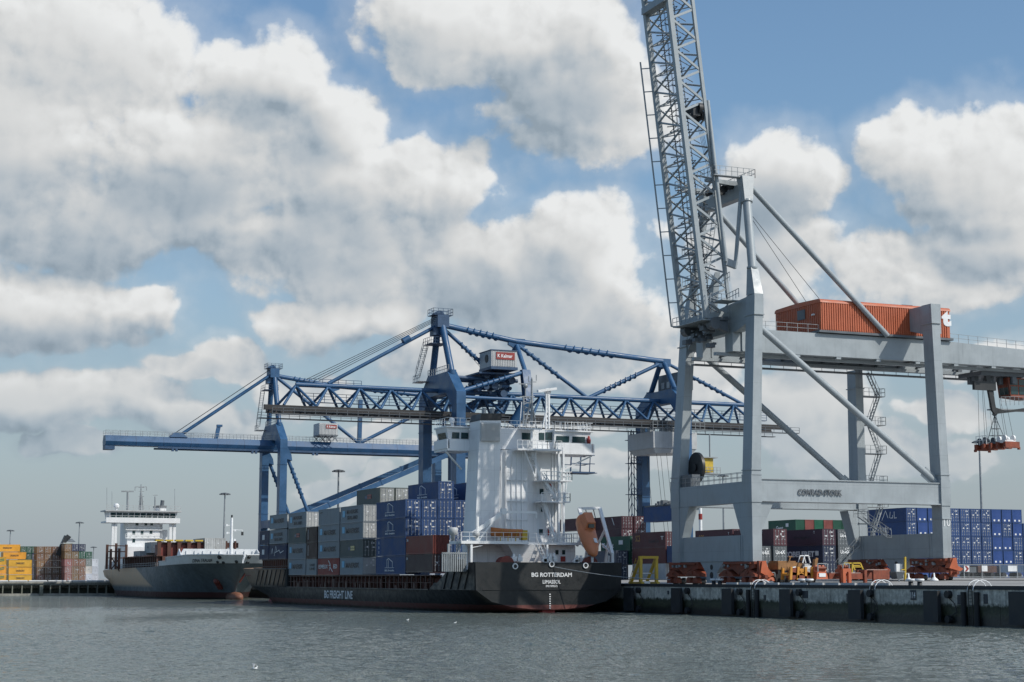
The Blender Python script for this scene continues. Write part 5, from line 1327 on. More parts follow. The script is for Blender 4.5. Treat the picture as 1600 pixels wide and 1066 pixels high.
# free-fall lifeboat on its ramp over the starboard quarter
b = MB(); fl, fh = [], []
for (pb, pt) in (((925,866),(905,795)),((957,866),(937,794))):
    q, p = W(*pb, y=210.9), W(*pt, y=216.4); b.bar(p, q, .42, .34); fl.append(q); fh.append(p)
    b.bar(q, (q.x,210.9,5.4), .32); b.bar(q+Vector((0,1.2,-.2)), (q.x,212.6,5.4), .3); b.bar(p.lerp(q,.45), (q.x,215.6,8.9), .26); b.bar(p.lerp(q,.7), (q.x,213.6,5.4), .24)
    b.bar(q+Vector((0,.6,.2)), q+Vector((.0,3.2,1.4)), .22)
b.bar(fh[0], fh[1], .36); b.bar(fl[0]-Vector((0,0,1.2)), fl[1]-Vector((0,0,1.2)), .22)
part('lifeboat_ramp', b, M['white_plain'])
b = MB(); c0 = (fh[0]+fh[1])/2; 
for e in (-.6,.6): b.tube(c0+Vector((e,0,-.1)), c0+Vector((e,-.6,-1.3)), .07, n=6)
part('lifeboat_hook', b, M['dark'])
lc = (fl[0]+fl[1]+fh[0]+fh[1])/4
ax = ((fl[0]-fh[0]).normalized()+Vector((.06,0,0))).normalized(); upv = Vector((1,0,0)).cross(ax).normalized()
if upv.z < 0: upv = -upv
nose = W(928.5,873,y=210.5); lb = thing('lifeboat', 'enclosed orange freefall lifeboat nose down on the white stern ramp', 'lifeboat', nose)
tail = nose - ax*6.9
def ring(t, w, hU, hD): 
    c = nose.lerp(tail, t)+upv*.45; o = []
    for i in range(14):
        a = 2*math.pi*i/14; u, v = math.cos(a), math.sin(a)
        u = math.copysign(abs(u)**.75, u); v = math.copysign(abs(v)**.75, v)
        o.append(c+Vector((1,0,0))*(u*w)+upv*(v*(hU if v > 0 else hD)))
    return o
b = MB(); rings = [ring(*k) for k in ((0,.08,.1,.1),(.05,.45,.35,.5),(.14,.72,.6,.85),(.28,.98,.85,1.0),(.5,1.12,1.0,1.05),(.75,1.12,1.1,1.05),(.93,.98,1.1,.95),(1.0,.8,.9,.8))]
r0 = len(b.v)
for r in rings: b.v += r
for i in range(len(rings)-1):
    for j in range(14): b.sm.add(len(b.f)); b.f.append((r0+i*14+j, r0+i*14+(j+1)%14, r0+(i+1)*14+(j+1)%14, r0+(i+1)*14+j))
b.f.append(tuple(r0+j for j in reversed(range(14)))); b.f.append(tuple(r0+(len(rings)-1)*14+j for j in range(14)))
lbh = b.build('boat_hull', M['lifeboat'] if 'lifeboat' in M else M['orange'], lb)
c = nose.lerp(tail,.74)+upv*1.45; b = MB()
def blk(b, c, l0, l1, w0, w1, h): b.hexa([c+ax*l0+Vector((-w0,0,0)),c+ax*l0+Vector((w0,0,0)),c-ax*l0+Vector((w0,0,0)),c-ax*l0+Vector((-w0,0,0))],[c+ax*l1+Vector((-w1,0,0))+upv*h,c+ax*l1+Vector((w1,0,0))+upv*h,c-ax*l0*.9+Vector((w1,0,0))+upv*h,c-ax*l0*.9+Vector((-w1,0,0))+upv*h])
blk(b, c, 1.2, .8, .8, .6, 1.0); tw = b.build('steering_tower', M['lifeboat'] if 'lifeboat' in M else M['orange'], lb)
b = MB(); b.box(c.x-.42,c.x+.42,c.y-1.25,c.y-1.0,c.z-.65,c.z-.15); b.build('window', M['glass'], lb)
b = MB(); w = nose.lerp(tail,.3)+upv*1.33; b.hexa([w+ax*.4+Vector((.1,0,0)),w+ax*.4+Vector((.55,0,-.05)),w-ax*.4+Vector((.55,0,-.05)),w-ax*.4+Vector((.1,0,0))],[w+ax*.4+Vector((.1,0,0))+upv*.06,w+ax*.4+Vector((.55,0,-.05))+upv*.06,w-ax*.4+Vector((.55,0,-.05))+upv*.06,w-ax*.4+Vector((.1,0,0))+upv*.06]); b.build('marking', M['letter_white'], lb)
# mooring gear on the poop
b = MB()
for px in (790, 921): b = MB(); a = X(px,878,211.6); b.tube((a-.1,211.2,6.4),(a-.1,212.6,6.4),.95,n=20); b.tube((a-.1,210.9,6.4),(a-.1,211.05,6.4),1.05,n=20); b.box(a-.1,a+2.2,211,212.6,5.36,6.2); part('mooring_winch', b, M['hatch'])

b = MB(); rr = random.Random(21)
for px in (796,803,812,850,853,860,866,902,908,914,899): 
    a = X(px,876,212); h = rr.uniform(.8,2.4); b.box(a-.14,a+.14,211.9,212.2,5.36,6.6+h*.6); b.box(a-.35,a+.35,211.8,212.3,6.3+h*.25,6.7+h*.35)
b.box(X(855,850,212.2)-.12,X(855,850,212.2)+.12,212.1,212.4,5.36,9.0); b.stairs((X(860,872,212.4),212.4,5.4),(X(848,850,212.4),213.9,9.0),(1,0,0),.6); part('poop_fittings', b, M['white_plain'])
b = MB(); b.box(X(702,880,214),X(722,880,214),213,216,5.36,7.0)
for i in range(12): a = X(690+i*3.3,876,213); b.box(a-.08,a+.08,212.6,212.8,5.4,7.9)
b.box(X(690,870,213),X(728,870,213),212.55,212.7,7.7,7.85); b.rail([(dx0,213.5,5.4),(dx0,217,5.4)],1.2,.6,.05); b.box(X(700,850,213),X(703,850,213),213,213.3,5.4,9.0); b.stairs((X(706,880,213.5),213.5,5.6),(X(719,857,213.5),213.5,9.1),(0,1,0),.7); part('side_gear', b, M['steel'])
# mooring line from the stern to a bollard ashore
b = MB(); p = W(866,886,y=209.85); q = Vector((0.9,200.5,QZ+.6)); pts = [p.lerp(q,i/10)-Vector((0,0,.35*math.sin(math.pi*i/10))) for i in range(11)]; b.path(pts, .05, 5)
tag(recenter(b.build('mooring_rope', M['steel']), p), 'thin mooring rope running from the black stern to the quay', 'rope')

# ======== grey general cargo ship, bow towards the viewer
DX = -14.0
dn = thing('container_ship', 'slate grey cargo ship DINA TRADER with tan brown side and white bow, bow towards us', 'ship', (DX, 410, 0))
def dpart(name, b, mat=None, parent=dn, **k): return b.build(name, mat or M['white'], parent, **k)
st = [(363.5, [(.05,-2,9),(.06,0,8.2),(.1,3,6.0),(.12,5.5,3.2),(.14,7.75,.9)]), (365.5, [(.2,-2,9),(.3,0,8.2),(.7,3,6.0),(1.6,5.5,3.2),(2.6,7.75,.9)]), (369, [(.6,-2,8),(.9,0,7.2),(1.9,3,5),(3.7,5.5,2.6),(5.6,7.75,.5)]),
      (375, [(1.2,-2,6),(2.3,0,5.2),(4.0,3,3.4),(6.3,5.5,1.6),(8.6,7.75,0)]), (384, [(3.6,-2,2),(5.6,0,1.4),(7.6,3,.8),(9.2,5.5,.3),(10.4,7.6,0)]), (396, [(8,-2),(9.4,0),(10.4,3),(10.8,5.5),(11,7.35)]), (410, [(9.8,-2),(10.7,0),(11,3),(11,5.5),(11,7.15)]),
      (450, [(9.8,-2),(10.7,0),(11,3),(11,5.5),(11,7.0)]), (459, [(5,-1),(7.8,0),(10.4,2.6),(11,5.0),(11,6.9)]), (466,[(2,-.3),(4.6,.8),(9.0,3.2),(10.7,5.0),(10.9,6.7)]), (472,[(1,1.2),(3.4,1.9),(8.0,3.6),(10.2,5.0),(10.7,6.6)])]
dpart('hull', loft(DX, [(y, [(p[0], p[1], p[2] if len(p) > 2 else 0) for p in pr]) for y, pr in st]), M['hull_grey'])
b = MB(); b.lathe((DX, 366.0, .4), [(.15,0),(.8,.6),(1.15,1.8),(1.25,4),(1.2,8)], 16, 'y'); dpart('bulbous_bow', b, paint('bulb_rust_red', (.20,.085,.05), .6, .4, .6, (.07,.04,.025)))
# white flared forecastle bulwark
fw_ = [(363.5,[(.14,7.72,.9),(.2,8.6,.2),(.3,9.5,-.7)]),(365.5,[(2.62,7.72,.9),(3.4,8.6,.1),(4.2,9.55,-.6)]),(369,[(5.62,7.72,.5),(6.4,8.6,0),(7.0,9.6,-.4)]),(375,[(8.62,7.72,0),(9.2,8.6,0),(9.6,9.6,0)]),(384,[(10.42,7.55,0),(10.7,8.4,0),(10.9,9.3,0)]),(390,[(10.8,7.45,0),(10.95,8.0,0),(11.02,9.2,0)]),(390.5,[(10.8,7.45,0),(10.95,7.9,0),(11.02,8.4,0)]),(398,[(11.02,7.3,0),(11.03,7.7,0),(11.04,8.3,0)])]
b = MB()
for s in (-1, 1):
    rows = []
    for (y, pr) in fw_:
        r = len(b.v); b.v += [Vector((DX+s*p[0], y+p[2], p[1])) for p in pr]; rows.append(r)
    for a, c in zip(rows, rows[1:]):
        for j in range(2): b.sm.add(len(b.f)); b.f.append((a+j, a+j+1, c+j+1, c+j) if s < 0 else (a+j, c+j, c+j+1, a+j+1))
    # thickness of the rail
for s in (-1, 1):
    tops = [Vector((DX+s*pr[-1][0], y+pr[-1][2], pr[-1][1])) for y, pr in fw_]
    for p, q in zip(tops, tops[1:]): b.bar(p, q, .3, .16)
dpart('forecastle_bulwark', b, M['hull_white'])
b = MB(); b.prism([(DX-10.2,385.0,0),(DX-5,373.5,0),(DX,370,0),(DX+5,373.5,0),(DX+10.2,385.0,0),(DX+10.2,399,0),(DX-10.2,399,0)], (0,0,7.6), (0,0,7.75)); b.box(DX-10.8,DX+10.8,399,470,6.6,6.8); dpart('deck', b, M['tin'])
# breakwater wall with sloping wings
b = MB(); wy = 388.0
b.prism([(DX-9.4,0,7.76),(DX+9.4,0,7.76),(DX+9.2,0,11.1),(DX-7.6,0,11.1)], (0,wy,0), (0,wy+.4,0)); b.prism([(DX-9.4,wy,7.76),(DX-8.6,wy,11.1),(DX-9.0,wy-7,7.9)], (-.1,0,0), (.1,0,0)); b.prism([(DX+9.4,wy,7.76),(DX+9.2,wy,11.1),(DX+9.0,wy-8,8.2)], (-.1,0,0), (.1,0,0))
for i in range(9): x = DX-7+i*1.9; b.box(x-.06,x+.06,wy-.3,wy-.01,7.8,10.7)
dpart('breakwater', b, M['hull_white'])
b = MB()
for i in range(5): x = DX-5+i*2.4; b.box(x,x+1.4,378,380.5,7.76,8.9); 
b.rail([(DX-7,382,8.6),(DX+8,382,8.6)],1.1,1,.05); dpart('windlass', b, M['hull_white'])
mp = W(361,868,y=381)
b = MB(); b.tube((mp.x,381,7.7),(mp.x,381,W(361,809,y=381).z),.42,.26,n=12)
for py, l in ((821,-4.5),(829,3.0),(833,-4),(844,3)): z = W(361,py,y=381).z; b.bar((mp.x,381,z),(mp.x+l*.25,381,z),.12); b.box(mp.x+l*.25-.2,mp.x+l*.25+.2,380.8,381.2,z-.2,z+.25)
z = W(361,828,y=381).z; b.bar((mp.x,381,z),(mp.x+2.6,381,z),.1); b.bar((mp.x+2.5,381,z),(mp.x+2.4,381,z-1),.06); dpart('foremast', b, M['white_plain'])
b = MB(); z = W(361,809,y=381).z; b.tube((mp.x,381,z-.2),(mp.x,381,z+.6),.2,n=8); b.box(mp.x+2.2,mp.x+2.7,380.9,381.1,W(361,833,y=381).z-.5,W(361,833,y=381).z+.3); dpart('mast_lantern', b, M['dark'])
# recesses and anchor pocket on the flare
def flare(px, py, w, h, mat='dark'):
    """small dark opening set on the bow flare"""
    best = None
    for i in range(400):
        t = .9+.35*i/400
        d = W(px, py, y=360+30*i/400)
        # half breadth of the bow at that place, from the station table
        y = d.y; z = d.z
        rows = st if z < 7.72 else fw_
        for (ya, pa), (yb, pb) in zip(rows, rows[1:]):
            def at(pr, yy):
                for u, v in zip(pr, pr[1:]):
                    if u[1] <= z <= v[1]:
                        k = (z-u[1])/(v[1]-u[1]); return u[0]+(v[0]-u[0])*k, yy+((u[2] if len(u)>2 else 0)+((v[2] if len(v)>2 else 0)-(u[2] if len(u)>2 else 0))*k)
                return None
            A_, B2 = at(pa, ya), at(pb, yb)
            if A_ and B2 and min(A_[1],B2[1]) <= y <= max(A_[1],B2[1]):
                hb = A_[0]+(B2[0]-A_[0])*(y-A_[1])/(B2[1]-A_[1]+1e-9)
                e = abs(abs(d.x-DX)-hb)
                if best is None or e < best[0]: best = (e, d.copy())
    return best[1] if best else W(px, py, y=366)
b = MB()
for (px, py, w, h) in ((343,870.5,.5,.4),(340,878,.34,.34),(349,879,.36,.36),(369.5,877.5,.4,.34),(389,870.5,.45,.35),(385,878.5,.3,.3),(388,878.5,.3,.25)):
    c = flare(px, py, w, h); b.ball(c, w, 10, 6)
dpart('hawse_hole', b, M['dark'])
b = MB(); c = flare(339,908,1,1); c2 = flare(346,919,1,1); b.bar(c, c2, 1.1, 1.0); b.ball(c, .8, 10, 6); dpart('anchor_pocket', b, M['hatch'])
b = MB(); c = flare(373,909,1,1); b.bar(c, c+Vector((1.0,-.8,1.9)), .5, .7); dpart('anchor', b, M['hatch'])
n0, n1 = flare(304,876,1,1), flare(333,874.5,1,1)
me_o = lettering('DINA TRADER', (0,0,0), '-x', 8.0, .80, M['letter_dark'], dn, bold=.02)
nt = [flare(302+31*i/8, 876.3-1.3*i/8, 1, 1) for i in range(9)]
for v in me_o.data.vertices:
    p = v.co + Vector(dn.location); k = min(1, max(0, (-p.y)/8.0+.5))*8; i = min(7, int(k))
    v.co = nt[i].lerp(nt[i+1], k-i)+Vector((-.20,-.12,p.z)) - Vector(dn.location)
# aft superstructure
ys_ = 452.0
def DXp(px, py=830, y=ys_): return W(px, py, y=y)
a, c = DXp(199), DXp(250); zt = DXp(220,815).z
b = MB(); b.box(a.x, c.x, ys_, ys_+10, 6.8, zt); b.box(a.x+.06,c.x+2.6,ys_+3,ys_+9.9,6.8,zt-2); tw2 = dpart('accommodation_tower', b)
b = MB()
for (px, py) in ((214,819),(228,819),(237,819),(209,832.5),(222,832.5),(209,845),(236,832)): q = DXp(px,py); b.box(q.x-.35,q.x+.35,ys_-.06,ys_-.005,q.z-.45,q.z+.45)
dpart('window', b, M['glass'], tw2)
b = MB()
for py in (828, 841): q = DXp(220,py); b.box(a.x-.5,c.x+.5,ys_-.5,ys_+.0-.01,q.z-.1,q.z+.08); b.rail([(a.x-.5,ys_-.45,q.z+.08),(c.x+.5,ys_-.45,q.z+.08)],1.0,1.5,.05)
dpart('gallery', b, M['white_plain'], tw2)
l, r = DXp(164,812).x, DXp(279,812).x; z0, z1, z2 = DXp(220,815).z, DXp(220,809).z, DXp(220,800).z
b = MB(); b.box(l, r, ys_-1.8, ys_+6, z0-.4, z0); b.box(l,r,ys_-1.8,ys_-1.6,z0,z0+.9); br2 = dpart('bridge_deck', b, M['white_plain'])
b = MB(); b.hexa([(l+1.2,ys_-1,z0),(r-1.2,ys_-1,z0),(r-1.2,ys_+5,z0),(l+1.2,ys_+5,z0)],[(l+.6,ys_-1.5,z2),(r-.6,ys_-1.5,z2),(r-.6,ys_+5,z2),(l+.6,ys_+5,z2)]); dpart('wheelhouse', b, M['white'], br2)
b = MB(); n = 11
for i in range(n):
    u0, u1 = l+1.1+(r-l-2.2)*(i+.06)/n, l+1.1+(r-l-2.2)*(i+.94)/n; za, zb_ = z0+1.0, z2-.35; ya, yb = ys_-1-.5*(za-z0)/(z2-z0)-.03, ys_-1-.5*(zb_-z0)/(z2-z0)-.03
    b.hexa([(u0,ya-.03,za),(u1,ya-.03,za),(u1,ya,za),(u0,ya,za)],[(u0,yb-.03,zb_),(u1,yb-.03,zb_),(u1,yb,zb_),(u0,yb,zb_)])
dpart('wheelhouse_window', b, M['glass'], br2)
b = MB(); b.box(l-.3,r+.3,ys_-2.2,ys_+5.4,z2,z2+.3); b.rail([(l,ys_-2,z2+.3),(r,ys_-2,z2+.3)],1.2,1.4,.05); b.rail([(l,ys_-1.75,z0+.1),(r,ys_-1.75,z0+.1)],1.3,1.2,.05); dpart('roof', b, M['tin'], br2)
b = MB()
for px in (175, 179, 265, 271): q = DXp(px,850); b.box(q.x-.35,q.x+.35,ys_-1,ys_-.4,6.8,z0-.4)
b.bar((DXp(265).x,ys_+1,12),(DXp(271).x,ys_+1,z0-.4),.3); b.box(DXp(253).x,DXp(259).x,ys_+4,ys_+4.3,9,z0-.5); dpart('wing_pillar', b, M['white_plain'], br2)
b = MB(); q = lambda px, py: W(px, py, y=ys_+2)
b.tube(q(199.5,800),q(199.5,768),.35,.25,n=8); b.bar(q(190,768),q(209,768),.45,.35); b.tube(q(220,800),q(220.5,757),.28,.12,n=8); b.tube(q(217,800),q(219.5,770),.12,n=6); b.tube(q(224,800),q(221.5,770),.12,n=6)
for py in (762,768,776,784): b.bar(q(216.5,py),q(225,py),.14)
b.bar(q(211,761),q(229,761),.18); b.bar(q(211,761),q(211,767),.15); b.bar(q(229,761),q(229,767),.15); b.tube(q(242,800),q(242.5,776),.18,n=6); b.bar(q(239,774),q(246,774),.15)
for px, py in ((167,762),(175,768),(273,764)): b.tube(q(px,800),q(px,py),.05,n=5)
dpart('radar_mast', b, M['steel'], br2)
b = MB(); p = q(182,791); b.ball(p, .75); b.tube(q(182,800), p, .3, n=8); dpart('satellite_dome', b, M['white_plain'], br2)
b = MB(); p, r_ = q(246,800), q(261,793); b.box(p.x,r_.x,ys_+3,ys_+7,p.z,r_.z); f2 = dpart('funnel', b, M['white_plain'])
b = MB(); b.box(p.x-.1,r_.x+.1,ys_+2.9,ys_+7.1,r_.z,r_.z+.5); b.tube(q(253,791),q(254,782),.5,n=10); dpart('funnel_cap', b, M['gray_dark'], f2)
# hold: coaming, hatch panels, cell posts
b = MB(); b.box(DX-9.4,DX+9.4,402,446,6.8,9.6); dpart('hatch_coaming', b, M['brown'])
b = MB()
for i in range(20): y = 402.5+i*2.2; b.box(DX-10.6,DX-10.3,y,y+.3,6.8,9.9)
b.box(DX-10.8,DX-9.4,402,446,9.6,9.75); dpart('coaming_stay', b, M['brown'], kind='stuff')
p0, p1 = W(246,870,y=404).x, W(311,870,y=404).x
b = MB(); zt2 = W(280,846,y=404).z; b.box(p0,p1+3,404,407,8.5,zt2-.8); dpart('hatch_panel', b, M['hatch'])
for i in range(5):
    px = 249+i*15.5; x = W(px,850,y=403).x
    b = MB(); b.box(x-.4,x+.4,403,403.8,8,zt2); pst = dpart('cell_post', b, M['brown'])
    b = MB(); b.box(x-.9,x+.9,402.8,404.2,zt2,zt2+.35); dpart('post_cap', b, M['yellow'], pst)
b = MB(); z = W(340,848,y=404).z; b.box(W(246,845,y=404).x,W(373,845,y=404).x,404.2,404.6,z-1.2,z)
for i in range(9): x = W(312+i*7,845,y=404).x; b.box(x-.2,x+.2,403.9,404.7,z-1.6,z+.4)
dpart('cell_beam', b, M['brown'])
for px in (168, 174, 182, 187, 198):
    x = W(px,850,y=441); b = MB(); b.box(x.x-.28,x.x+.28,441,441.6,6.8,W(px,(851,858,849,857,851)[(168,174,182,187,198).index(px)],y=441).z); dpart('cell_post', b, M['brown'])
b = MB(); x0_, x1_ = W(168,850,y=441).x, W(198,850,y=441).x
for py in (853, 862, 872): z = W(180,py,y=441).z; b.bar((x0_,441.3,z),(x1_,441.3,z),.25)
b.bar((W(174,870,y=441).x,441.3,W(174,870,y=441).z),(W(187,895,y=441).x,441.3,W(187,893,y=441).z),.25); b.bar((W(187,872,y=441).x,441.3,W(174,872,y=441).z),(W(174,890,y=441).x,441.3,W(187,890,y=441).z),.25); dpart('cell_brace', b, M['brown'])
# stern superstructure steps behind the posts
b = MB(); b.box(DX-9.5,DX-4,446,462,6.8,12.5); b.box(DX-10,DX-6,462,468,6.6,9.5); dpart('stern_house', b, M['white'])
b = MB(); b.rail([(DX-10.9,400,7.1),(DX-10.9,446,7.0)],1.0,2,.05); b.rail([(DX-10.6,458,6.9),(DX-10.4,471,6.6)],1.2,1.5,.05); dpart('handrail', b, M['steel'])
# ---------------------------------------------------------------- shipping containers
_cm = {}
def corrugate(b, p, q, out, z0, z1, per=0.30, dep=0.036):
    p, q, out = vec(p), vec(q), vec(out); L = (q-p).length; d = (q-p).normalized(); n = max(2, int(L/per)); st = L/n
    pts = []
    for i in range(n):
        for f, o in ((0, 0), (.25, 0), (.5, -dep), (.75, -dep)): pts.append(p+d*(i+f)*st+out*o)
    pts.append(q)
    for a, c in zip(pts, pts[1:]): b.face([(a.x,a.y,z0),(c.x,c.y,z0),(c.x,c.y,z1),(a.x,a.y,z1)])
def cmeshes(L, H, closed):
    k = (round(L, 2), round(H, 2), closed)
    if k in _cm: return _cm[k]
    w, l = 1.219, L/2
    def raw(b, name, mat):
        o = b.build(name, mat); me = o.data; bpy.data.objects.remove(o); return me
    b = MB()
    for x in (-w, w-.11):
        for y in (-l, l-.13): b.box(x, x+.11, y, y+.13, 0, H)
        b.box(x, x+.11, -l+.131, l-.131, 0, .15); b.box(x, x+.11, -l+.131, l-.131, H-.10, H-.01)
    for y in (-l, l-.13): b.box(-w+.111, w-.111, y, y+.13, 0, .13); b.box(-w+.111, w-.111, y, y+.13, H-.13, H-.01)
    corrugate(b, (-w+.03, l-.13, 0), (-w+.03, -l+.13, 0), (-1,0,0), .151, H-.101)
    corrugate(b, (w-.03, -l+.13, 0), (w-.03, l-.13, 0), (1,0,0), .151, H-.101)
    corrugate(b, (w-.11, l-.03, 0), (-w+.11, l-.03, 0), (0,1,0), .131, H-.131)
    if closed: corrugate(b, (-w+.11, -l+.03, 0), (w-.11, -l+.03, 0), (0,-1,0), .131, H-.131, .24, .045)
    b.face([(-w+.1,-l+.1,H-.02),(w-.1,-l+.1,H-.02),(w-.1,l-.1,H-.02),(-w+.1,l-.1,H-.02)])
    b.face([(-w+.1,l-.1,.05),(w-.1,l-.1,.05),(w-.1,-l+.1,.05),(-w+.1,-l+.1,.05)])
    r = {'body': raw(b, 'shipping_container', M['box'])}
    if not closed:
        for i, s in ((0, -1), (1, 1)):
            x0, x1 = (-w+.112, -.01) if s < 0 else (.01, w-.112)
            d = MB(); d.box(x0, x1, -l+.03, -l+.08, .135, H-.135)
            for z in (.55, 1.1, 1.65, 2.15): d.box(x0+.04, x1-.04, -l+.018, -l+.029, z, z+.05)
            r['door%d' % i] = raw(d, 'door', M['box'])
            k2 = MB()
            for f in (.25, .75):
                x = x0+(x1-x0)*f; k2.tube((x,-l+.0,.14),(x,-l+.0,H-.14),.028,n=6)
                for z in (.3, .95, 1.5, H-.35): k2.box(x-.07, x+.07, -l-.02, -l+.017, z-.05, z+.05)
                k2.box(x-.02, x+.28 if f < .5 else x+.02, -l-.03, -l-.0, 1.02, 1.09)
            r['rod%d' % i] = raw(k2, 'lock_rods', M['rod'])
            for var in range(3):
              g = MB(); rv = random.Random(var*5+i)
              for (u, v, a, c) in ((.36,.64,H-.62,H-.42),(.36,.64,H*.52,H*.60),(.10,.2,H-.8,H-.45)) if s > 0 else ((.38,.62,H*.50,H*.60),):
                du, dz = rv.uniform(-.12, .12), rv.uniform(-.35, .3); g.box(x0+(x1-x0)*max(.06,min(.7,u+du)), x0+(x1-x0)*min(.94,max(.2,v+du*rv.uniform(.3,1.2))), -l+.0095, -l+.0175, a+dz*.6, c+dz*.6-rv.uniform(0,.06))
              r['mark%d%d' % (i, var)] = raw(g, 'data_plate', M['placard'])
    _cm[k] = r
    return r
def mesh_obj(name, me, parent=None, color=None):
    o = bpy.data.objects.new(name, me); COL.objects.link(o)
    if parent: o.parent = parent
    if color: o.color = (*color, 1)
    return o
def container(x0, y0, z0, L, H, col, label, group, closed=False, detail=2, endcol=None):
    """box whose near corner on the water side is (x0, y0); doors face -y"""
    m = cmeshes(L, H, closed)
    j = 1+random.uniform(-.10, .10); col = tuple(c*j for c in col)
    o = mesh_obj('shipping_container', m['body'], None, col)
    o.location = (x0+1.219+random.uniform(-.02,.02), y0+L/2+random.uniform(-.05,.05), z0)
    tag(o, label, 'container', group)
    if not closed and detail:
        for i in (0, 1):
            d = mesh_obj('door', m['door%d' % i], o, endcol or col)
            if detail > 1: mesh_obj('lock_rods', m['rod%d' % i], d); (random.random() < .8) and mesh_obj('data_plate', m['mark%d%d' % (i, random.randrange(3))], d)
    o['L'] = L; o['H'] = H
    return o
def side_text(o, txt, u, v, w, h, mat, bold=.02):
    """lettering on the long side facing the water; u along the side from its far end, v up (fractions)"""
    L, H = o['L'], o['H']
    return lettering(txt, (o.location.x-1.222, o.location.y+L/2-u*L, o.location.z+v*H), '-x', w*L, h*H, M[mat], o, bold=bold)
def side_patch(o, u0, u1, v0, v1, mat, name='emblem'):
    L, H = o['L'], o['H']; c = o.location
    b = MB(); b.box(c.x-1.237, c.x-1.2195, c.y+L/2-u1*L, c.y+L/2-u0*L, c.z+v0*H, c.z+v1*H); return b.build(name, M[mat], o)
def side_bars(o, segs, r, mat, name='emblem'):
    L, H = o['L'], o['H']; c = o.location; b = MB()
    for (u0, v0, u1, v1) in segs: b.bar((c.x-1.235, c.y+L/2-u0*L, c.z+v0*H), (c.x-1.235, c.y+L/2-u1*L, c.z+v1*H), .03, r, up=(0,0,1)) if abs(u1-u0) > .001 else b.bar((c.x-1.235, c.y+L/2-u0*L, c.z+v0*H), (c.x-1.235, c.y+L/2-u1*L, c.z+v1*H), r, .03, up=(1,0,0))
    return b.build(name, M[mat], o)
def maersk(o, second=False):
    side_patch(o, .09, .20, .42 if not second else .36, .80 if not second else .74, 'letter_lightblue')
    if second: side_text(o, 'MAERSK', .53, .66, .50, .23, 'letter_dark', .035); side_text(o, 'SEALAND', .53, .31, .46, .22, 'letter_dark', .02)
    else: side_text(o, 'MAERSK', .56, .55, .58, .30, 'letter_dark', .035)
def houselogo(o):
    side_bars(o, [(.32,.36,.64,.36)], .06, 'letter_white'); side_bars(o, [(.39,.36,.39,.80),(.44,.36,.44,.78),(.39,.80,.45,.87),(.45,.87,.58,.68),(.58,.68,.58,.38)], .10, 'letter_white')
    side_text(o, 'BG freight', .48, .20, .32, .13, 'letter_white', .02)
def nedlloyd(o, col):
    side_patch(o, .36, .46, .42, .60, 'blue_dark'); side_patch(o, .47, .64, .40, .66, col); side_text(o, 'Nedlloyd', .55, .52, .16, .10, 'letter_dark', .01)
C_MAE, C_GRN, C_BLU, C_NAV = (.215,.245,.265), (.085,.105,.10), (.022,.062,.17), (.022,.03,.075)
C_BRN, C_MAR, C_RED, C_DBR = (.20,.055,.04), (.085,.028,.038), (.22,.04,.03), (.06,.032,.024)
C_GRE, C_GRY, C_WHT, C_OCH = (.012,.075,.045), (.16,.17,.175), (.58,.59,.58), (.24,.13,.055)
ORD = ['bottom', 'second', 'third', 'fourth', 'fifth']
G1 = 'containers on the black ship'
BX, BZ, TP = -22.3, 5.1, 2.72
def onship(x, y0, y1, tier, col, label, base=BZ, H=2.68, **k):
    return container(x, y0, base+tier*TP, y1-y0, H, col, label, G1, **k)
# bay next to the house: two brown boxes
container(BX, 226.6, 5.35, 11.1, 2.52, (.075,.045,.042), 'dull brown container under the orange-ended one beside the white house', G1)
container(BX, 226.6, 7.92, 11.1, 2.59, (.15,.042,.034), 'red brown container with lit ribbed orange end beside the white house', G1, closed=True)
for o in bpy.data.objects:
    if o.get('label', '').startswith('red brown container with lit'): o.color = (.21,.05,.035,1); side_text(o, 'SA', .06, .78, .06, .14, 'letter_white')
for o in bpy.data.objects:
    if o.get('label', '').startswith('dull brown container under'): side_text(o, 'SA', .06, .78, .06, .14, 'letter_white')
# blue 45-foot stack, four to five high
for c in range(5):
    x = BX+c*2.53
    for t in range(5 if c in (2, 4) else 4):
        if c and t < 1: continue
        if c == 0: lab = 'blue container with white house emblem, %s tier of outermost blue stack' % ORD[t] if t != 1 else 'plain blue container without emblem, second tier of the outermost blue stack'
        else: lab = 'blue container, %s tier, %s blue stack in from the side' % (ORD[t], ('', 'second', 'third', 'fourth', 'fifth')[c])
        o = onship(x, 238.0, 251.2, t, C_BLU, lab)
        if (c == 0 and t != 1) or t == 4: houselogo(o)
        if c == 0 and t == 1: side_bars(o, [(.10,.82,.10,.66),(.10,.55,.10,.40),(.10,.28,.10,.14)], .12, 'letter_white')
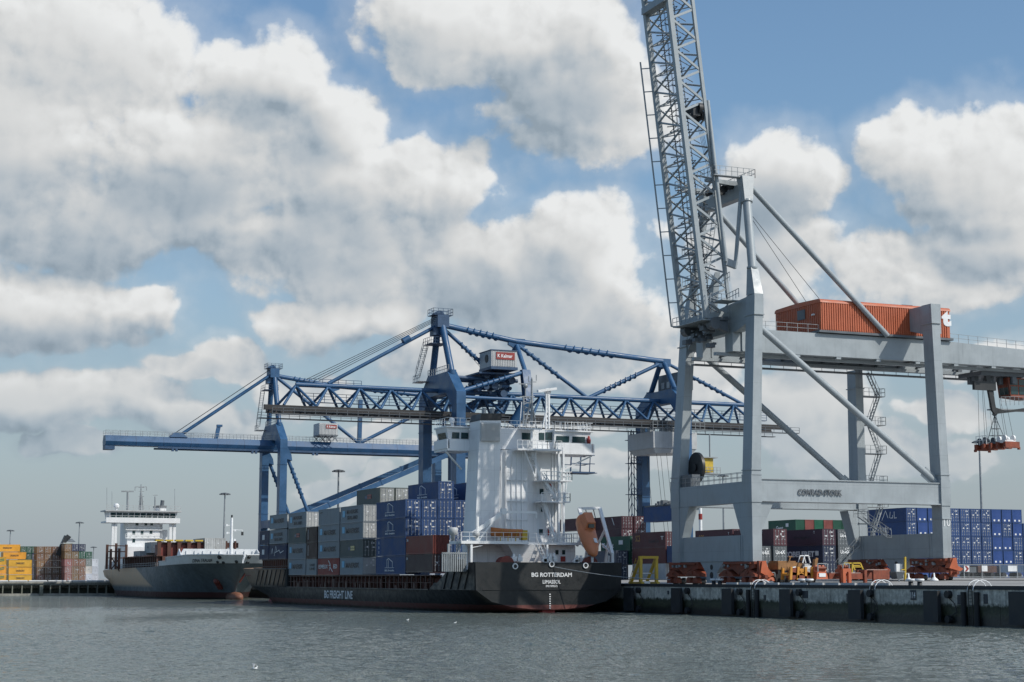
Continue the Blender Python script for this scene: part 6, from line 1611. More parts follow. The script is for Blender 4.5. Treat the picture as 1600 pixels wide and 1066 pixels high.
# grey stacks forward of it
def gstack(y0, y1, specs, where, x=BX, base=BZ, H=2.68):
    for t, (kind, desc) in enumerate(specs):
        if kind is None: continue
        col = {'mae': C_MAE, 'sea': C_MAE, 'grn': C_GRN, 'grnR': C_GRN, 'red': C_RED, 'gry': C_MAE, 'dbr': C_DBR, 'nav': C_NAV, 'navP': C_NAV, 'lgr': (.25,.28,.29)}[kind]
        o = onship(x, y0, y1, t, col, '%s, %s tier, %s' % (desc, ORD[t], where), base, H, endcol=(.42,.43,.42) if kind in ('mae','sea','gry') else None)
        if kind == 'mae': maersk(o)
        if kind == 'sea': maersk(o, True)
        if kind == 'grn': nedlloyd(o, 'letter_yellow')
        if kind == 'grnR': nedlloyd(o, 'letter_red')
        if kind == 'red':
            side_text(o, 'ESMEUX', .27, .50, .44, .24, 'letter_white', .01); side_text(o, 'ED', .84, .50, .17, .24, 'letter_white', .02)
            side_bars(o, [(.52,.86,.62,.60),(.62,.60,.56,.25),(.60,.45,.72,.18),(.54,.55,.62,.62)], .16, 'letter_white')
        if kind == 'dbr': side_bars(o, [(.16,.2,.16,.85)], .10, 'letter_white')
        if kind == 'lgr': side_text(o, 'UNIT', .6, .62, .5, .15, 'letter_dark'); side_text(o, 'LINE', .6, .38, .5, .15, 'letter_dark')
        if kind == 'navP':
            side_bars(o, [(.14,.35,.20,.75),(.20,.75,.24,.4),(.32,.2,.40,.9),(.40,.9,.46,.55),(.36,.45,.60,.6),(.60,.6,.66,.4),(.66,.4,.85,.55)], .12, 'letter_white')
        if kind == 'nav': side_patch(o, .3, .55, .35, .7, 'placard')
        if kind == 'gry': side_bars(o, [(.08,.78,.2,.8)], .12, 'letter_dark')
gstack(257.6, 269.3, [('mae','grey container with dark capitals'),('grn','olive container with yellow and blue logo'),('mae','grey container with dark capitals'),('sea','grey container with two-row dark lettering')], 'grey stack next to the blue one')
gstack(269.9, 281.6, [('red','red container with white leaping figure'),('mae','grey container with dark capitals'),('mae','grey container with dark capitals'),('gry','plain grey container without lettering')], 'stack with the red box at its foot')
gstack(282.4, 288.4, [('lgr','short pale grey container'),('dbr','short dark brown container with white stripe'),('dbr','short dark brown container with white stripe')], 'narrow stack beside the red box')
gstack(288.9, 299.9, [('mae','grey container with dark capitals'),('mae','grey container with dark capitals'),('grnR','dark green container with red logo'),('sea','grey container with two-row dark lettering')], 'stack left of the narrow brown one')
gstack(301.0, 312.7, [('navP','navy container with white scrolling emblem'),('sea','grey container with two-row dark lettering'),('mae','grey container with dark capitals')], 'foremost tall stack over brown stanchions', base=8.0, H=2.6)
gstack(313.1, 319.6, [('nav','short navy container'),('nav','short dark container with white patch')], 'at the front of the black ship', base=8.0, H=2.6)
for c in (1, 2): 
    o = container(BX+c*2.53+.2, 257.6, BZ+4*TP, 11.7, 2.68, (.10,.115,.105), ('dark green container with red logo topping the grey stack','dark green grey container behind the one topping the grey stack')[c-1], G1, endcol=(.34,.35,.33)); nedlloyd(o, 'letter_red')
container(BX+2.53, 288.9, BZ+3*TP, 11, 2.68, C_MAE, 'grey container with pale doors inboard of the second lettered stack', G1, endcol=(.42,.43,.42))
# grey ship's reefers
G4 = 'pale containers on the grey ship'
for (px, py, y, lab) in ((209,861.5,437,'pale container low in the grey ship hold left of the others'),(226,848,431,'pale container topmost beside the grey ship tower'),(275,846,424,'pale container on the dark red hatch panels, left one of two'),(302,842.5,415,'largest pale container on the dark red hatch panels')):
    p = W(px, py, y=y); L = 12.2 if px > 240 else 8
    for c in range(2):
        q = container(p.x+c*2.5, y-L, p.z-2.6+(0 if px < 240 else 0), L, 2.6, (.42,.43,.42), lab if c == 0 else lab.replace('pale container', 'pale container inboard of one').replace(' left of the others','').replace(' left one of two',' at left') , G4)
        if c == 0: side_patch(q, .42, .58, .45, .62, 'blue_dark')
q = W(209, 873, y=437); container(q.x, 429, q.z-2.6, 8, 2.6, (.36,.37,.37), 'lowest dull pale container in the grey ship hold', G4)
# ---- yard behind the grey crane
def GZ(x): return QZ if x < 2 else (QZ+(x-2)/29*.52 if x < 31 else (4.25+(x-31)/29*.35 if x < 60 else 4.6))
G2 = 'containers stacked behind the grey crane'
def yard(x, y0, t, L, H, col, label, base=None, group=G2, **k):
    return container(x, y0, (GZ(x) if base is None else base)+t*(H+.02), L, H, col, label, group, **k)
def enddoor_text(o, txt):
    c = o.location; lettering(txt, (c.x, c.y-o['L']/2-.03, c.z+o['H']*.62), '-y', 1.7, .62, M['letter_white'], o, bold=.03)
C_TEX = (.10,.115,.125)
for t in (0, 1): enddoor_text(yard(34.95, 235, t, 12.2, 2.6, C_TEX, ('lower','upper')[t]+' dark grey door end lettered Uc-eX right beside the crane leg'), 'Uc-eX')
for t, c in ((0, C_TEX), (1, C_TEX), (2, C_MAR)):
    o = yard(37.6, 234.6, t, 12.2, 2.62, c, ('bottom dark grey lettered container','middle dark grey lettered container','top maroon container')[t]+' of the stack left of the OBELFRET box')
    if t < 2: enddoor_text(o, 'Uc-eX')
    else: side_text(o, 'T', .72, .8, .03, .14, 'letter_white')
o = yard(37.6, 247.2, 2, 12.4, 2.72, C_MAR, 'long maroon container lettered in gold seen between the crane legs'); side_text(o, 'SCS', .17, .5, .14, .42, 'letter_gold', .01); side_text(o, 'T', .9, .74, .03, .14, 'letter_white')
yard(37.6, 247.2, 1, 12.4, 2.6, C_BRN, 'brown container under the gold lettered one behind the sill beam'); yard(37.6, 247.2, 0, 12.4, 2.6, C_TEX, 'grey container under the brown one behind the sill beam')
o = yard(37.6, 260.2, 1, 9.6, 2.9, C_BLU, 'short blue container between the two maroon boxes')
o = yard(37.6, 270.3, 2, 12.8, 2.78, (.095,.03,.034), 'maroon container with script lettering left of the crane leg'); side_text(o, 'SCS', .17, .62, .14, .40, 'letter_gold', .01); side_text(o, 'SeaCo', .66, .42, .3, .2, 'letter_dark', .0); side_text(o, 'T', .9, .6, .08, .22, 'letter_white')
yard(37.6, 270.3, 1, 12.8, 2.78, (.12,.032,.03), 'red brown container between the maroon script one and the grey one')
yard(37.6, 270.3, 0, 12.8, 2.78, (.42,.43,.43), 'pale grey container at the foot of the maroon stack')
o = yard(37.6, 284.0, 2, 12.2, 2.62, C_GRE, 'dark green container with white flag lettering beside the lifeboat'); side_text(o, 'Geest', .25, .38, .4, .34, 'letter_white', .02); side_patch(o, .62, .76, .42, .72, 'placard')
yard(37.6, 284.0, 1, 12.2, 2.62, C_GRE, 'dark green container below the flag lettered green one')
for t in (0, 1): yard(35.0, 284.5, t, 12.2, 2.62, (.06,.07,.10), ('bottom','upper')[t]+' dark blue grey door end left of the yellow frame')
for i, x in enumerate((40.3, 43.0)): 
    o = yard(x+.4, 293.5-(0 if i else 0), 4, 12.2, 2.35, C_MAR, ('left','right')[i]+' one of two topmost maroon containers left of the blue crane leg'); side_bars(o, [(.66,.9,.74,.3)], .2, 'letter_white')
    for t in (3,): yard(x+.4, 293.5, t, 12.2, 2.35, C_MAR, ('left','right')[i]+' maroon container just under the topmost ones left of the blue leg')
yard(38.0, 306, 4, 12.2, 2.35, C_MAR, 'farthest topmost maroon container showing beside the lifeboat')
o = yard(46.95, 235.0, 2, 12.0, 2.62, (.058,.026,.042), 'dark purple container on top of the OBELFRET box'); side_text(o, 'T', .8, .8, .03, .16, 'letter_white'); side_text(o, 'freight', .5, .5, .4, .2, 'letter_dark', 0)
o = yard(46.95, 235.0, 1, 12.0, 2.62, (.016,.026,.06), 'navy container lettered OBELFRET behind the amber machine'); side_text(o, 'COBELFRET', .42, .50, .76, .36, 'letter_white', .045); side_patch(o, .82, .90, .40, .68, 'placard')
yard(46.95, 235.0, 0, 12.0, 2.62, (.016,.026,.06), 'navy container under the OBELFRET box')
for t in range(3):
    o = yard(50.1, 235.4, t, 12.2, 2.6, C_TEX, ('bottom','middle','top')[t]+' dark grey door end just left of the far landside crane leg')
    if t: enddoor_text(o, 'Uc-eX')
yard(35.6, 262.4, 4, 12.2, 2.6, C_BLU, 'blue container carrying dark lifting gear behind the crane leg', base=3.9)
b = MB(); rr = random.Random(4)
for i in range(16):
    x, y = rr.uniform(35.7,38), rr.uniform(263,274); s = rr.uniform(.2,.5); b.box(x-s,x+s,y-s,y+s,17.1,17.15+s*rr.uniform(.8,2))
b.box(35.7,38.0,262.5,274.4,17.02,17.25); tag(recenter(b.build('spreader', M['gray_dark']), (36.8,268,17)), 'dark lifting gear on the blue container behind the crane leg', 'spreader')
G3 = 'green and red containers far behind'
for i, c in enumerate((C_GRE, (.22,.06,.05), (.012,.11,.06), (.22,.06,.05), C_GRE, C_GRE, (.22,.06,.05), C_GRE)):
    x = 114.9+i*2.62
    o = yard(x, 350, 4, 12.2, 2.72, c, ('green container with white lettering at the left end of the far top row','left brick red end in the far top row','bright green end between two brick red ones','right brick red end in the far top row','green end right of the brick red ones in the far row','green end beside the far landside leg in the top row','brick red end hidden past the far landside leg','last green end of the far top row')[i], base=4.6, group=G3, closed=True)
    if i == 0: side_text(o, 'Geest', .42, .32, .26, .36, 'letter_white', .02); side_patch(o, .64, .74, .4, .7, 'placard')
    yard(x, 350, 3, 12.2, 2.72, (.06,.07,.08), ('first','second','third','fourth','fifth','sixth','seventh','eighth')[i]+' dark container from left under the far green and red row', base=4.6, group=G3, closed=True)
# wall of blue containers at right
GW = 'wall of blue containers at right'
C_WB = (.018,.055,.165)
words = ['first','second','third','fourth','fifth','sixth','seventh','eighth','ninth','tenth','eleventh','twelfth','thirteenth','fourteenth','fifteenth']
pat = {0:'DDDDD',1:'RRRRR',2:'RRRRR',3:'DDDDD',4:'DDDDD',5:'DDDDD',6:'DDDDD',7:'DDDDD',8:'RRRRR',9:'RDRRR',10:'RRDDR',11:'.DRRD',12:'.DDDR',13:'.RDDD',14:'.DRDD'}
xw = 101.5
for c in range(15):
    top = 5
    for t in range(5):
        k = pat[c][4-t]
        if k == '.': continue
        lab = '%s blue container, %s tier, %s column from left in the blue wall' % ('plain ended' if k == 'R' else 'rod doored', ORD[t] if t < 4 else 'top', words[c])
        o = container(xw+c*2.62, 288, 4.6+t*2.80, 12.2 if c else 13.4, 2.76, C_WB, lab, GW, closed=False, detail=2 if k == 'D' else 0)
        if k == 'R':
            b = MB(); cx, cy, cz = o.location; b.box(cx-1.1,cx+1.1,cy-6.07,cy-6.0,cz+.14,cz+2.62); pn = b.build('reefer_panel', M['wallblue'], o)
            b = MB(); b.box(cx-.75,cx-.35,cy-6.11,cy-6.075,cz+.3,cz+.65); b.box(cx+.35,cx+.75,cy-6.11,cy-6.075,cz+.3,cz+.65); b.build('fan', M['placard'], pn)
        if c == 0 and t == 4: side_bars(o, [(.38,.15,.48,.85),(.48,.85,.54,.3),(.58,.3,.60,.75),(.60,.3,.66,.3),(.66,.3,.66,.5),(.70,.75,.70,.28),(.70,.28,.76,.3)], .16, 'letter_white')
        if c == 0 and t == 3: side_text(o, 'UNIT-LINE', .5, .5, .24, .16, 'letter_white', .01)
# ---- far left, beyond the end of the basin
G5 = 'yellow swap bodies beyond the basin'
def farbox(px0, px1, pyt, pyb, y, col, label, group, depth=7, text=None, marks=True, stripe=False):
    a, c = W(px0, pyt, y=y), W(px1, pyb, y=y); m = (c.x-a.x)*.012
    b = MB(); b.box(a.x+m, c.x-m, y, y+depth, c.z+.03, a.z-.06)
    for x in (a.x+m, c.x-m-.12): b.box(x, x+.12, y-.06, y-.001, c.z+.03, a.z-.06)
    b.box(a.x+m+.121, c.x-m-.121, y-.05, y-.001, a.z-.22, a.z-.06); b.box(a.x+m+.121, c.x-m-.121, y-.05, y-.001, c.z+.03, c.z+.2)
    o = b.build('shipping_container', M['box']); recenter(o, ((a.x+c.x)/2, y+depth/2, c.z)); o.color = (*[v*random.uniform(.88,1.12) for v in col], 1); tag(o, label, 'container', group)
    if text: lettering(text, ((a.x+c.x)/2, y-.02, (a.z+c.z)/2), '-y', (c.x-a.x)*.36, .62, M['letter_dark'], o, bold=.02)
    if stripe:
        b = MB(); w = c.x-a.x
        for d in (0, .25): b.bar((c.x-w*.75,y-.08,c.z+.5+d*2),(c.x-w*.1,y-.08,a.z-.7+d*2-.4),.1,.22)
        b.build('stripe', M['letter_green'], o)
    if marks:
        r = random.Random(int(px0*7+pyt)); b = MB(); w = c.x-a.x; h = a.z-c.z
        for i in range(4): x = a.x+w*(.16+.22*i); b.box(x-.04,x+.04,y-.05,y-.005,c.z+.2,a.z-.2)
        for i in range(4):
            x = a.x+w*r.uniform(.15,.8); z = c.z+h*r.uniform(.2,.8); b.box(x,x+w*.14,y-.06,y-.051,z,z+h*.08)
        b.build('lock_rods', M['rod'], o)
    return o
YEL = (.62,.33,.035)
for i, (pt, pb) in enumerate(((874.5,886),(886.2,897.8),(898,909))): farbox(13.5, 50, pt, pb, 604, YEL, ('top','middle','bottom')[i]+' yellow container of the front yellow stack of three', G5, text='DIGRIGORY', marks=False)
farbox(5, 41, 862.5, 874, 612, YEL, 'yellow container one tier above the front yellow stack of three', G5, text='DIGRIGORY', marks=False)
farbox(-8, 31.8, 850.5, 862.2, 620, YEL, 'highest yellow container in the far left stacks', G5, text='DIGRIGORY', marks=False)
for i, (pt, pb) in enumerate(((870,883),(883.2,897),(897.2,909))): farbox(-26, 10, pt, pb, 590, (.62,.28,.03), ('top','middle','bottom')[i]+' orange yellow container with green stripe at the left edge', G5, marks=False, stripe=True)
G6 = 'stacked containers across the basin'
BR1, BR2, PNK = (.19,.10,.05), (.12,.065,.04), (.26,.12,.10)
def colstack(px0, px1, tops, bot, y, cols, where):
    n = len(cols); h = (bot-tops)/n
    for i, c in enumerate(cols):
        names = {id(C_GRE):'green', id(C_NAV):'navy', id(BR1):'brown', id(BR2):'dark brown', id(PNK):'pinkish brown', id(C_WHT):'white', id(C_GRY):'grey'}
        farbox(px0, px1, tops+i*h, tops+(i+1)*h, y, c, '%s container, %s tier down, %s' % (names[id(c)], ('top','second','third','fourth','lowest')[i] if n > 3 else ('top','middle','lowest')[i], where), G6)
colstack(32, 41, 853.6, 909, 622, [C_GRE,C_GRE,C_NAV,C_NAV,C_NAV], 'column just behind the yellow boxes')
colstack(41, 49.5, 853.6, 909, 622, [C_GRE,C_GRE,C_NAV,C_NAV,C_NAV], 'second column right of the yellow boxes')
colstack(50, 57, 853.6, 909, 622, [C_GRE,C_NAV,C_NAV,C_NAV,C_NAV], 'dark column left of the brown ones')
for i, p in enumerate((57.5, 69.5, 81.5, 93)): colstack(p, p+11.4, 853.8, 908, 606, [BR1,BR1,BR1,BR2,BR2] if i < 2 else [BR1,BR2,BR2,BR2,BR2], ('first','second','third','fourth')[i]+' brown column from left')
colstack(101, 112, 850.3, 908, 597, [BR1,BR1,PNK,PNK,PNK], 'pinkish column left of the blue top pair')
colstack(112, 123, 850, 908, 597, [C_NAV,BR1,BR1,BR1,BR1], 'left column under the blue top pair')
colstack(123, 133.6, 850, 908, 597, [C_NAV,C_GRE,BR1,BR1,BR1], 'right column under the blue top pair')
farbox(133.8, 144, 861.8, 873, 597, C_GRE, 'green container topping the white stack across the basin', G6)
colstack(133.8, 143.4, 873.4, 908, 597, [C_GRY,C_WHT,C_WHT], 'column under the lone green one')
colstack(143.8, 153.4, 873.4, 908, 597, [C_WHT,C_WHT,C_WHT], 'last white column beside the grey ship')
# ---------------------------------------------------------------- light masts, fence, machines, small things
def light_mast(px, pyt, y, label, lamp=True):
    p = W(px, pyt, y=y); g = GZ(p.x) if p.x > 0 else QZ
    t = thing('light_mast', label, 'light mast', (p.x, y, g), 'tall light masts')
    b = MB(); b.tube((p.x,y,g),(p.x,y,p.z),.42,.2,n=10); b.build('pole', M['steel'], t)
    b = MB(); b.lathe((p.x,y,p.z-.3),[(.3,0),(1.3,.25),(1.3,.4),(.2,.6)],16)
    for i in range(8): a = math.pi*i/4; b.box(p.x+1.3*math.cos(a)-.32,p.x+1.3*math.cos(a)+.32,y+1.3*math.sin(a)-.32,y+1.3*math.sin(a)+.32,p.z-.35,p.z-.06)
    b.build('lamp_ring', M['gray_dark'], t)
light_mast(529, 735.5, 415, 'tall light mast between the blue crane legs')
light_mast(351.5, 771.5, 500, 'tall light mast behind the grey ship white bow')
light_mast(124.5, 816.5, 690, 'light mast behind the brown containers across the basin')
light_mast(16.5, 829, 760, 'light mast behind the yellow containers at far left')
light_mast(146.5, 855, 900, 'small distant light mast left of the grey ship')
light_mast(1129.5, 743, 430, 'light mast seen above the grey portal beam railing')
light_mast(1530, 690, 330, 'light mast below the hanging spreader behind the blue wall')
p = W(1094, 780, y=330); t = thing('striped_post', 'white post with red band seen between the grey crane legs', 'post', (p.x, 330, 4.6))
b = MB(); b.tube((p.x,330,4.6),(p.x,330,p.z),.36,n=12); b.build('post', M['white_plain'], t)
a, c = W(1094, 803, y=330).z, W(1094, 812, y=330).z; b = MB(); b.tube((p.x,330,c),(p.x,330,a),.42,n=12); b.build('band', M['red'], t)
# reach stacker boom showing over the far stacks
y = 606; t = thing('reach_stacker', 'dark reach stacker boom lifting above the brown containers', 'reach stacker', (W(92,905,y=y).x, y, QZ))
q = lambda px, py: W(px, py, y=y)
b = MB(); b.bar(q(90,868), q(104,838), 1.5, 1.9, up=(0,1,0)); b.bar(q(103,838), q(109,842), 1.4, 1.3, up=(0,1,0)); b.build('boom', M['dark'], t)
b = MB(); b.hexa([q(104,846)-Vector((0,2,0)), q(117,847)-Vector((0,2,0)), q(117,847)+Vector((0,2,0)), q(104,846)+Vector((0,2,0))],[q(107,843)-Vector((0,1,0)), q(112,842)-Vector((0,1,0)), q(112,842)+Vector((0,1,0)), q(107,843)+Vector((0,1,0))]); b.build('spreader', M['gray_dark'], t)
o = q(98,905); b = MB(); b.box(o.x-6,o.x+2,y+7,y+11,4.6,6.4); b.build('chassis', M['dark'], t)
for e in (-5, 0.5): b = MB(); b.tube((o.x+e,y+7,4.7),(o.x+e,y+11,4.7),.95,n=14); b.build('wheel', M['rubber'], t)
o = q(112,848); farbox(99, 117, 848, 849.9, 598, (.55,.55,.53), 'pale thin flat rack held by the dark reach stacker', 'flat racks', marks=False)
# fence with a chevron board
fy = 232; t = thing('mesh_fence', 'grey steel mesh fence in front of the blue container wall', 'fence', (W(1545,890,y=fy).x, fy, 4.6))
xs = [W(p, 885, y=fy).x for p in (1488, 1506, 1534, 1562, 1589, 1617, 1645)]
zt = W(1540, 882.5, y=fy).z
for x in xs: b = MB(); b.box(x-.06,x+.06,fy-.06,fy+.06,4.5,zt+.1); b.build('post', M['steel'], t)
for x0, x1 in zip(xs, xs[1:]):
    b = MB()
    for z in (4.75, zt): b.box(x0+.061,x1-.061,fy-.03,fy+.03,z-.05,z+.05)
    n = int((x1-x0)/.22)
    for i in range(1, n): x = x0+(x1-x0)*i/n; b.box(x-.012,x+.012,fy-.012,fy+.012,4.8,zt-.05)
    b.build('mesh_panel', M['steel'], t)
for px0, px1, py0, py1 in ((1534,1543,884,893),(1575,1589,884,893)): a, c = W(px0,py0,y=fy-.1), W(px1,py1,y=fy-.1); b = MB(); b.box(a.x,c.x,fy-.1,fy-.07,c.z,a.z); b.build('notice_board', M['placard'], t)
a, c = W(1506.5,884,y=fy-.2), W(1515,893.5,y=fy-.2); sg = thing('chevron_sign', 'white board with red chevron arrow on the mesh fence', 'sign', ((a.x+c.x)/2, fy-.15, c.z))
b = MB(); b.box(a.x,c.x,fy-.16,fy-.12,c.z,a.z); b.build('board', M['placard'], sg)
w, h = c.x-a.x, a.z-c.z; b = MB(); zz = (a.z+c.z)/2
b.prism([(a.x+w*.12,0,a.z-h*.05),(a.x+w*.5,0,a.z-h*.05),(a.x+w*.92,0,zz),(a.x+w*.5,0,c.z+h*.05),(a.x+w*.12,0,c.z+h*.05),(a.x+w*.5,0,zz)], (0,fy-.19,0), (0,fy-.165,0)); b.build('chevron', M['letter_red'], sg)
# dark trailers low behind the fence
for i, (p0, p1) in enumerate(((1508,1526),(1528,1558),(1562,1600))):
    a, c = W(p0, 884 if i else 886, y=262), W(p1, 902, y=262); b = MB(); b.box(a.x,c.x,262,264.4,5.6,a.z)
    tt = thing('semi_trailer', ('short','middle','long')[i]+' dark trailer parked low behind the mesh fence', 'trailer', ((a.x+c.x)/2, 263, 4.6)); b.build('body', (M['gray_dark'],M['brown'],M['blue_dark'])[i], tt)
    for x in (a.x+1, c.x-1): b = MB(); b.tube((x,261.95,5.1),(x,264.4,5.1),.5,n=14); b.build('wheel', M['rubber'], tt)
# yellow gangway frame by the stern
yy0 = 213.5; P_ = lambda px, py, y=yy0: W(px, py, y=y)
t = thing('gangway_frame', 'yellow steel frame with sloping legs on the quay by the black stern', 'frame', (P_(1010,905).x, yy0, QZ))
xl, xr = P_(1001,890).x, P_(1025.5,890).x; zt = P_(1010,869).z
for x in (xl, xr):
    b = MB(); b.box(x-.2,x+.2,yy0-.2,yy0+.2,QZ,zt-.36); b.build('post', M['yellow'], t)
    b = MB(); b.bar((x,yy0+.2,zt-.4),(x,yy0+3.0,QZ+.1),.3,.36); b.bar((x,yy0+.2,QZ+1.5),(x,yy0+1.9,QZ+1.5),.14); b.box(x-.22,x+.22,yy0-.6,yy0+3.3,QZ+.07,QZ+.3); b.build('raking_leg', M['yellow'], t)
b = MB(); b.box(xl-.25,xr+.25,yy0-.22,yy0+.22,zt-.359,zt); b.build('cross_beam', M['yellow'], t)
b = MB(); b.box(xl+.21,xr-.21,yy0+1.2,yy0+1.35,QZ+1.4,QZ+1.55); b.box(xl+.4,xl+1.6,yy0+.3,yy0+.9,QZ+.08,QZ+.4); b.build('tie', M['white_plain'], t)
b = MB(); b.ladder((xl-.3,yy0+2.4,QZ+.3),(xl-.3,yy0+.3,zt-.3),.5,.4,.03,side=(1,0,0)); b.build('rungs', M['yellow'], t)
# lifting gear and machines parked between the crane legs
my = 176.0; Q = lambda px, py, y=my: W(px, py, y=y)
gz = QZ+.18
# wheeled ochre machine
t = thing('mobile_generator', 'ochre wheeled power unit with black tyres beside the crane leg', 'machine', (Q(1222,905,181).x, 181, gz))
q = lambda px, py: W(px, py, y=181.0)
b = MB(); b.box(q(1216,880).x,q(1256,880).x,181,183.4,q(1216,890).z,q(1216,879).z); b.box(q(1217,880).x,q(1245,880).x,181.2,183.2,q(1216,879).z+.01,q(1216,876.5).z); b.box(q(1221,880).x,q(1228,880).x,180.93,180.99,q(0,889).z,q(0,882).z); b.box(q(1230,880).x,q(1238,880).x,180.93,180.99,q(0,889).z,q(0,882).z); b.build('body', M['ochre'], t)
b = MB(); b.box(q(1216,880).x,q(1262,880).x,181.1,183.3,q(1216,900).z,q(1216,890).z-.01); b.build('chassis', M['dark'], t)
for px in (1217.5, 1229, 1268): b = MB(); x = q(px,905).x; b.tube((x,180.9,gz+.55),(x,181.6,gz+.55),.58,n=18); b.build('tyre', M['rubber'], t)
b = MB(); b.tube(q(1233,877), q(1235,869), .1, n=6); b.bar(q(1232,870), q(1238,870), .12); b.tube(q(1253,877), q(1254,872), .25, n=8); b.build('exhaust', M['ochre'], t)
# amber spreader full of frames
t = thing('lifting_beam', 'amber yellow lifting frame with grab arms parked on the quay', 'lifting gear', (Q(1250,905,178).x, 178, gz))
q = lambda px, py, d=0: W(px, py, y=178.0)+Vector((0,d,0)); rr = random.Random(8)
b = MB(); b.box(q(1234,0).x if False else q(1234,900).x,q(1270,900).x,178,178.4,q(0,898).z,q(0,893).z); b.box(q(1234,900).x,q(1270,900).x,179.6,180,q(0,898).z,q(0,893).z)
for px in (1235, 1246, 1258, 1268): b.bar(q(px,906), q(px+1,886), .3); b.bar(q(px,906,1.8), q(px+1,888,1.8), .28); b.bar(q(px,898), q(px,898,1.8), .22)
for px, px2 in ((1236,1245),(1247,1257),(1256,1247)): b.bar(q(px,903,.4), q(px2,889,.8), .22)
b.prism([q(1249,890), q(1259,888), q(1262,891), q(1252,895)], (0,0,0), (0,1.4,0)); b.build('frame', M['amber'], t)
b = MB()
for px, py in ((1240,900),(1252,902),(1262,899),(1243,893)): b.tube(q(px,py), q(px,py,1.0), .45, n=12)
b.bar(q(1245,901), q(1266,904), .3, .4); b.build('drum', M['bogie'], t)
b = MB(); b.bar(q(1259,888,.5), q(1271,886,.5), .12, .35); b.bar(q(1237,887), q(1243,886), .12); b.build('cover_sheet', M['white_plain'], t)
# white guard hoop and the grey control cabin above it
t = thing('control_stand', 'small grey control stand under a white guard hoop', 'machine', (Q(1260,880,180.5).x, 180.5, gz))
q = lambda px, py, d=0: W(px, py, y=180.4)+Vector((0,d,0))
b = MB(); b.path([q(1254,880), q(1257,868.5), q(1263,868.5), q(1266,880)], .09, 6); b.path([q(1254,880,1), q(1257,868.5,1), q(1263,868.5,1), q(1266,880,1)], .07, 6); b.build('guard_hoop', M['white_plain'], t)
b = MB(); b.box(q(1258,0).x if False else q(1258,880).x,q(1266,880).x,180.5,181.4,q(0,884).z,q(0,876).z); b.box(q(1262,880).x,q(1270,880).x,180.2,181,q(0,888).z,q(0,884).z-.01); b.bar(q(1262,905), q(1262,888), .4); b.build('cabinet', M['tin'], t)
b = MB(); b.bar(q(1272,905), q(1274,874), .4, .5); b.bar(q(1273,890), q(1276,872), .3); b.build('arm', M['ochre'], t)
# orange headblock
def headblock(px0, px1, pyt, pyb, y, label, panel=True):
    t = thing('headblock', label, 'lifting gear', (W((px0+px1)/2, pyb, y=y).x, y, gz), 'orange lifting blocks on the quay')
    x0, x1 = W(px0, pyb, y=y).x, W(px1, pyb, y=y).x; zt, zb = W(px0, pyt, y=y).z, W(px0, pyb, y=y).z; h = zt-zb
    b = MB(); b.hexa([(x0,y,zb),(x1,y,zb),(x1,y+1.6,zb),(x0,y+1.6,zb)],[(x0+.15,y+.1,zb+h*.5),(x1-.15,y+.1,zb+h*.5),(x1-.15,y+1.5,zb+h*.5),(x0+.15,y+1.5,zb+h*.5)])
    for e in (.2, .5, .8): x = x0+(x1-x0)*e; b.prism([(x-.3,y+.3,zb+h*.501),(x+.3,y+.3,zb+h*.501),(x+.12,y+.5,zb+h*.95),(x-.12,y+.5,zb+h*.95)], (0,0,0), (0,.5,0))
    bd = b.build('block', M['orange'], t)
    if panel: b = MB(); b.box(x0+.35,x1-.35,y-.04,y+.02,zb+h*.15,zb+h*.4); b.build('panel', M['white_plain'], bd)
    b = MB()
    for e in (.2, .5, .8): x = x0+(x1-x0)*e; b.tube((x-.25,y+.2,zb+h*.75),(x+.25,y+.2,zb+h*.75),.2,n=10)
    b.build('sheave', M['bogie'], bd)
    b = MB(); b.bar((x0+.2,y,zb+h*.5),(x0+.2,y,zt+.1),.1); b.bar((x1-.1,y,zb+h*.5),(x1-.1,y,zt+.1),.1); b.bar((x0+.2,y,zt+.1),(x1-.1,y,zt+.1),.1); b.build('hoop', M['steel'], bd)
headblock(1276, 1294, 882, 905, 177, 'orange lifting block with white panel under a wire hoop')
headblock(1315, 1328, 882, 896, 178, 'orange lifting block with bare sheaves beside the olive cab', False)
headblock(1197, 1212, 896, 908, 181, 'low orange block lying between crane bogie and power unit', False)
# low brown telescopic spreaders on trestles
def low_spreader(px0, px1, pyt, pyb, y, label, legs):
    t = thing('telescopic_spreader', label, 'spreader', (W((px0+px1)/2, pyb, y=y).x, y, gz), 'brown spreaders lying on the quay')
    x0, x1 = W(px0, pyb, y=y).x, W(px1, pyb, y=y).x; zt, zb = W(px0, pyt, y=y).z, W(px0, pyb, y=y).z
    b = MB(); b.box(x0,x1,y,y+.5,zb,zt); b.box(x0,x1,y+1.6,y+2.1,zb,zt)
    for i in range(4): x = x0+(x1-x0)*(i+.5)/4; b.box(x-.15,x+.15,y+.51,y+1.59,zb,zt)
    b.build('beam', M['bogie'], t)
    b = MB(); b.box(x0+.3,x1-.2,y+.1,y+1.9,zt+.01,zt+.1); b.build('cover_plate', M['coverplate'], t)
    for px in legs:
        b = MB(); x = W(px, pyb, y=y-1.2).x; b.box(x-.18,x+.18,y-1.2,y-.85,gz-.12,zt); b.box(x-.18,x+.18,y-.849,y-.01,zt-.3,zt); b.build('end_arm', M['bogie'], t)
low_spreader(1296, 1348, 896, 905, 178.5, 'brown spreader with pale top lying beside the orange block', (1316, 1328))
low_spreader(1352, 1390, 891, 905, 179.5, 'brown spreader with shiny top standing near the landside bogies', (1353, 1367))
b = MB(); a, c = Q(1315,893,176.4), Q(1328,893,176.4); b.box(a.x,c.x,176.1,176.5,a.z-.05,a.z+.35)
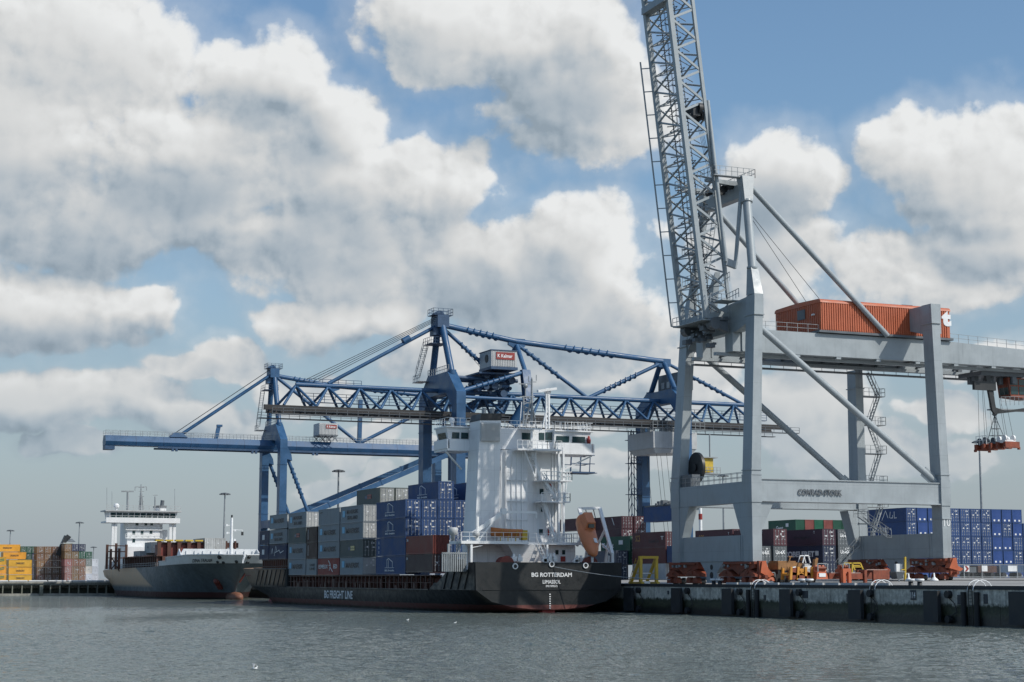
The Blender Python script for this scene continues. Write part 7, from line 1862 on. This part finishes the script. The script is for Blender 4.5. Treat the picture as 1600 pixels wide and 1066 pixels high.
for x in (a.x+.2, c.x-.2): b.box(x-.2,x+.2,176.1,176.5,QZ+.02,a.z-.051)
tag(recenter(b.build('trestle', M['orange']), ((a.x+c.x)/2, 176.3, QZ)), 'small orange trestle at the quay edge before the spreaders', 'trestle')
# olive cab
t = thing('control_cabin', 'little olive yellow cabin frame with grey seat behind the spreaders', 'cabin', (Q(1338,900,182).x, 182, gz))
q = lambda px, py, d=0: W(px, py, y=182.0)+Vector((0,d,0))
b = MB()
for d in (0, 1.8):
    b.bar(q(1331,898,d), q(1332,880,d), .16); b.bar(q(1331.5,880,d), q(1344,880,d), .16); b.bar(q(1344,880,d), q(1350,894,d), .16); b.bar(q(1331,886,d), q(1345,886,d), .12)
b.box(q(1331,880).x,q(1344,880).x,182,183.8,q(0,880).z,q(0,879).z+.05); b.build('frame', M['yellow'], t)
b = MB(); b.box(q(1334,880).x,q(1342,880).x,182.4,183.4,q(0,896).z,q(0,888).z); b.box(q(1331,880).x,q(1345,880).x,182.05,183.6,q(0,901).z,q(0,896).z-.01); b.build('seat', M['tin'], t)
# grey skip and small white gear near the landside leg
t = thing('steel_skip', 'dark grey tapered skip beside the landside bogie', 'skip', (Q(1405,905,181).x, 181, GZ(22)))
q = lambda px, py, d=0: W(px, py, y=181.0)+Vector((0,d,0)); zb, zt = q(0,905).z, q(0,892).z; x0, x1 = q(1399,900).x, q(1412,900).x
b = MB(); b.hexa([(x0+.3,181,zb),(x1-.3,181,zb),(x1-.3,182.2,zb),(x0+.3,182.2,zb)],[(x0,180.8,zt),(x1,180.8,zt),(x1,182.4,zt),(x0,182.4,zt)]); b.build('hopper', M['gray_dark'], t)
b = MB(); b.box(x0-.05,x1+.05,180.75,182.45,zt+.005,zt+.1); b.build('rim', M['steel'], t)
for px, lab in ((1419,'small white weight block beside the grey skip'),(1459,'white cone shaped stop between the landside bogie wheels')):
    x = q(px,906).x; b = MB(); b.lathe((x,180.9,GZ(x)),[(.55,0),(.5,.15),(.12,.5),(.08,1.0)],10); tag(recenter(b.build('stop_block', M['white_plain']), (x,180.9,GZ(x))), lab, 'stop block')
x = q(1423,900).x; b = MB(); b.bar((x,182.2,GZ(x)),(x+.1,182.2,7.2),.22); b.bar((x+.05,182.1,5.6),(x-.6,182.1,5.6),.12); tag(recenter(b.build('marker_post', M['yellow']), (x,182.2,GZ(x))), 'thin yellow post beside the landside bogie', 'post')
x = q(1418,893).x; b = MB(); b.box(x-.5,x+.4,182.6,183,GZ(x)+1.1,GZ(x)+2.2); b.box(x-.1,x+.05,182.7,182.9,GZ(x),GZ(x)+1.09); tag(recenter(b.build('switch_cabinet', M['white_plain']), (x,182.8,GZ(x))), 'white cabinet on a stem left of the yellow post', 'cabinet')
# gulls resting on the water
def gull(px, py, label, wing=False):
    p = W(px, py, z=0.05); t = thing('gull', label, 'gull', (p.x, p.y, 0), 'white gulls'); t.scale = (.55, .55, .55)
    b = MB(); b.lathe((p.x,p.y,.13),[(.02,-.26),(.09,-.16),(.12,0),(.10,.12),(.05,.24)],10,'x'); b.ball((p.x+.22,p.y,.28),.07); b.tube((p.x+.17,p.y,.14),(p.x+.22,p.y,.28),.055,n=8); b.build('body', M['white_plain'], t)
    b = MB(); b.tube((p.x+.27,p.y,.27),(p.x+.36,p.y,.25),.02,.005,n=6); b.build('beak', M['yellow'], t)
    b = MB()
    for s in (-1, 1):
        if wing: b.prism([(p.x-.08,p.y+s*.08,.2),(p.x+.1,p.y+s*.08,.2),(p.x+.05,p.y+s*.3,.5),(p.x-.12,p.y+s*.55,.55)], (0,0,0), (0,0,.015))
        else: b.prism([(p.x-.34,p.y+s*.05,.2),(p.x+.12,p.y+s*.11,.16),(p.x+.08,p.y+s*.10,.22)], (0,0,0), (0,s*.015,0))
    b.build('wing', M['tin'], t)
gull(711, 973.5, 'white gull on the water below the black stern')
gull(637, 969, 'white gull on the water below the black ship side')
gull(398, 1045, 'nearest white gull with raised wings on open water', True)
